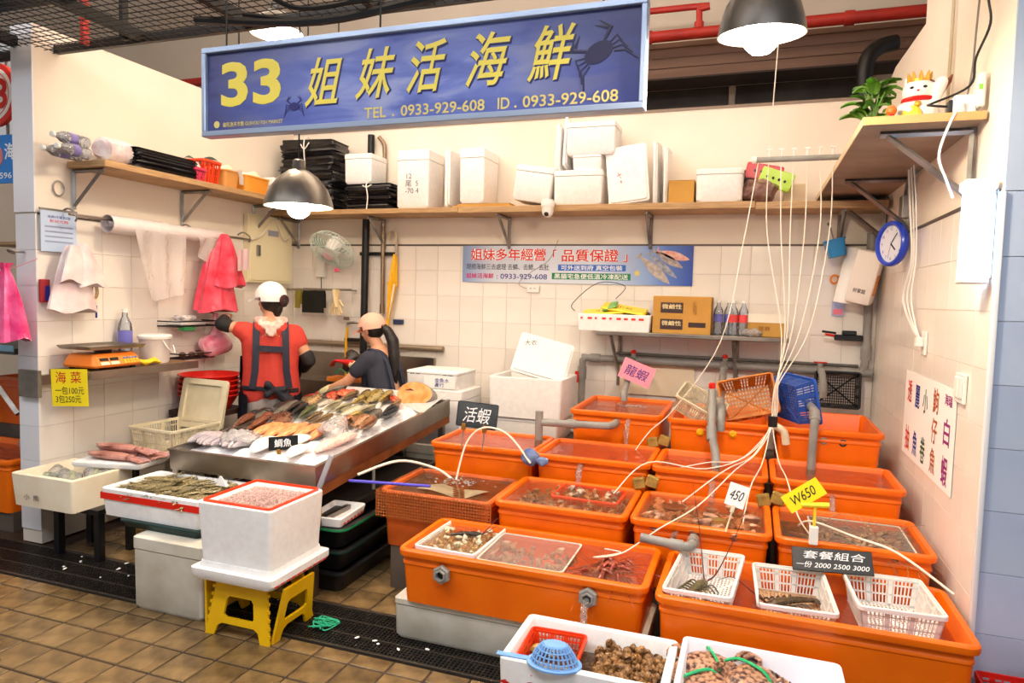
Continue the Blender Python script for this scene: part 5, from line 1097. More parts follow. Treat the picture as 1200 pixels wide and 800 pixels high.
bx('body', (-.205, .205, -.14, .14, 0, .27), card, t, .003); bx('tape', (-.205, .205, -.02, .02, .27, .272), M('clear_tape', (214, 176, 104), .2), t)
dkp = M('dark_carton_print', (58, 40, 40), .6)
for z in (.07, .19): bx('print_panel', (-.15, .01, -.1415, -.14, z-.04, z+.035), dkp, t); text('微鹼性', M('cream_print', (236, 214, 160), .6), t, w=.14, h=.036, loc=(-.07, -.142, z+.006), bold=.01)
bx('print_panel', (.05, .17, -.1415, -.14, .05, .085), dkp, t); text('Wai', M('brown_print', (150, 96, 40), .6), t, w=.03, h=.1, loc=(.09, -.142, .19), bold=.002)
def bottle(label, loc, rot=(0, 0, 0), h=.24, r=.034, lab=None, s=1, grp='plastic water bottles'):
    t = T('water_bottle', label, 'bottle', loc, group=grp, rot=rot); t.scale = (s,)*3
    b = new(); lathe(b, [(r*.8, 0), (r, .008), (r, h*.2), (r*.92, h*.24), (r, h*.28), (r, h*.62), (r*.9, h*.72), (r*.4, h*.86), (r*.38, h*.93)], 14); O('bottle_body', b, petm, t)
    b = new(); lathe(b, [(r*.44, h*.93), (r*.44, h), (r*.3, h*1.005)], 12); O('cap', b, whitep, t)
    if lab: b = new(); lathe(b, [(r*1.01, h*.38), (r*1.01, h*.6)], 14, cap0=False, cap1=False); O('bottle_label', b, lab, t)
rl = M('red_bottle_label', (220, 70, 70), .4); bll = M('blue_bottle_label', (110, 110, 190), .4)
for x, y, l_, lb in ((-.235, 5.2, bll, 'clear water bottle right beside the printed carton'), (-.165, 5.25, bll, 'clear water bottle half hidden behind the red labelled bottles'), (-.13, 5.15, rl, 'red labelled water bottle nearer the printed carton'), (-.062, 5.16, rl, 'red labelled water bottle nearer the torn carton')): bottle(lb, (x, y, ZL), h=.25, lab=l_)
t = T('carton', 'low torn brown carton at the end of the steel shelf', 'carton', (.08, 5.25, ZL)); bx('body', (-.13, .13, -.1, .1, 0, .14), card, t, .003); bx('torn_flap', (-.13, .13, -.104, -.1, .1, .16), M('white_torn_paper', (236, 226, 206), .7), t); text('寶寶', M('brown_print', (150, 96, 40), .6), t, w=.08, h=.03, loc=(0, -.105, .06), bold=.003)
b = new(); ball(b, (0, 0, 0), (.075, .05, .03), 12, 8)
for v in b.verts: v.co += Vector((math.sin(v.co.y*120), math.sin(v.co.x*110), math.sin(v.co.x*90+v.co.y*60)))*.005
tag(O('plastic_wrap', b, glassbag, None, (.0, 5.1, ZL+.028)), 'crumpled clear plastic in front of the torn carton', 'plastic wrap')
# snack packets on the back shelf
b = new(); ball(b, (0, 0, 0), (.13, .09, .085), 16, 10)
for v in b.verts: v.co += Vector((math.sin(v.co.z*60), math.sin(v.co.x*50), math.sin(v.co.x*60+v.co.y*40)))*.012
tag(O('dark_bag', b, M('brown_clear_bag', (96, 66, 56), .2, col2=(170, 130, 120), scale=18, bump=.6), None, (0, 5.2, ZS+.085)), 'crumpled dark brown bag beside the rounded foam box', 'bag')
for x, z, a, m_, lb, sz in ((.11, ZS+.17, .35, M('lime_pack', (176, 214, 50), .3), 'lime green packet leaning on the back shelf', (.11, .06)), (.03, ZS+.22, .2, M('crimson_pack', (190, 40, 60), .3), 'crimson packet behind the lime green packet', (.12, .05)), (.24, ZS+.07, 0, M('beige_pack', (220, 196, 160), .4), 'beige packet by the corner shelf', (.07, .07))):
    t = T('packet', lb, 'packet', (x, 5.2 if 'lime' in lb else 5.28, z), rot=(.1, a, 0)); b = new(); loft(b, [rr(sz[0]*2, sz[1]*2, .012, k, 2) for k in (-.012, -.006)]+[rr(sz[0]*2+.01, sz[1]*2+.01, .012, 0, 2)]+[rr(sz[0]*2, sz[1]*2, .012, .012, 2)]); 
    for v in b.verts: v.co = Vector((v.co.x, v.co.z, v.co.y))
    O('pouch', b, m_, t)
    if 'lime' in lb: text('• • • •', inkblack, t, w=.14, h=.02, loc=(0, -.0135, .0), bold=.01)
t = T('shallow_tray', 'black plastic tray standing behind the rounded foam box', 'tray', (-.17, 5.33, ZS+.13), rot=(math.radians(80), 0, 0)); O('tray', tubbm(.3, .26, .03, .006, .006, .01, .01, .02), blackp, t)
t = T('dome_camera', 'white dome security camera under the front edge of the back shelf', 'camera', (-1.49, 5.0, 2.3))
b = new(); lathe(b, [(.045, .03), (.05, 0), (.05, -.02), (.046, -.03)], 18); O('base', b, whitep, t); b = new(); lathe(b, [(.044, -.03), (.044, -.06), (.036, -.085), (.016, -.1), (.003, -.102)], 18); O('head', b, whitep, t); b = new(); ball(b, (0, -.026, -.076), .02, 10, 8); O('lens', b, blackp, t)
bx('mount', (-.02, .02, .0, .06, -.02, .02), whitep, t)
# ---------------------------------------------------------------- left wall
def crumple(b, amp, f=60, ph=0):
    for v in b.verts:
        c_ = v.co.copy(); v.co += Vector((math.sin(c_.z*f+c_.y*f*.7+ph), math.sin(c_.x*f*.9+c_.z*f*.6+ph), math.sin(c_.x*f*.8+c_.y*f+ph)))*amp
    return b
def lpt(x, y, z): return (x, y, z)
# shelf goods (z of the shelf top is 2.366)
ZT = 2.366
bottle('clear plastic bottle lying on the left shelf with cap over the edge, lower', (-3.90, 3.17, ZT+.036), (PI/2, 0, .25), .26, .036, M('purple_label', (120, 110, 170), .4), 1.0, 'lying plastic bottles')
bottle('clear plastic bottle lying on the left shelf with cap over the edge, upper', (-3.93, 3.19, ZT+.108), (PI/2, 0, .15), .26, .036, M('purple_label', (120, 110, 170), .4), 1.0, 'lying plastic bottles')
bottle('clear plastic bottle lying on the left shelf against the plaster', (-4.0, 3.2, ZT+.036), (PI/2, 0, .05), .26, .036, M('purple_label', (120, 110, 170), .4), 1.0, 'lying plastic bottles')
b = new(); tube(b, [(-3.83, 3.2, ZT+.075), (-3.84, 3.22, ZT+.08), (-3.86, 3.36, ZT+.085), (-3.88, 3.5, ZT+.075), (-3.89, 3.53, ZT+.07)], [.05, .072, .078, .065, .02], 14); crumple(b, .004)
tag(O('bag_roll', b, M('milky_bag_film', (226, 220, 222), .3, col2=(206, 176, 180), scale=14, bump=.4)), 'roll of milky plastic bags lying on the left shelf', 'bag roll')
t = T('bag_stack', 'flat pile of shiny black bags on the left shelf', 'bags', (-3.90, 3.66, ZT))
for k in range(6): b = new(); loft(b, [rr(.27+random.uniform(-.02, .02), .56-random.uniform(0, .05), .04, k*.021+z_, 3, 0, random.uniform(-.02, .02)) for z_ in (0, .01, .02)]); crumple(b, .003, 30, k); O('folded_bag', b, bagk, t)
t = basket('lattice_basket', 'orange red lattice basket with papers on the left shelf', (-3.88, 4.08, ZT), .2, .2, .17, orredp, (0, 0, .05), None, step=.02)
b = new(); quadgrid(b, lambda u, v: (-3.97+.18*u, 3.99+.18*v, ZT+.175+.02*math.sin(6*u+4*v)), 6, 6); bmesh.ops.solidify(b, geom=b.faces[:], thickness=.004); tag(O('folded_cloth', b, M('teal_grey_cloth', (140, 170, 166), .8)), 'grey green cloth folded on top of the orange red lattice basket', 'cloth')
t = basket('lattice_basket', 'small pink basket with tape rolls on the left shelf', (-3.82, 3.94, ZT), .14, .12, .09, M('pink_plastic', (226, 60, 96), .4), (0, 0, .1), None, step=.02)
b = new(); lathe(b, [(.05, 0), (.05, .03), (.03, .03), (.03, 0)], 18); tag(O('tape_roll', b, whitep, None, (-3.82, 3.94, ZT+.075), (.9, .2, 0)), 'white roll of tape in the small pink basket', 'tape')
for i, (y, w_, m_, lb) in enumerate(((4.29, .19, M('tan_tub', (214, 150, 80), .4), 'tan plastic tub with a white cloth hanging over'), (4.58, .3, M('amber_tub', (236, 158, 60), .35), 'wider amber plastic tub of leafy goods'))):
    t = T('plastic_tub', lb+' on the left shelf', 'tub', (-3.88, y, ZT)); O('tub', tubbm(.2, w_, .135, .006, .015, .008, .014, .03), m_, t)
    b = new(); ball(b, (0, 0, .125), (.075, w_*.38, .05), 12, 8); crumple(b, .012, 50); O('contents', b, M('mixed_greens', (200, 206, 170), .7, col2=(240, 236, 226), scale=16), t)
b = new(); quadgrid(b, lambda u, v: (-3.775-.004*math.sin(9*v)+.01*u*0, 4.33+.05*u+.02*v, ZT+.15-.11*v), 4, 6); bmesh.ops.solidify(b, geom=b.faces[:], thickness=.004); tag(O('hanging_cloth', b, M('white_rag', (236, 228, 220), .8)), 'white rag hanging over the tan plastic tub', 'cloth')
tag(bx('paper_stack', (-3.98, -3.8, 4.78, 4.98, ZT, ZT+.17), M('white_packs', (240, 234, 228), .6), None, .01), 'stack of white wrapped packs beside the tall black bundle', 'packs')
# poster by the pillar (the code block on it is left blank)
t = T('notice_sheet', 'pale blue glossy notice hung on the left wall beside the pillar', 'notice', (-4.045, 3.085, 1.925), rot=(0, 0, PI/2))
bx('sheet', (-.115, .115, -.002, .002, -.125, .125), M('pale_blue_gloss', (190, 208, 234), .2), t); text('海鮮代客料理', inkblue, t, w=.15, h=.018, loc=(0, -.003, .085)); text('歡迎光臨', ra, t, w=.12, h=.018, loc=(0, -.003, .06))
for k in range(4): bx('print_line', (-.09, .09, -.0028, -.002, .02-.03*k, .03-.03*k), M('grey_blue_print', (150, 160, 190), .5), t)
bx('hook_strip', (-.12, .12, -.006, .006, .122, .134), galv, t)
# rod with film roll
rd = T('wall_rod', 'steel rod on the left wall carrying the film roll and red bags', 'rod', (-3.95, 0, 2.01))
O('rod', tube(new(), [(0, 3.08, .02), (0, 4.68, 0)], .009, 8), steel, rd)
for y in (3.12, 4.05, 4.66): O('rod_hook', tube(new(), smoothpts([(-.115, y, .04), (-.06, y, .06), (0, y, .03), (.012, y, 0), (0, y, -.02)], 3), .006, 6), galv, rd)
t = T('film_roll', 'long roll of clear plastic bags hanging from the wall rod', 'film roll', (-3.95, 0, 2.0))
b = new(); lathe(b, [(.058, 0), (.058, .46), (.05, .462), (.05, 1.0), (.018, 1.0), (.018, 0)], 20, cap0=False, cap1=False); me_ = O('roll', b, M('milky_film_roll', (236, 226, 224), .25, col2=(222, 208, 206), scale=8), t, (0, 3.34, 0), (-PI/2, 0, 0))
b = new(); quadgrid(b, lambda u, v: (.058+.012*math.sin(u*14+v*3)+.02*v, 3.50+.42*u+.06*(v**2)*(1-u)+.06*v*(1-u), -.02-.48*v*(1-.12*u)), 16, 12); O('hanging_film', b, clearbag, t)
b = new(); quadgrid(b, lambda u, v: (.055+.01*math.sin(u*11+v*5), 4.06+.26*u-.06*v*u, -.02-.2*v*(1-.5*abs(u-.5))), 10, 8); O('hanging_film', b, clearbag, t)
# bag bunches
def bagcone(b, top, bot, r0, r1, n=22, m=10, amp=.16, lobes=7, flat=.5, ph=0):
    top, bot = Vector(top), Vector(bot); rings = []
    for k in range(m+1):
        q = k/m; c_ = top.lerp(bot, q); r = r0+(r1-r0)*q**.7
        rings.append([c_+Vector((r*flat*math.cos(2*PI*j/n)*(1+amp*math.sin(lobes*2*PI*j/n+ph+q*2)), r*math.sin(2*PI*j/n)*(1+amp*math.sin(lobes*2*PI*j/n+ph+q*2)), .015*math.sin(3*2*PI*j/n+ph)*q)) for j in range(n)])
    loft(b, rings); return b
rbag = M('red_pink_bag_film', (216, 46, 70), .22, col2=(232, 96, 116), scale=9, bump=.5, bscale=18)
t = T('red_bags', 'bunch of red and white striped plastic bags hanging from the rod', 'bags', (-3.86, 4.28, 0))
bagcone(b := new(), (0, 0, 2.02), (0, .02, 1.62), .03, .17, amp=.14); O('upper_bag', b, rbag, t)
bagcone(b := new(), (-.03, -.04, 1.9), (-.03, -.05, 1.43), .06, .2, amp=.1, ph=2); O('lower_bag', b, rbag, t)
b = new(); quadgrid(b, lambda u, v: (.1+.01*math.sin(9*u), .03+.12*u, 1.90-.16*v+.02*u), 5, 5); bmesh.ops.solidify(b, geom=b.faces[:], thickness=.004); O('white_print', b, M('white_bag_print', (244, 220, 222), .3), t)
pinkb = M('magenta_bag_film', (214, 40, 110), .2, col2=(240, 110, 160), scale=8, bump=.5, bscale=16)
t = T('tied_bag', 'full magenta plastic bag tied to the pillar by a ribbon', 'bag', (-4.15, 2.83, 0))
bagcone(b := new(), (0, 0, 1.69), (-.0, 0, 1.27), .02, .15, amp=.12, flat=.55); b2 = O('bag', b, pinkb, t); b2.rotation_euler = (0, 0, PI/2)
bagcone(b := new(), (0, 0, 1.72), (0, 0, 1.66), .035, .012, m=4, amp=.3, flat=.8); O('knot', b, pinkb, t)
O('ribbon', tube(new(), [(.0, 0, 1.67), (.13, .1, 1.75)], .008, 5, flat=.3), M('pink_ribbon', (240, 170, 180), .5), t)
wbag = M('white_bag_film', (236, 226, 224), .35, col2=(220, 186, 188), scale=7, bump=.5, bscale=14)
t = T('white_bags', 'bunch of white and pink plastic carrier bags under the notice', 'bags', (-3.98, 3.14, 0))
bagcone(b := new(), (-.0, -.02, 1.84), (-.0, -.02, 1.44), .04, .15, amp=.1, lobes=4, flat=.35); O('carrier_bag', b, wbag, t)
bagcone(b := new(), (.03, .03, 1.86), (.04, .06, 1.60), .03, .11, amp=.2, lobes=3, flat=.4, ph=1); O('carrier_bag', b, wbag, t)
bagcone(b := new(), (.05, -.05, 1.84), (.05, -.06, 1.62), .03, .08, amp=.2, lobes=3, flat=.4, ph=3); O('carrier_bag', b, wbag, t)
t = T('pen_holder', 'narrow red and blue pen pouch hanging beside the white bags', 'pouch', (-4.05, 2.99, 1.55)); bx('pouch', (-.01, .012, -.03, .03, -.06, .08), M('maroon_pouch', (160, 40, 44), .5), t, .004); bx('band', (.0122, .014, -.005, .025, -.05, .04), inkblue, t)
t = T('pen', 'blue pen hanging on a string beside the white bags', 'pen', (-4.03, 3.32, 1.43)); O('barrel', tube(new(), [(0, 0, -.04), (0, 0, .04)], .006, 8), inkblue, t); O('string', tube(new(), smoothpts([(0, 0, .04), (0, .005, .15), (0, -.02, .3), (.02, -.12, .42)], 4), .002, 4), hosem, t)
t = T('band_bunch', 'bunch of tan rubber bands hanging beside the white bags', 'rubber bands', (-4.0, 3.28, 1.56))
for k in range(5): b = new(); P_ = [(.004*k-.01, .022*math.sin(2*PI*j/14)+.006*(k % 3), .045*math.cos(2*PI*j/14)) for j in range(15)]; tube(b, P_, .003, 5, cap=False); O('rubber_band', b, M('tan_rubber', (196, 160, 96), .6), t)
tag(O('wall_ring', tube(new(), [(-4.06, 3.1+.035*math.cos(a), 2.19+.045*math.sin(a)) for a in [k*2*PI/16 for k in range(17)]], .005, 6), galv), 'small metal hook ring on the plaster near the pillar', 'hook')
tag(O('pillar_bolt', tube(new(), smoothpts([(-4.16, 2.95, 1.79), (-4.16, 2.9, 1.79), (-4.18, 2.87, 1.80), (-4.2, 2.89, 1.79), (-4.18, 2.91, 1.78)], 3), .008, 6), galv), 'rusty eye bolt sticking out of the pillar', 'bolt')
# scale on the ledge
scm = M('orange_scale_body', (240, 128, 36), .4)
t = T('market_scale', 'orange electronic market scale with steel pan on the wall ledge', 'scale', (-3.87, 3.23, 1.081))
b = new(); loft(b, [rr(.27, .34, .03, .018, 3), rr(.28, .35, .03, .03, 3), rr(.25, .33, .03, .07, 3), rr(.2, .3, .02, .1, 3)]); O('body', b, scm, t)
for sx in (-1, 1):
    for sy in (-1, 1): b = new(); lathe(b, [(.018, 0), (.018, .02)], 10, (sx*.1, sy*.13, 0)); O('foot', b, blackp, t)



pan = O('panel', box(new(), -.002, .002, -.15, .15, -.028, .028, .002), M('panel_orange', (236, 140, 60), .4), t, (.132, 0, .055), (0, math.radians(-28), 0))
for y in (-.1, -.03): O('display', box(new(), .0021, .004, y-.03, y+.03, .002, .022), M('dark_display', (50, 44, 36), .2), pan)
for y, m_ in ((-.1, M('cream_label', (240, 226, 196), .5)), (-.03, M('cream_label', (240, 226, 196), .5))): O('sticker', box(new(), .0021, .0035, y-.03, y+.03, -.024, -.004), m_, pan)
for iy in range(5):
    for iz in range(3): O('key', box(new(), .0021, .006, .035+.022*iy, .05+.022*iy, -.022+.015*iz, -.011+.015*iz), M('yellow_key', (230, 200, 60), .4) if iz < 2 else M('blue_key', (90, 120, 170), .4), pan)
O('stem', tube(new(), [(0, 0, .095), (0, 0, .13)], .05, 12), blackp, t)
b = new(); loft(b, [rr(.27, .38, .02, .128, 3), rr(.28, .39, .02, .132, 3), rr(.3, .41, .02, .15, 3), rr(.294, .404, .02, .15, 3), rr(.26, .37, .02, .136, 3)]); O('pan', b, steel, t, (0, 0, 0), (0, 0, 0))
t = T('yellow_tag', 'yellow handwritten price paper hanging from the ledge end', 'paper sign', (-3.86, 2.995, .985), rot=(0, math.radians(-2), math.radians(12)))
bx('sheet', (-.12, .12, -.001, .001, -.115, .11), M('yellow_paper', (246, 220, 20), .7), t); text('海', inkred, t, h=.07, loc=(-.055, -.002, .06), bold=.003, name='handwriting'); text('菜', inkred, t, h=.07, loc=(.045, -.002, .06), bold=.003, name='handwriting'); text('一包100元\n3包250元', inkblack, t, w=.19, h=.1, loc=(0, -.002, -.045), bold=.002, name='handwriting')
t = T('lidded_pail', 'white plastic pail with lid and handle on the wall ledge', 'pail', (-3.88, 3.64, 1.081))
b = new(); lathe(b, [(.085, 0), (.09, .01), (.1, .16), (.104, .165)], 22); O('pail', b, M('cloudy_white_plastic', (232, 224, 220), .4, col2=(220, 206, 206), scale=9), t); b = new(); lathe(b, [(.108, .166), (.11, .185), (.1, .195)], 22); O('lid', b, whitep, t)
O('handle', tube(new(), smoothpts([(.1, -.03, .16), (.125, -.0, .1), (.125, .05, .07), (.08, .08, .12)], 4), .004, 6), whitep, t)
bottle('clear spray bottle with blue label standing behind the scale', (-3.99, 3.5, 1.081), h=.37, r=.045, lab=bll, grp=None)
tag(O('yellow_cloth', crumple((lambda q: (ball(q, (0, 0, 0), (.045, .08, .02), 12, 8), q)[1])(new()), .008, 60), M('yellow_net_cloth', (238, 206, 40), .7), None, (-3.78, 3.5, 1.105)), 'crumpled yellow cloth on the ledge in front of the pail', 'cloth')
for z, y0, y1, lb in ((1.32, 3.84, 4.26, 'upper black wire rack with papers on the left wall'), (1.08, 3.90, 4.2, 'lower black wire rack on the left wall')):
    t = T('wire_rack', lb, 'rack', (-4.0, 0, z))
    for k in range(6): x = -.062+.035*k; O('rack_wire', tube(new(), [(x, y0, 0), (x, y1, 0)], .004, 5), blackp, t)
    for zz in (.0, .035): O('rack_frame', tube(new(), [(-.065, y0, zz), (.115, y0, zz), (.115, y1, zz), (-.065, y1, zz)], .005, 5), blackp, t)
t = T('paper_bundle', 'wad of white papers lying on the upper black wire rack', 'papers', (-3.98, 4.02, 1.327)); bx('sheets', (-.06, .08, -.12, .12, 0, .03), paperw, t, .008); bx('top_sheet', (-.04, .06, -.1, .06, .032, .07), M('printed_paper', (226, 216, 210), .7, col2=(120, 110, 120), scale=30), t, .015)
tag(bx('green_sponge', (-3.97, -3.9, 3.93, 4.03, 1.285, 1.314), M('green_scourer', (60, 150, 80), .8), None, .006), 'green scouring sponge under the upper black wire rack', 'sponge')
for k in range(3): tag(O('sinker', (lambda q: (ball(q, (0, 0, 0), (.02, .03, .02), 8, 6), q)[1])(new()), M('brown_sinker', (96, 66, 50), .5), None, (-3.98+.02*k, 3.98+.07*k, 1.106)), 'small brown lump on the lower black wire rack', 'sinker', 'lumps on the rack')
b = new(); ball(b, (0, 0, 0), (.1, .13, .1), 14, 10); crumple(b, .01, 30); tube(b, [(0, 0, .08), (0, 0, .15), (.0, 0, .24)], [.05, .012, .02], 8); tag(O('hung_bag', b, M('pink_swirl_bag', (220, 90, 120), .2, col2=(240, 200, 206), scale=8, bump=.4), None, (-3.93, 4.26, 1.17)), 'pink and white knotted bag hanging below the red bags', 'bag')
tag(O('bag_hook', tube(new(), [(-4.07, 4.26, 1.42), (-3.93, 4.26, 1.41), (-3.93, 4.26, 1.36)], .005, 6), galv), 'steel hook holding the pink and white knotted bag', 'hook')
# electrical cabinet
cbm = M('cream_steel', (232, 222, 184), .45)
t = T('electric_cabinet', 'cream steel electrical cabinet on the left wall by the corner', 'cabinet', (XL+.002, 5.02, 1.95)); bx('body', (0, .05, -.29, .29, -.29, .29), cbm, t, .004); dr = bx('door', (.05, .058, -.27, .27, -.27, .27), cbm, t, .003)
bx('latch', (.058, .075, -.2, -.16, -.06, .03), galv, dr, .003); bx('label_plate', (.0582, .06, -.05, .09, .12, .17), M('grey_label', (150, 150, 165), .5), dr)
O('cabinet_cable', tube(new(), smoothpts([(.07, -.3, .06), (.075, -.15, .12), (.075, .02, .26), (.075, .14, .1), (.06, .26, .16)], 4), .008, 6), hosem, t)
t = T('wall_socket', 'white double socket with plugs above the cabinet', 'socket', (XL+.002, 5.3, 2.27)); bx('plate', (0, .012, -.06, .06, -.035, .035), whitep, t, .003)
for y in (-.03, .03): bx('plug', (.012, .04, y-.018, y+.018, -.02, .02), whitep, t, .004)
# ---------------------------------------------------------------- back wall, left part
t = T('wall_fan', 'pale grey caged wall fan beside the black pipe', 'fan', (-3.75, 5.39, 1.93))
bx('mount', (-.05, .05, -.03, .008, -.2, .03), whitep, t, .008, 2); O('arm', tube(new(), smoothpts([(0, -.03, -.0), (.06, -.1, .02), (.16, -.15, .06), (.22, -.18, .07)], 4), .02, 8), whitep, t)

b = new(); lathe(b, [(.03, -.1), (.07, -.08), (.085, .0), (.06, .05), (.02, .06)], 18); fh = O('motor', b, whitep, t, (.27, -.22, .05), tuple(Vector((-.12, -.62, -.72)).to_track_quat('Z', 'Y').to_euler()))
b = new(); R_ = .21
for k in range(36):
    a = 2*PI*k/36; c_, s_ = math.cos(a), math.sin(a); tube(b, [(R_*.25*c_, R_*.25*s_, .10), (R_*.8*c_, R_*.8*s_, .085), (R_*c_, R_*s_, .03), (R_*.85*c_, R_*.85*s_, -.03), (R_*.3*c_, R_*.3*s_, -.04)], .0022, 4)
for r_, z_ in ((R_*.25, .1), (R_*.55, .094), (R_, .03), (R_*.85, -.03)): tube(b, [(r_*math.cos(2*PI*k/32), r_*math.sin(2*PI*k/32), z_) for k in range(33)], .004, 4, cap=False)
O('cage', b, M('pale_green_wire', (196, 212, 200), .4), fh); b = new(); lathe(b, [(.045, .1), (.05, .105), (.02, .115)], 16); O('badge', b, M('pink_badge', (226, 190, 196), .4), fh)
for k in range(3):
    b = new(); a = 2*PI*k/3; quadgrid(b, lambda u, v: ((.03+.15*u)*math.cos(a+.9*(v-.5)*(1-.3*u)), (.03+.15*u)*math.sin(a+.9*(v-.5)*(1-.3*u)), .035+.03*(v-.5)), 5, 4); bmesh.ops.solidify(b, geom=b.faces[:], thickness=.002); O('blade', b, film('clear_fan_blade', (226, 240, 236), 1.4, .1, .1, 5, .35, (220, 236, 232)), fh)
O('pull_knob', box(new(), -.02, .02, -.012, .012, -.03, .0, .004), M('pink_knob', (214, 80, 110), .4), t, (.36, -.3, -.13)); O('fan_cord', tube(new(), [(0, -.01, -.2), (.0, -.005, -.46)], .004, 5), blackp, t)
bp_ = pipe('drain_pipe', 'thick black vertical pipe on the back wall between fan and umbrella', [(-3.25, 5.30, 1.06), (-3.235, 5.30, 2.24)], .032, blackp); O('pipe_clamp', box(new(), -3.34, -2.98, 5.365, 5.395, 1.93, 1.96, .003), blackp, bp_)
pipe('drain_pipe', 'upper length of the black vertical pipe above the back shelf', [(-3.235, 5.42-.06, 2.3), (-3.23, 5.36, 2.98)], .03, blackp)
pipe('metal_conduit', 'thin brownish steel conduit rising beside the black pipe', smoothpts([(-3.1, 5.36, 1.42), (-3.1, 5.36, 2.24)], 2), .018, M('brownish_steel', (150, 128, 104), .4, .7), collars=(((-3.1, 5.36, 1.42), (-3.1, 5.36, 1.5)),))
pipe('metal_conduit', 'upper bent end of the brownish steel conduit above the shelf', smoothpts([(-3.1, 5.37, 2.3), (-3.1, 5.37, 2.8), (-3.11, 5.37, 2.9), (-3.16, 5.37, 2.96)], 3), .018, M('brownish_steel', (150, 128, 104), .4, .7))
t = T('umbrella', 'folded yellow and white umbrella with hooked handle on the back wall', 'umbrella', (-2.985, 5.34, 0))
yu = M('yellow_umbrella_cloth', (240, 180, 20), .6); 
O('handle', tube(new(), smoothpts([(.03, 0, 1.93), (.03, 0, 2.08), (.02, 0, 2.12), (-.01, 0, 2.135), (-.04, 0, 2.12), (-.045, 0, 2.06)], 4), .011, 8), M('bamboo_handle', (190, 170, 140), .4), t)
bagcone(b := new(), (.02, 0, 1.94), (.0, 0, 1.66), .02, .05, n=16, m=6, amp=.2, lobes=6, flat=.7); O('upper_folds', b, yu, t)
bagcone(b := new(), (.0, 0, 1.70), (-.05, 0, 1.30), .058, .015, n=16, m=8, amp=.18, lobes=6, flat=.7); O('lower_folds', b, yu, t)
b = new(); tube(b, [(.04, -.045, 1.68), (.02, -.05, 1.55), (-.02, -.035, 1.38)], [.014, .016, .006], 6, flat=.4); O('white_stripe', b, M('white_umbrella_cloth', (244, 236, 214), .6), t)
tag(bx('wall_clip', (-3.0, -2.9, 5.375, 5.398, 1.33, 1.37), M('dark_blue_clip', (40, 60, 90), .4), None, .004), 'small dark blue clip on the wall under the umbrella', 'clip')
t = T('towel_rail', 'steel rail on the back wall with hanging cloths and gloves', 'rail', (-3.97, 5.25, 1.61)); O('rail', tube(new(), [(-.05, 0, 0), (.62, 0, .01)], .01, 8), steel, t)
for x in (0, .58): O('rail_arm', tube(new(), [(x, 0, .005), (x, .145, .005)], .008, 6), steel, t)
def drape(name, label, x0, x1, z, l1, mat, cat='cloth'):
    b = new(); quadgrid(b, lambda u, v: (x0+(x1-x0)*u, 5.25+(.016 if v > .5 else -.016)*min(1, abs(v-.5)*6)+.004*math.sin(8*u), z+.012-(abs(v-.5)*2)*l1*(1 if v < .5 else .8)), 8, 12); bmesh.ops.solidify(b, geom=b.faces[:], thickness=.006); tag(O(name, b, mat), label, cat)
drape('towel', 'black cloth folded over the steel rail', -3.85, -3.62, 1.615, .22, M('black_cloth', (50, 47, 42), .9)); drape('towel', 'olive yellow cloth edge beside the black cloth on the rail', -3.93, -3.87, 1.613, .18, M('olive_cloth', (176, 160, 70), .9))
t = T('rubber_gloves', 'pair of cream rubber gloves hanging from the steel rail end', 'gloves', (-3.5, 5.22, 1.62))
glm = M('cream_rubber', (232, 208, 160), .5)
for k, a in ((0, -.2), (1, .25)):
    b = new(); tube(b, [(0, 0, 0), (0, 0, -.1), (0, 0, -.16)], [.03, .038, .04], 8, flat=.4)
    for j in range(4): tube(b, [(-.028+.019*j, 0, -.15), (-.034+.023*j, 0, -.235+.01*abs(j-1.5))], [.011, .008], 6)
    tube(b, [(.03, 0, -.1), (.06, 0, -.16)], [.011, .008], 6); O('glove', b, glm, t, (.03*k, .02*k, 0), (0, a, 0))
t = T('wall_tap', 'small chrome tap with yellow hose on the back wall', 'tap', (-3.42, 5.39, 1.33)); O('tap_body', tube(new(), smoothpts([(.1, -.0, 0), (.1, -.06, 0), (.04, -.07, 0), (.0, -.08, -.01), (0, -.08, -.04)], 3), .012, 8), steel, t); bx('tap_lever', (-.04, .02, -.085, -.075, .02, .05), steel, t, .003); O('supply_pipe', tube(new(), [(.1, -.012, 0), (.1, -.012, .62)], .008, 6), steel, t)
O('yellow_hose', tube(new(), smoothpts([(0, -.08, -.04), (-.01, -.085, -.2), (-.005, -.09, -.45), (.02, -.1, -.7)], 4), .013, 8), M('yellow_hose', (232, 170, 20), .4), t)
# sink bench
t = T('sink_bench', 'stainless sink bench against the back wall behind the fish table', 'sink', (-3.2, 5.1, 0)); b = new(); box(b, -.75, .62, -.13, .28, .8, .83); O('bench_top', b, steel, t); b = new(); box(b, -.75, .62, .25, .285, .83, 1.05); O('splash_back', b, steel, t); bx('bench_skirt', (-.75, .62, -.14, -.13, .6, .84), steel, t)
for x in (-.7, .57): 
    for y in (-.1, .24): bx('leg', (x-.02, x+.02, y-.02, y+.02, 0, .8), steel, t)
O('wall_pipe', tube(new(), [(-.8, .27, 1.13), (.7, .27, 1.13)], .025, 8), M('dull_wall_pipe', (150, 132, 112), .5, .4), t)
t = T('chopping_block', 'orange board on the sink bench with a dark fish upon it', 'board', (-3.28, 5.07, .832)); bx('slab', (-.14, .14, -.08, .08, 0, .04), M('orange_board', (214, 120, 40), .5), t, .006)
b = new(); ball(b, (0, 0, .13), (.07, .05, .1), 12, 8); crumple(b, .02, 45); tag(O('dark_fish_lump', b, M('dark_fish_head_skin', (60, 50, 46), .4, col2=(30, 26, 26), scale=20), None, (-3.22, 5.05, .872)), 'dark lumpy fish being cleaned on the orange board', 'fish')
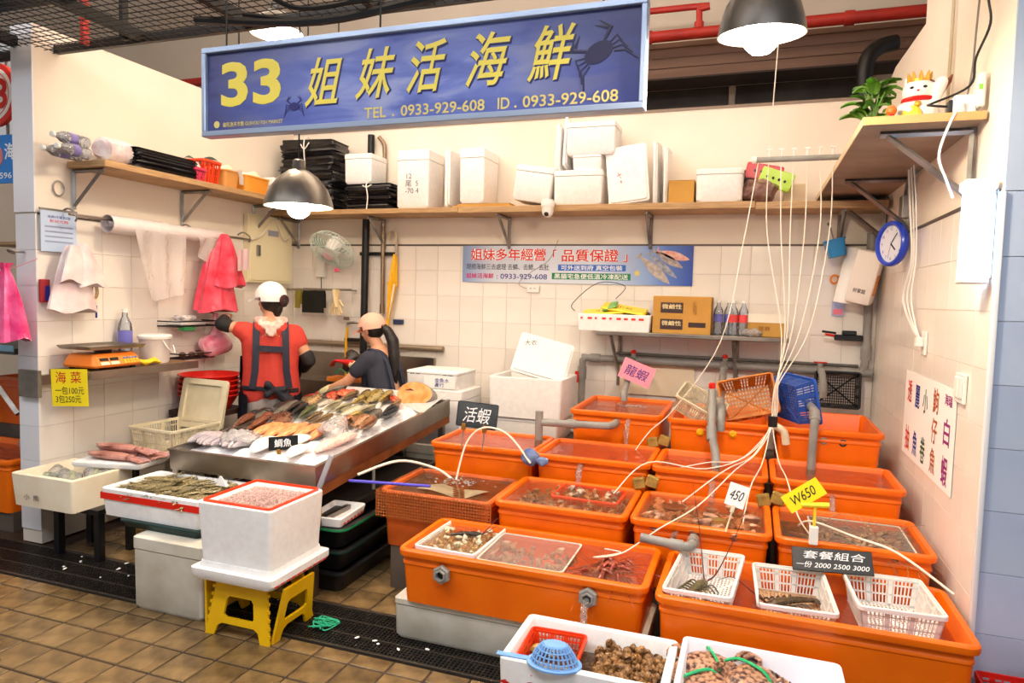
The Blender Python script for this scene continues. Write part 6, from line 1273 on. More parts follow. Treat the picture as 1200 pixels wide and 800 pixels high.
b = new(); tube(b, smoothpts([(-.1, 0, .03), (-.06, -.02, .07), (0, 0, .04), (.06, -.02, .08), (.11, 0, .09)], 4), .012, 6, flat=.4); tag(O('green_strap', b, M('green_band', (60, 190, 140), .4), None, (-3.22, 5.0, .88)), 'green plastic strap around the dark fish', 'strap')
tag(bx('black_scraper', (-3.45, -3.3, 5.3, 5.36, 1.16, 1.19), blackp, None, .006), 'black scraper resting on the wall pipe above the sink', 'scraper')
# red basins
t = T('basin_stand', 'dark wooden stand under the red basins', 'stand', (-3.86, 4.10, 0)); bx('top', (-.17, .2, -.2, .2, .66, .7), M('dark_wood', (60, 34, 28), .6), t)
for x in (-.14, .17):
    for y in (-.17, .17): bx('leg', (x-.02, x+.02, y-.02, y+.02, 0, .66), M('dark_wood', (60, 34, 28), .6), t)
for k in range(5):
    t = T('red_basin', ('bottom', 'second', 'middle', 'fourth', 'top')[k]+' red plastic basin of the stack beside the left wall', 'basin', (-3.835, 4.10, .701+.037*k), group='stacked red basins')
    b = new(); lathe(b, [(.14, 0), (.205, .1), (.222, .105), (.222, .113), (.21, .113), (.2, .1), (.136, .006)], 28); O('basin', b, redp, t)
# ---------------------------------------------------------------- people
def organic(name, bm, mat, parent, voxel=.011, it=3):
    """merge overlapping volumes into one continuous skin"""
    bmesh.ops.recalc_face_normals(bm, faces=bm.faces[:])
    me = bpy.data.meshes.new(name); bm.to_mesh(me); bm.free(); ob = bpy.data.objects.new(name, me); C.objects.link(ob)
    r = ob.modifiers.new('r', 'REMESH'); r.mode = 'VOXEL'; r.voxel_size = voxel
    s_ = ob.modifiers.new('s', 'SMOOTH'); s_.factor = .5; s_.iterations = it
    bpy.context.view_layer.update(); m2 = bpy.data.meshes.new_from_object(ob.evaluated_get(bpy.context.evaluated_depsgraph_get()))
    bpy.data.objects.remove(ob); bpy.data.meshes.remove(me)
    m2.name = name; m2.materials.clear(); m2.materials.append(mat); m2.shade_smooth()
    return place(name, m2, parent)
def hand(b, wrist, d, n, s=1.0, curl=.6, side=1):
    """palm, four fingers and thumb; d along the fingers, n out of the back of the hand"""
    w = Vector(wrist); d = Vector(d).normalized(); n = Vector(n); n = (n-d*n.dot(d)).normalized(); r = d.cross(n)*side
    for k in range(4):
        o_ = (k-1.5)*.019*s; a = w+r*o_*.6; p = w+d*.085*s+r*o_; caps(b, a, p, .014*s, .0115*s, 8)
        L1, L2, L3 = [(.036, .026, .02), (.042, .028, .022), (.038, .027, .021), (.03, .02, .018)][k]; c1 = curl*.6; q = p
        for j, L_ in enumerate((L1, L2, L3)):
            an = c1*(j+1); e = q+(d*math.cos(an)-n*math.sin(an))*L_*s; caps(b, q, e, (.0092-.0008*j)*s, (.0084-.001*j)*s, 7); q = e
    p = w+d*.03*s+r*.028*s*(-1); e1 = p+(d*.7-r*.7-n*.3).normalized()*.036*s; e2 = e1+(d*.9-r*.15-n*.4).normalized()*.03*s
    caps(b, p, e1, .012*s, .0105*s, 7); caps(b, e1, e2, .0105*s, .008*s, 7)
def limb(b, pts, rad, n=10):
    for (p, q), (r0, r1) in zip(zip(pts, pts[1:]), zip(rad, rad[1:])): caps(b, p, q, r0, r1, n)
def head_on(b, c, fwd, up=(0, 0, 1), s=1.0):
    c = Vector(c); f = Vector(fwd).normalized(); u = Vector(up).normalized(); u = (u-f*u.dot(f)).normalized(); r = f.cross(u)
    def P_(x, y, z): return c+r*x*s+f*y*s+u*z*s
    def ell(ctr, rx, ry, rz):
        vs = ball(b, (0, 0, 0), 1, 16, 12)
        for v in vs: v.co = Vector(ctr)+r*v.co.x*rx*s+f*v.co.y*ry*s+u*v.co.z*rz*s
    ell(P_(0, -.012, .03), .076, .095, .085); ell(P_(0, .018, -.03), .062, .07, .082); ell(P_(0, .045, -.085), .03, .03, .026)
    caps(b, P_(0, .086, .01), P_(0, .104, -.028), .009*s, .014*s, 8); ell(P_(0, .083, -.06), .024, .012, .008); ell(P_(0, .084, -.07), .022, .012, .007)
    for sx in (-1, 1): ell(P_(sx*.076, -.005, -.012), .012, .02, .032); ell(P_(sx*.03, .074, .022), .02, .014, .006); ell(P_(sx*.045, .06, -.03), .02, .02, .02)
    return P_
skin_m = M('warm_skin', (214, 158, 124), .5, col2=(202, 142, 110), scale=8); hairm = M('black_hair', (28, 22, 20), .45, bump=.5, bscale=60)
navycl = M('navy_apron_cloth', (34, 36, 52), .75, bump=.2, bscale=30); redsh = M('coral_red_shirt', (206, 66, 52), .8, col2=(188, 54, 44), scale=9, bump=.25, bscale=16); greytr = M('grey_trousers', (150, 140, 136), .8); bootm = M('black_rubber_boot', (30, 30, 32), .4); eyem = M('eye_dark', (30, 22, 20), .2); lipm = M('lip', (176, 92, 84), .5)
def eyes(parent, P_, s=1.0):
    for sx in (-1, 1):
        b = new(); c_ = P_(sx*.031, .078, .01); ball(b, c_, .0085*s, 8, 6); O('eye', b, eyem, parent)
def strip(b, pts, nrm, w, th=.004):
    """flat band along pts, nrm the outward normal at each point"""
    rings = []
    for i, p in enumerate(pts):
        p = Vector(p); n = Vector(nrm[i]).normalized(); d = (Vector(pts[min(i+1, len(pts)-1)])-Vector(pts[max(i-1, 0)])).normalized(); s_ = d.cross(n).normalized()
        rings.append([p+s_*w/2, p+s_*w/2+n*th, p-s_*w/2+n*th, p-s_*w/2])
    loft(b, rings)
# ---- person in the coral shirt, back to the aisle. local: +y is forward, +x the right-hand side
p1 = T('person', 'person in white cap, coral red shirt and navy cross-back apron reaching towards the red bags', 'person', (-3.44, 4.30, 0), math.atan2(.625, .78))
b = new()
HF = Vector((-.8, .6, 0)); P_ = head_on(b, (0, .02, 1.52), HF, s=.98)
limb(b, [(0, .01, 1.48), (0, -.005, 1.36)], [.052, .058])
limb(b, [(-.17, 0, 1.29), (-.34, .05, 1.335), (-.33, .2, 1.37), (-.325, .26, 1.39)], [.05, .044, .036, .028]); hand(b, (-.325, .27, 1.39), (.05, 1, .1), (0, -.1, 1), .95, .7, 1)
limb(b, [(.17, 0, 1.28), (.27, -.03, 1.08), (.24, .16, .98), (.22, .23, .96)], [.05, .044, .036, .028]); hand(b, (.22, .24, .955), (-.1, 1, -.1), (0, .1, 1), .95, .6, -1)
limb(b, [(0, 0, 1.3), (0, .01, 1.05), (0, 0, .88)], [.12, .11, .12]); limb(b, [(-.15, 0, 1.27), (.15, 0, 1.27)], [.06, .06])
for sx in (-1, 1): limb(b, [(sx*.08, 0, .86), (sx*.095, .01, .48), (sx*.1, -.02, .1)], [.085, .062, .045]); caps(b, (sx*.1, -.03, .05), (sx*.105, .11, .035), .042, .032)
organic('body', b, skin_m, p1); eyes(p1, P_)
b = new(); limb(b, [(-.155, 0, 1.265), (.155, 0, 1.265)], [.082, .082], 14); limb(b, [(-.1, .0, 1.2), (-.095, .0, 1.0), (-.1, 0, .82)], [.112, .106, .115], 14); limb(b, [(.1, .0, 1.2), (.095, .0, 1.0), (.1, 0, .82)], [.112, .106, .12], 14)
limb(b, [(0, -.02, 1.24), (0, -.02, .83)], [.1, .1], 12); limb(b, [(-.06, -.035, 1.31), (.06, -.035, 1.31)], [.078, .078], 12); limb(b, [(-.17, 0, 1.285), (-.215, .015, 1.297)], [.075, .066], 12); limb(b, [(.17, 0, 1.27), (.205, -.008, 1.21)], [.075, .066], 12)
o = organic('shirt', b, redsh, p1, .012, 3); o['label'] = 'coral red short-sleeved shirt'
b = new()
for sx in (-1, 1): limb(b, [(sx*.08, 0, .74), (sx*.095, .01, .48), (sx*.1, -.01, .16)], [.112, .085, .072], 12)
limb(b, [(-.05, 0, .76), (.05, 0, .76)], [.108, .108], 12); organic('trousers', b, greytr, p1, .014)
for sx in (-1, 1): b = new(); limb(b, [(sx*.1, -.012, .3), (sx*.1, -.012, .07)], [.085, .07]); caps(b, (sx*.1, -.02, .055), (sx*.108, .12, .045), .055, .042); organic('boot', b, bootm, p1, .012)
for pts, rad in (([(-.30, .04, 1.325), (-.345, .05, 1.337), (-.335, .17, 1.365)], [.054, .053, .043]), ([(.262, -.028, 1.10), (.275, -.03, 1.07), (.245, .13, .995)], [.056, .054, .044])): b = new(); limb(b, pts, rad, 12); organic('arm_sleeve', b, M('black_arm_sleeve', (28, 26, 26), .8), p1, .01)
# apron straps in an H across the back, waist tie with bow, skirt round the front and sides
def back_y(x, z): return -.125-.006*math.cos(x*12)
b = new()
for sx in (-1, 1): strip(b, [(sx*.095, .09, 1.345), (sx*.1, .02, 1.375), (sx*.1, -.06, 1.352), (sx*.103, -.115, 1.27), (sx*.105, -.138, 1.15), (sx*.11, -.136, 1.0), (sx*.13, -.13, .87)], [(0, .5, 1), (0, 0, 1), (0, -.6, 1), (0, -1, .3), (0, -1, 0), (0, -1, 0), (0, -1, 0)], .05, .006)
strip(b, [(-.1, -.137, 1.17), (0, -.142, 1.165), (.1, -.137, 1.16)], [(0, -1, 0)]*3, .045, .006); O('apron_straps', b, navycl, p1)
b = new()
rings = []
for z in (1.1, .95, .8, .62, .45, .3):
    R_ = .165+.05*(1.1-z)*.6; rings.append([( (R_+.055)*math.sin(a), .0+R_*.98*math.cos(a)*(1 if abs(a) < 1.6 else .85), z) for a in [(-2.35+4.7*k/20)*(1 if z < .9 else .62) for k in range(21)]])
V = [[b.verts.new(p) for p in r_] for r_ in rings]
for i in range(5):
    for j in range(20): b.faces.new((V[i][j], V[i][j+1], V[i+1][j+1], V[i+1][j]))
bmesh.ops.solidify(b, geom=b.faces[:], thickness=.006); O('apron', b, navycl, p1)
b = new(); strip(b, [(-.2, -.07, .875), (-.1, -.135, .87), (0, -.145, .865), (.1, -.14, .85), (.2, -.07, .85)], [(-1, -1, 0), (0, -1, 0), (0, -1, 0), (0, -1, 0), (1, -1, 0)], .04, .008)
for a in (0, 2.2, 4.0): caps(b, (.02, -.16, .865), (.02+.07*math.cos(a), -.165, .865+.05*math.sin(a)), .02, .028)
caps(b, (.05, -.16, .85), (.12, -.15, .78), .03, .05); organic('waist_tie', b, M('black_tie_cloth', (26, 26, 34), .75), p1, .008, 2)
b = new(); 
for x0, x1, y, z, r_ in ((-.09, .09, -.04, 1.37, .035), (-.07, .07, -.075, 1.345, .03), (-.045, .045, -.105, 1.325, .022), (-.025, .025, -.13, 1.29, .018), (-.01, .01, -.142, 1.265, .012)): caps(b, (x0, y, z), (x1, y, z), r_, r_)
organic('kerchief', b, M('pale_print_kerchief', (238, 206, 190), .8, col2=(214, 140, 130), scale=26), p1, .009)
b = new(); c_ = Vector((0, .015, 1.545)); vs = ball(b, (0, 0, 0), 1, 18, 12)
for v in vs: v.co = c_+Vector((v.co.x*.112, v.co.y*.118, v.co.z*.118))
bmesh.ops.delete(b, geom=[v for v in b.verts if v.co.z < 1.545-.045*(1 if (v.co-c_).dot(HF) < 0.04 else .2)], context='VERTS'); bmesh.ops.solidify(b, geom=b.faces[:], thickness=-.005); cap = O('cap', b, M('white_cap_cloth', (240, 238, 236), .8, bump=.1), p1)
b = new(); f2 = HF.normalized(); r2 = f2.cross(Vector((0, 0, 1))); quadgrid(b, lambda u, v: Vector((0, .015, 1.545))+f2*(.085+.10*v*(1-.5*(2*u-1)**2))+r2*(u-.5)*.17+Vector((0, 0, .002-.02*v-.022*(2*u-1)**2)), 10, 5); bmesh.ops.solidify(b, geom=b.faces[:], thickness=.005); O('cap_peak', b, M('white_cap_cloth', (240, 238, 236), .8), cap)
b = new(); vs = ball(b, (0, 0, 0), 1, 16, 12)
for v in vs: v.co = Vector((0, .008, 1.52))+Vector((v.co.x*.086, v.co.y*.094, v.co.z*.096))-HF*.012
caps(b, Vector((0, 0, 1.46))-HF*.06, Vector((0, 0, 1.42))-HF*.05, .04, .03); caps(b, Vector((0, 0, 1.54))-HF*.10, Vector((0, 0, 1.50))-HF*.115, .03, .028); organic('hair', b, hairm, p1, .01)
b = new(); tube(b, [tuple(Vector((0, 0, 1.525))-HF*.118+Vector((.035*math.cos(a)*.6, .035*math.cos(a)*.8, .03*math.sin(a)))) for a in [2*PI*k/16 for k in range(17)]], .014, 8, cap=False); O('hair_tie', b, M('maroon_scrunchie', (70, 30, 34), .7), p1)
# ---- person in the dark shirt, in profile, working at the sink. local +y forward
p2 = T('person', 'person in pink cap, navy shirt and red gloves with long black ponytail', 'person', (-2.72, 4.80, 0), PI/2)
b = new(); F2 = Vector((.12, 1, -.18)); P_ = head_on(b, (0, .15, 1.305), F2, (0, .2, 1), .92)
limb(b, [(0, .13, 1.25), (0, .075, 1.15)], [.048, .055]); limb(b, [(0, .07, 1.08), (0, .02, .9), (0, -.02, .74)], [.11, .105, .12]); limb(b, [(-.14, .07, 1.09), (.14, .07, 1.09)], [.055, .055])
limb(b, [(-.16, .075, 1.09), (-.185, .25, .90), (-.15, .5, .79), (-.145, .54, .775)], [.048, .041, .033, .028]); limb(b, [(.15, .08, 1.09), (.17, .22, .93), (.15, .42, 1.0), (.15, .46, 1.01)], [.048, .041, .033, .028])
for sx in (-1, 1): limb(b, [(sx*.08, -.02, .74), (sx*.09, .03, .42), (sx*.09, -.03, .1)], [.085, .06, .045]); caps(b, (sx*.09, -.04, .05), (sx*.095, .1, .035), .04, .03)
organic('body', b, skin_m, p2); eyes(p2, P_, .92)
b = new(); c_ = P_(0, .084, -.066); ball(b, c_, (.017, .008, .005), 8, 6); O('lips', b, lipm, p2)
dsh = M('dark_navy_shirt', (44, 46, 60), .8, bump=.25, bscale=16)
b = new(); limb(b, [(-.13, .07, 1.075), (.13, .07, 1.075)], [.078, .078], 14)
for sx in (-1, 1): limb(b, [(sx*.07, .065, 1.05), (sx*.07, .02, .88), (sx*.07, -.02, .68)], [.112, .108, .12], 12)
limb(b, [(-.15, .075, 1.085), (-.175, .17, .99)], [.07, .062], 12); limb(b, [(.15, .075, 1.085), (.165, .15, 1.0)], [.07, .062], 12); o = organic('shirt', b, dsh, p2, .012); o['label'] = 'dark navy short-sleeved shirt'
b = new()
for sx in (-1, 1): limb(b, [(sx*.08, -.02, .72), (sx*.09, .03, .42), (sx*.09, -.02, .16)], [.12, .082, .07], 12)
organic('trousers', b, M('dark_trousers', (46, 46, 54), .8), p2, .014)
for sx in (-1, 1): b = new(); limb(b, [(sx*.09, -.025, .28), (sx*.09, -.025, .07)], [.08, .066]); caps(b, (sx*.09, -.03, .055), (sx*.098, .11, .045), .052, .04); organic('boot', b, bootm, p2, .012)
b = new()
for sx in (-1, 1): strip(b, [(sx*.09, .16, 1.12), (sx*.095, .1, 1.158), (sx*.095, .02, 1.145), (sx*.09, -.045, 1.07), (sx*.085, -.08, .95), (sx*.09, -.12, .8)], [(0, .6, 1), (0, 0, 1), (0, -.5, 1), (0, -1, .3), (0, -1, .2), (0, -1, .1)], .045, .006)
O('apron_straps', b, M('slate_apron_cloth', (58, 62, 82), .75), p2)
b = new(); quadgrid(b, lambda u, v: (-.2+.4*u, .19-.05*v+.03*math.cos((u-.5)*3)-.14*(2*u-1)**2*(.8), 1.02-.62*v), 14, 8); bmesh.ops.solidify(b, geom=b.faces[:], thickness=.006); O('apron', b, M('slate_apron_cloth', (58, 62, 82), .75), p2)
rg = M('red_rubber_glove', (214, 30, 36), .4); cuffm = M('cream_cuff', (238, 222, 170), .6)
b = new(); caps(b, (-.152, .47, .80), (-.145, .55, .772), .034, .026); hand(b, (-.145, .55, .772), (.05, 1, -.15), (0, .15, 1), 1.0, .5, 1); organic('red_glove', b, rg, p2, .006, 2); b = new(); limb(b, [(-.158, .42, .825), (-.15, .49, .795)], [.042, .038], 12); organic('glove_cuff', b, cuffm, p2, .009)
b = new(); caps(b, (.15, .41, 1.0), (.15, .48, 1.015), .034, .026); hand(b, (.15, .48, 1.015), (.0, 1, .1), (0, -.1, 1), 1.0, .8, -1); organic('red_glove', b, rg, p2, .006, 2); b = new(); limb(b, [(.16, .3, .955), (.152, .42, .998)], [.046, .038], 12); organic('glove_cuff', b, cuffm, p2, .009)
pinkc = M('pink_cap_cloth', (238, 182, 160), .8, bump=.1); up2 = Vector((0, .2, 1)).normalized()
b = new(); vs = ball(b, (0, 0, 0), 1, 18, 12); f3 = F2.normalized(); u3 = (up2-f3*up2.dot(f3)).normalized(); r3 = f3.cross(u3); cc = Vector((0, .142, 1.335))
for v in vs: v.co = Vector((v.co.x*.1, v.co.y*.112, v.co.z*.104))
bmesh.ops.delete(b, geom=[v for v in b.verts if v.co.z < -.005-.035*(1 if v.co.y < .03 else 0)], context='VERTS')
for v in b.verts: v.co = cc+r3*v.co.x+f3*v.co.y+u3*v.co.z
bmesh.ops.solidify(b, geom=b.faces[:], thickness=-.005); cap = O('cap', b, pinkc, p2)
b = new(); quadgrid(b, lambda u, v: cc+f3*(.095+.10*v*(1-.55*(2*u-1)**2))+r3*(u-.5)*.155+u3*(-.004-.022*v-.022*(2*u-1)**2), 10, 5); bmesh.ops.solidify(b, geom=b.faces[:], thickness=.005); O('cap_peak', b, pinkc, cap)
b = new(); vs = ball(b, (0, 0, 0), 1, 16, 12)
for v in vs: v.co = Vector((0, .122, 1.312))+Vector((v.co.x*.079, v.co.y*.08, v.co.z*.083))
limb(b, [(0, .06, 1.33), (0, -.0, 1.30), (0, -.045, 1.22), (-.01, -.065, 1.1), (-.015, -.075, .96), (-.01, -.08, .88)], [.035, .04, .05, .048, .036, .012]); organic('hair', b, hairm, p2, .009)
for a in [0]: b = new(); tube(b, [tuple(Vector((0, .03, 1.325))+Vector((.036*math.cos(t_), .01, .036*math.sin(t_)))) for t_ in [2*PI*k/14 for k in range(15)]], .01, 6, cap=False); O('hair_tie', b, blackp, p2)
# ---------------------------------------------------------------- corner shelf, right wall
ZR = 2.3625
cw = M('glazed_white_ceramic', (244, 240, 232), .2); cg_ = M('gold_paint', (214, 160, 50), .35, .5); cr_ = M('red_glaze', (196, 30, 28), .25); cbr = M('brown_glaze', (120, 60, 30), .3)
t = T('lucky_cat', 'white ceramic beckoning cat figurine with gold crown and raised paw', 'figurine', (.635, 3.45, ZR), math.radians(-12)); t.scale = (1.0,)*3
b = new(); ball(b, (0, 0, .075), (.085, .07, .08), 16, 12); ball(b, (0, -.012, .165), (.066, .058, .054), 16, 12); caps(b, (.06, -.03, .10), (.085, -.035, .19), .02, .024); caps(b, (-.06, -.04, .09), (-.03, -.075, .075), .022, .02)
for sx in (-1, 1): caps(b, (sx*.04, -.05, .02), (sx*.045, -.08, .015), .025, .02)
for sx in (-1, 1): caps(b, (sx*.04, -.005, .195), (sx*.05, -.004, .225), .02, .006)
organic('body', b, cw, t, .006, 2)
b = new(); tube(b, [(.056*math.cos(a), -.01+.05*math.sin(a), .128) for a in [2*PI*k/20 for k in range(21)]], .011, 8, cap=False); O('collar', b, cr_, t)
b = new(); ball(b, (0, -.07, .10), .014, 10, 8); O('bell', b, cg_, t)
b = new()
for k in range(9): a = 2*PI*k/9; tube(b, [(.036*math.cos(a), -.01+.032*math.sin(a), .205), (.046*math.cos(a), -.01+.042*math.sin(a), .245)], [.014, .003], 5)
lathe(b, [(.042, 0), (.044, .012), (.038, .014)], 16, (0, -.01, .2)); O('crown', b, cg_, t)
for sx in (-1, 1): b = new(); ball(b, (sx*.024, -.064, .172), (.009, .005, .006), 8, 6); O('eye', b, inkblack, t)
b = new(); ball(b, (0, -.07, .158), (.006, .004, .004), 8, 6); O('nose', b, cr_, t)
b = new(); ball(b, (-.02, -.078, .05), (.04, .015, .045), 12, 8); O('gold_coin', b, M('gold_yellow_glaze', (240, 200, 60), .3), t); b = new(); ball(b, (.035, -.074, .03), (.03, .012, .022), 10, 8); O('red_patch', b, cr_, t)
b = new(); ball(b, (.03, .0, .2), (.03, .03, .02), 10, 8); O('brown_patch', b, cbr, t); b = new(); tube(b, [(.085, .0, .15), (.11, .0, .20), (.12, 0, .225)], [.008, .012, .004], 6); O('tassel_fan', b, cbr, t)
t = T('potted_plant', 'leafy green pothos in a small pot on the corner shelf', 'plant', (.475, 3.5, ZR)); b = new(); lathe(b, [(.035, 0), (.045, .07), (.04, .07), (.036, .06)], 16); O('pot', b, M('green_glass_pot', (110, 140, 100), .25), t)
gl = M('pothos_leaf', (136, 184, 70), .4, col2=(96, 150, 50), scale=20, rand=.25); gl.use_backface_culling = False
def leafbm():
    b = new(); quadgrid(b, lambda u, v: (.022*(2*u-1)*math.sin(PI*min(.98, .12+v*.86))**.7, .075*v, .010*v*(1-v)*4-.012*abs(2*u-1)-.02*v*v), 4, 7); bmesh.ops.solidify(b, geom=b.faces[:], thickness=.0012); return b
lme = mesh('leaf', leafbm(), gl); random.seed(11)
for k in range(38):
    a = random.uniform(0, 2*PI); h = random.uniform(.05, .23); r_ = random.uniform(.0, .055); x, y = r_*math.cos(a)-.012, r_*math.sin(a)
    place('leaf', lme, t, (x, y, h), (random.uniform(-.3, .9), random.uniform(-.4, .4), a-PI/2), random.uniform(.75, 1.2))
b = new()
for k in range(9): a = k*.7; tube(b, [(0, 0, .06), (.02*math.cos(a), .02*math.sin(a), .14), (.05*math.cos(a), .05*math.sin(a), .2)], .0025, 5)
O('stems', b, M('green_stem', (110, 150, 70), .5), t)
t = T('shelf_ornament', 'small orange and red ornament between the plant and the figurine', 'ornament', (.515, 3.33, ZR)); b = new(); lathe(b, [(.018, 0), (.022, .03), (.012, .05)], 10); O('base', b, cr_, t); b = new(); ball(b, (0, 0, .065), .022, 10, 8); O('top', b, M('orange_glaze', (236, 110, 40), .35), t)
t = T('power_strip', 'white power strip with adaptors at the wall end of the corner shelf', 'power strip', (.74, 3.21, ZR)); bx('adaptor', (-.03, .05, -.03, .03, 0, .075), whitep, t, .006); bx('strip', (.045, .072, -.05, .02, .02, .15), whitep, t, .006); bx('green_switch', (.047, .06, -.054, -.05, .085, .105), M('green_switch', (130, 200, 70), .4), t); bx('black_plug', (-.045, -.028, -.02, .02, .01, .06), blackp, t, .004)
def cord(label, pts, r, mat): tag(O('cord', tube(new(), smoothpts(pts, 6), r, 6), mat), label, 'cord')
cord('black cable looping up the right wall from the power strip', [(.70, 3.21, 2.40), (.64, 3.25, 2.42), (.66, 3.3, 2.44), (.77, 3.22, 2.48), (.78, 3.2, 2.58), (.80, 3.12, 2.68), (.795, 3.15, 2.8), (.79, 3.1, 2.95), (.80, 3.2, 3.3)], .005, blackp)
cord('grey cable standing straight up the right wall', [(.76, 3.23, 2.4), (.78, 3.24, 2.55), (.785, 3.24, 2.72), (.80, 3.24, 3.2)], .004, M('grey_cable', (130, 120, 112), .5))
cord('pale cable running up the right wall behind the figurine', [(.81, 3.75, 2.37), (.811, 3.75, 2.8), (.811, 3.76, 4.2)], .008, M('beige_cable', (196, 180, 150), .5))
cord('white cable hanging from the shelf front to the bracket', [(.74, 3.17, 2.40), (.70, 3.14, 2.34), (.66, 3.13, 2.2), (.69, 3.13, 2.1), (.72, 3.14, 2.03)], .005, whitep)
for k, lb in enumerate(('nearest the clock', 'in the middle', 'furthest from the clock')):
    cord('white cable hanging below the corner shelf to the socket, '+lb, [(.75, 4.2-.06*k, 2.33), (.77, 4.2-.07*k, 2.1), (.79, 4.2-.05*k, 1.85), (.78, 4.3-.1*k, 1.65), (.79, 4.1-.05*k, 1.5), (.80, 3.93, 1.435)], .006 if k == 0 else .004, whitep)
t = T('wall_socket', 'white wall socket with plug on the tiled right wall', 'socket', (XR-.002, 3.9, 1.42)); bx('plate', (-.012, 0, -.04, .04, -.06, .06), whitep, t, .003); bx('plug', (-.045, -.012, -.025, .03, -.02, .03), whitep, t, .006)
t = T('wall_switch', 'white double light switch at the poster corner', 'switch', (XR-.002, 3.22, 1.275)); bx('plate', (-.014, 0, -.06, .06, -.06, .06), whitep, t, .003)
for y in (-.028, .028): bx('rocker', (-.02, -.014, y-.024, y+.024, -.04, .045), whitep, t, .003)
t = T('wall_clock', 'round blue rimmed wall clock on the right wall', 'clock', (XR-.07, 4.47, 1.957), rot=(math.radians(0), -PI/2, math.radians(24))); b = new(); lathe(b, [(.125, 0), (.13, .01), (.13, .03), (.122, .04), (.108, .036), (.106, .02)], 36, cap1=False); O('case', b, M('royal_blue_plastic', (40, 70, 196), .3), t); b = new(); lathe(b, [(.107, .018), (.107, .021)], 32); O('dial', b, M('clock_dial', (226, 226, 236), .5), t)
for h_ in range(12): a = 2*PI*h_/12; text(str(h_ or 12), inkblack, t, h=.016, loc=(.085*math.cos(a), -.085*math.sin(a), .0215), rot=(0, 0, -PI/2), name='numeral')
for nm, a, L_, w_ in (('hour_hand', 2.3, .055, .005), ('minute_hand', .75, .08, .0035), ('second_hand', 3.4, .085, .0015)): O(nm, tube(new(), [(0, 0, .024), (L_*math.cos(a), -L_*math.sin(a), .024)], w_, 4, flat=.3), inkblack, t)
t = T('conduit_box', 'small grey steel junction box above the clock', 'junction box', (XR-.002, 4.47, 2.17)); bx('box', (-.05, 0, -.05, .05, -.07, .06), galv, t, .004); O('conduit', tube(new(), smoothpts([(-.025, 0, .06), (-.025, 0, .1), (-.03, -.1, .14), (-.03, -.25, .15)], 4), .012, 8), galv, t)
t = T('wall_poster', 'white poster with columns of colourful characters on the right wall', 'poster', (XR-.003, 3.78, 1.03), rot=(0, 0, -PI/2))
bx('sheet', (-.5, .5, -.002, .0, -.225, .225), paperw, t); oc = M('brown_orange_print', (180, 90, 50), .6); pu = M('purple_print', (150, 40, 120), .6); gn = M('green_print', (40, 90, 60), .6)
for ch, x, z, m_, h_ in (('透', -.38, .12, ra, .12), ('抽', -.38, -.13, ra, .13), ('麗', -.2, .11, inkblue, .12), ('魚', -.2, -.13, inkblue, .13), ('小', -.03, .11, gn, .12), ('卷', -.03, -.13, gn, .13), ('鮈', .17, .14, oc, .12), ('仔', .17, .0, oc, .12), ('魚', .17, -.14, oc, .12), ('海瑞', .38, .17, pu, .05), ('白', .38, .03, pu, .12), ('蝦', .38, -.14, pu, .13)):
    text(ch, m_, t, h=h_, w=.1 if len(ch) == 1 else .12, loc=(x, -.0028, z), bold=.018, name='poster_character')
# fluorescent insect lamp on the right wall
t = T('wall_lamp', 'glaring blue white fluorescent lamp on the right wall under the corner shelf', 'lamp', (.765, 2.98, 1.88)); em = M('blue_white_tube', (170, 212, 255), .4, emit=9)
for dx, dy in ((-.03, 0), (.0, -.03), (.0, .03)): b = new(); tube(b, [(dx, dy, -.17), (dx, dy, .15)], .022, 10); O('tube', b, em, t)
bx('holder', (-.055, .05, -.045, .045, .15, .19), whitep, t, .006); bx('back_plate', (.03, .052, -.02, .02, -.17, .15), whitep, t, .004); bx('foot_cap', (-.05, .04, -.04, .04, -.19, -.17), whitep, t, .005)
# corner items
t = T('hanging_basin', 'small blue plastic basket hanging in the back corner', 'basket', (.53, 5.22, 1.93), rot=(0, math.radians(-14), 0)); O('tub', tubbm(.14, .18, .12, .005, .012, .008, .012, .02), M('sky_blue_plastic', (40, 130, 190), .4), t); O('hook', tube(new(), smoothpts([(0, .0, .11), (0, .03, .2), (0, .1, .25), (0, .155, .24)], 4), .004, 6), galv, t)
t = T('tissue_pack', 'white pack of paper towels hanging on the corner pipe', 'paper towels', (.705, 5.17, 1.80), rot=(.1, math.radians(13), math.radians(-20))); bx('pack', (-.08, .08, -.06, .06, -.19, .17), M('white_wrap', (242, 232, 222), .4, bump=.2), t, .02, 2); text('好家庭', M('dark_brown_print', (70, 50, 46), .6), t, w=.08, h=.03, loc=(0, -.061, -.1), bold=.015); bx('side_print', (.0802, .082, -.04, .03, -.12, .02), M('red_yellow_print', (220, 90, 50), .5, col2=(240, 200, 60), scale=30), t)
t = T('paper_roll', 'white paper roll behind the pack of paper towels', 'paper roll', (.615, 5.26, 1.80), rot=(0, math.radians(10), 0)); b = new(); lathe(b, [(.06, -.19), (.06, .19), (.018, .19), (.018, .1)], 20); O('roll', b, paperw, t)
t = T('tool_hook', 'scissors with orange handles hanging in the back corner', 'scissors', (.565, 5.37, 1.75)); b = new(); tube(b, [(-.03+.025*math.cos(a), 0, .03+.03*math.sin(a)) for a in [2*PI*k/12 for k in range(13)]], .007, 6, cap=False); O('handle', b, M('orange_handle', (236, 130, 30), .4), t); b = new(); tube(b, [(.02+.025*math.cos(a), 0, .03+.03*math.sin(a)) for a in [2*PI*k/12 for k in range(13)]], .007, 6, cap=False); O('handle', b, blackp, t); b = new(); tube(b, [(-.01, 0, 0), (.01, 0, -.09)], [.009, .003], 6, flat=.3); tube(b, [(.01, 0, 0), (-.01, 0, -.09)], [.009, .003], 6, flat=.3); O('blades', b, steel, t)
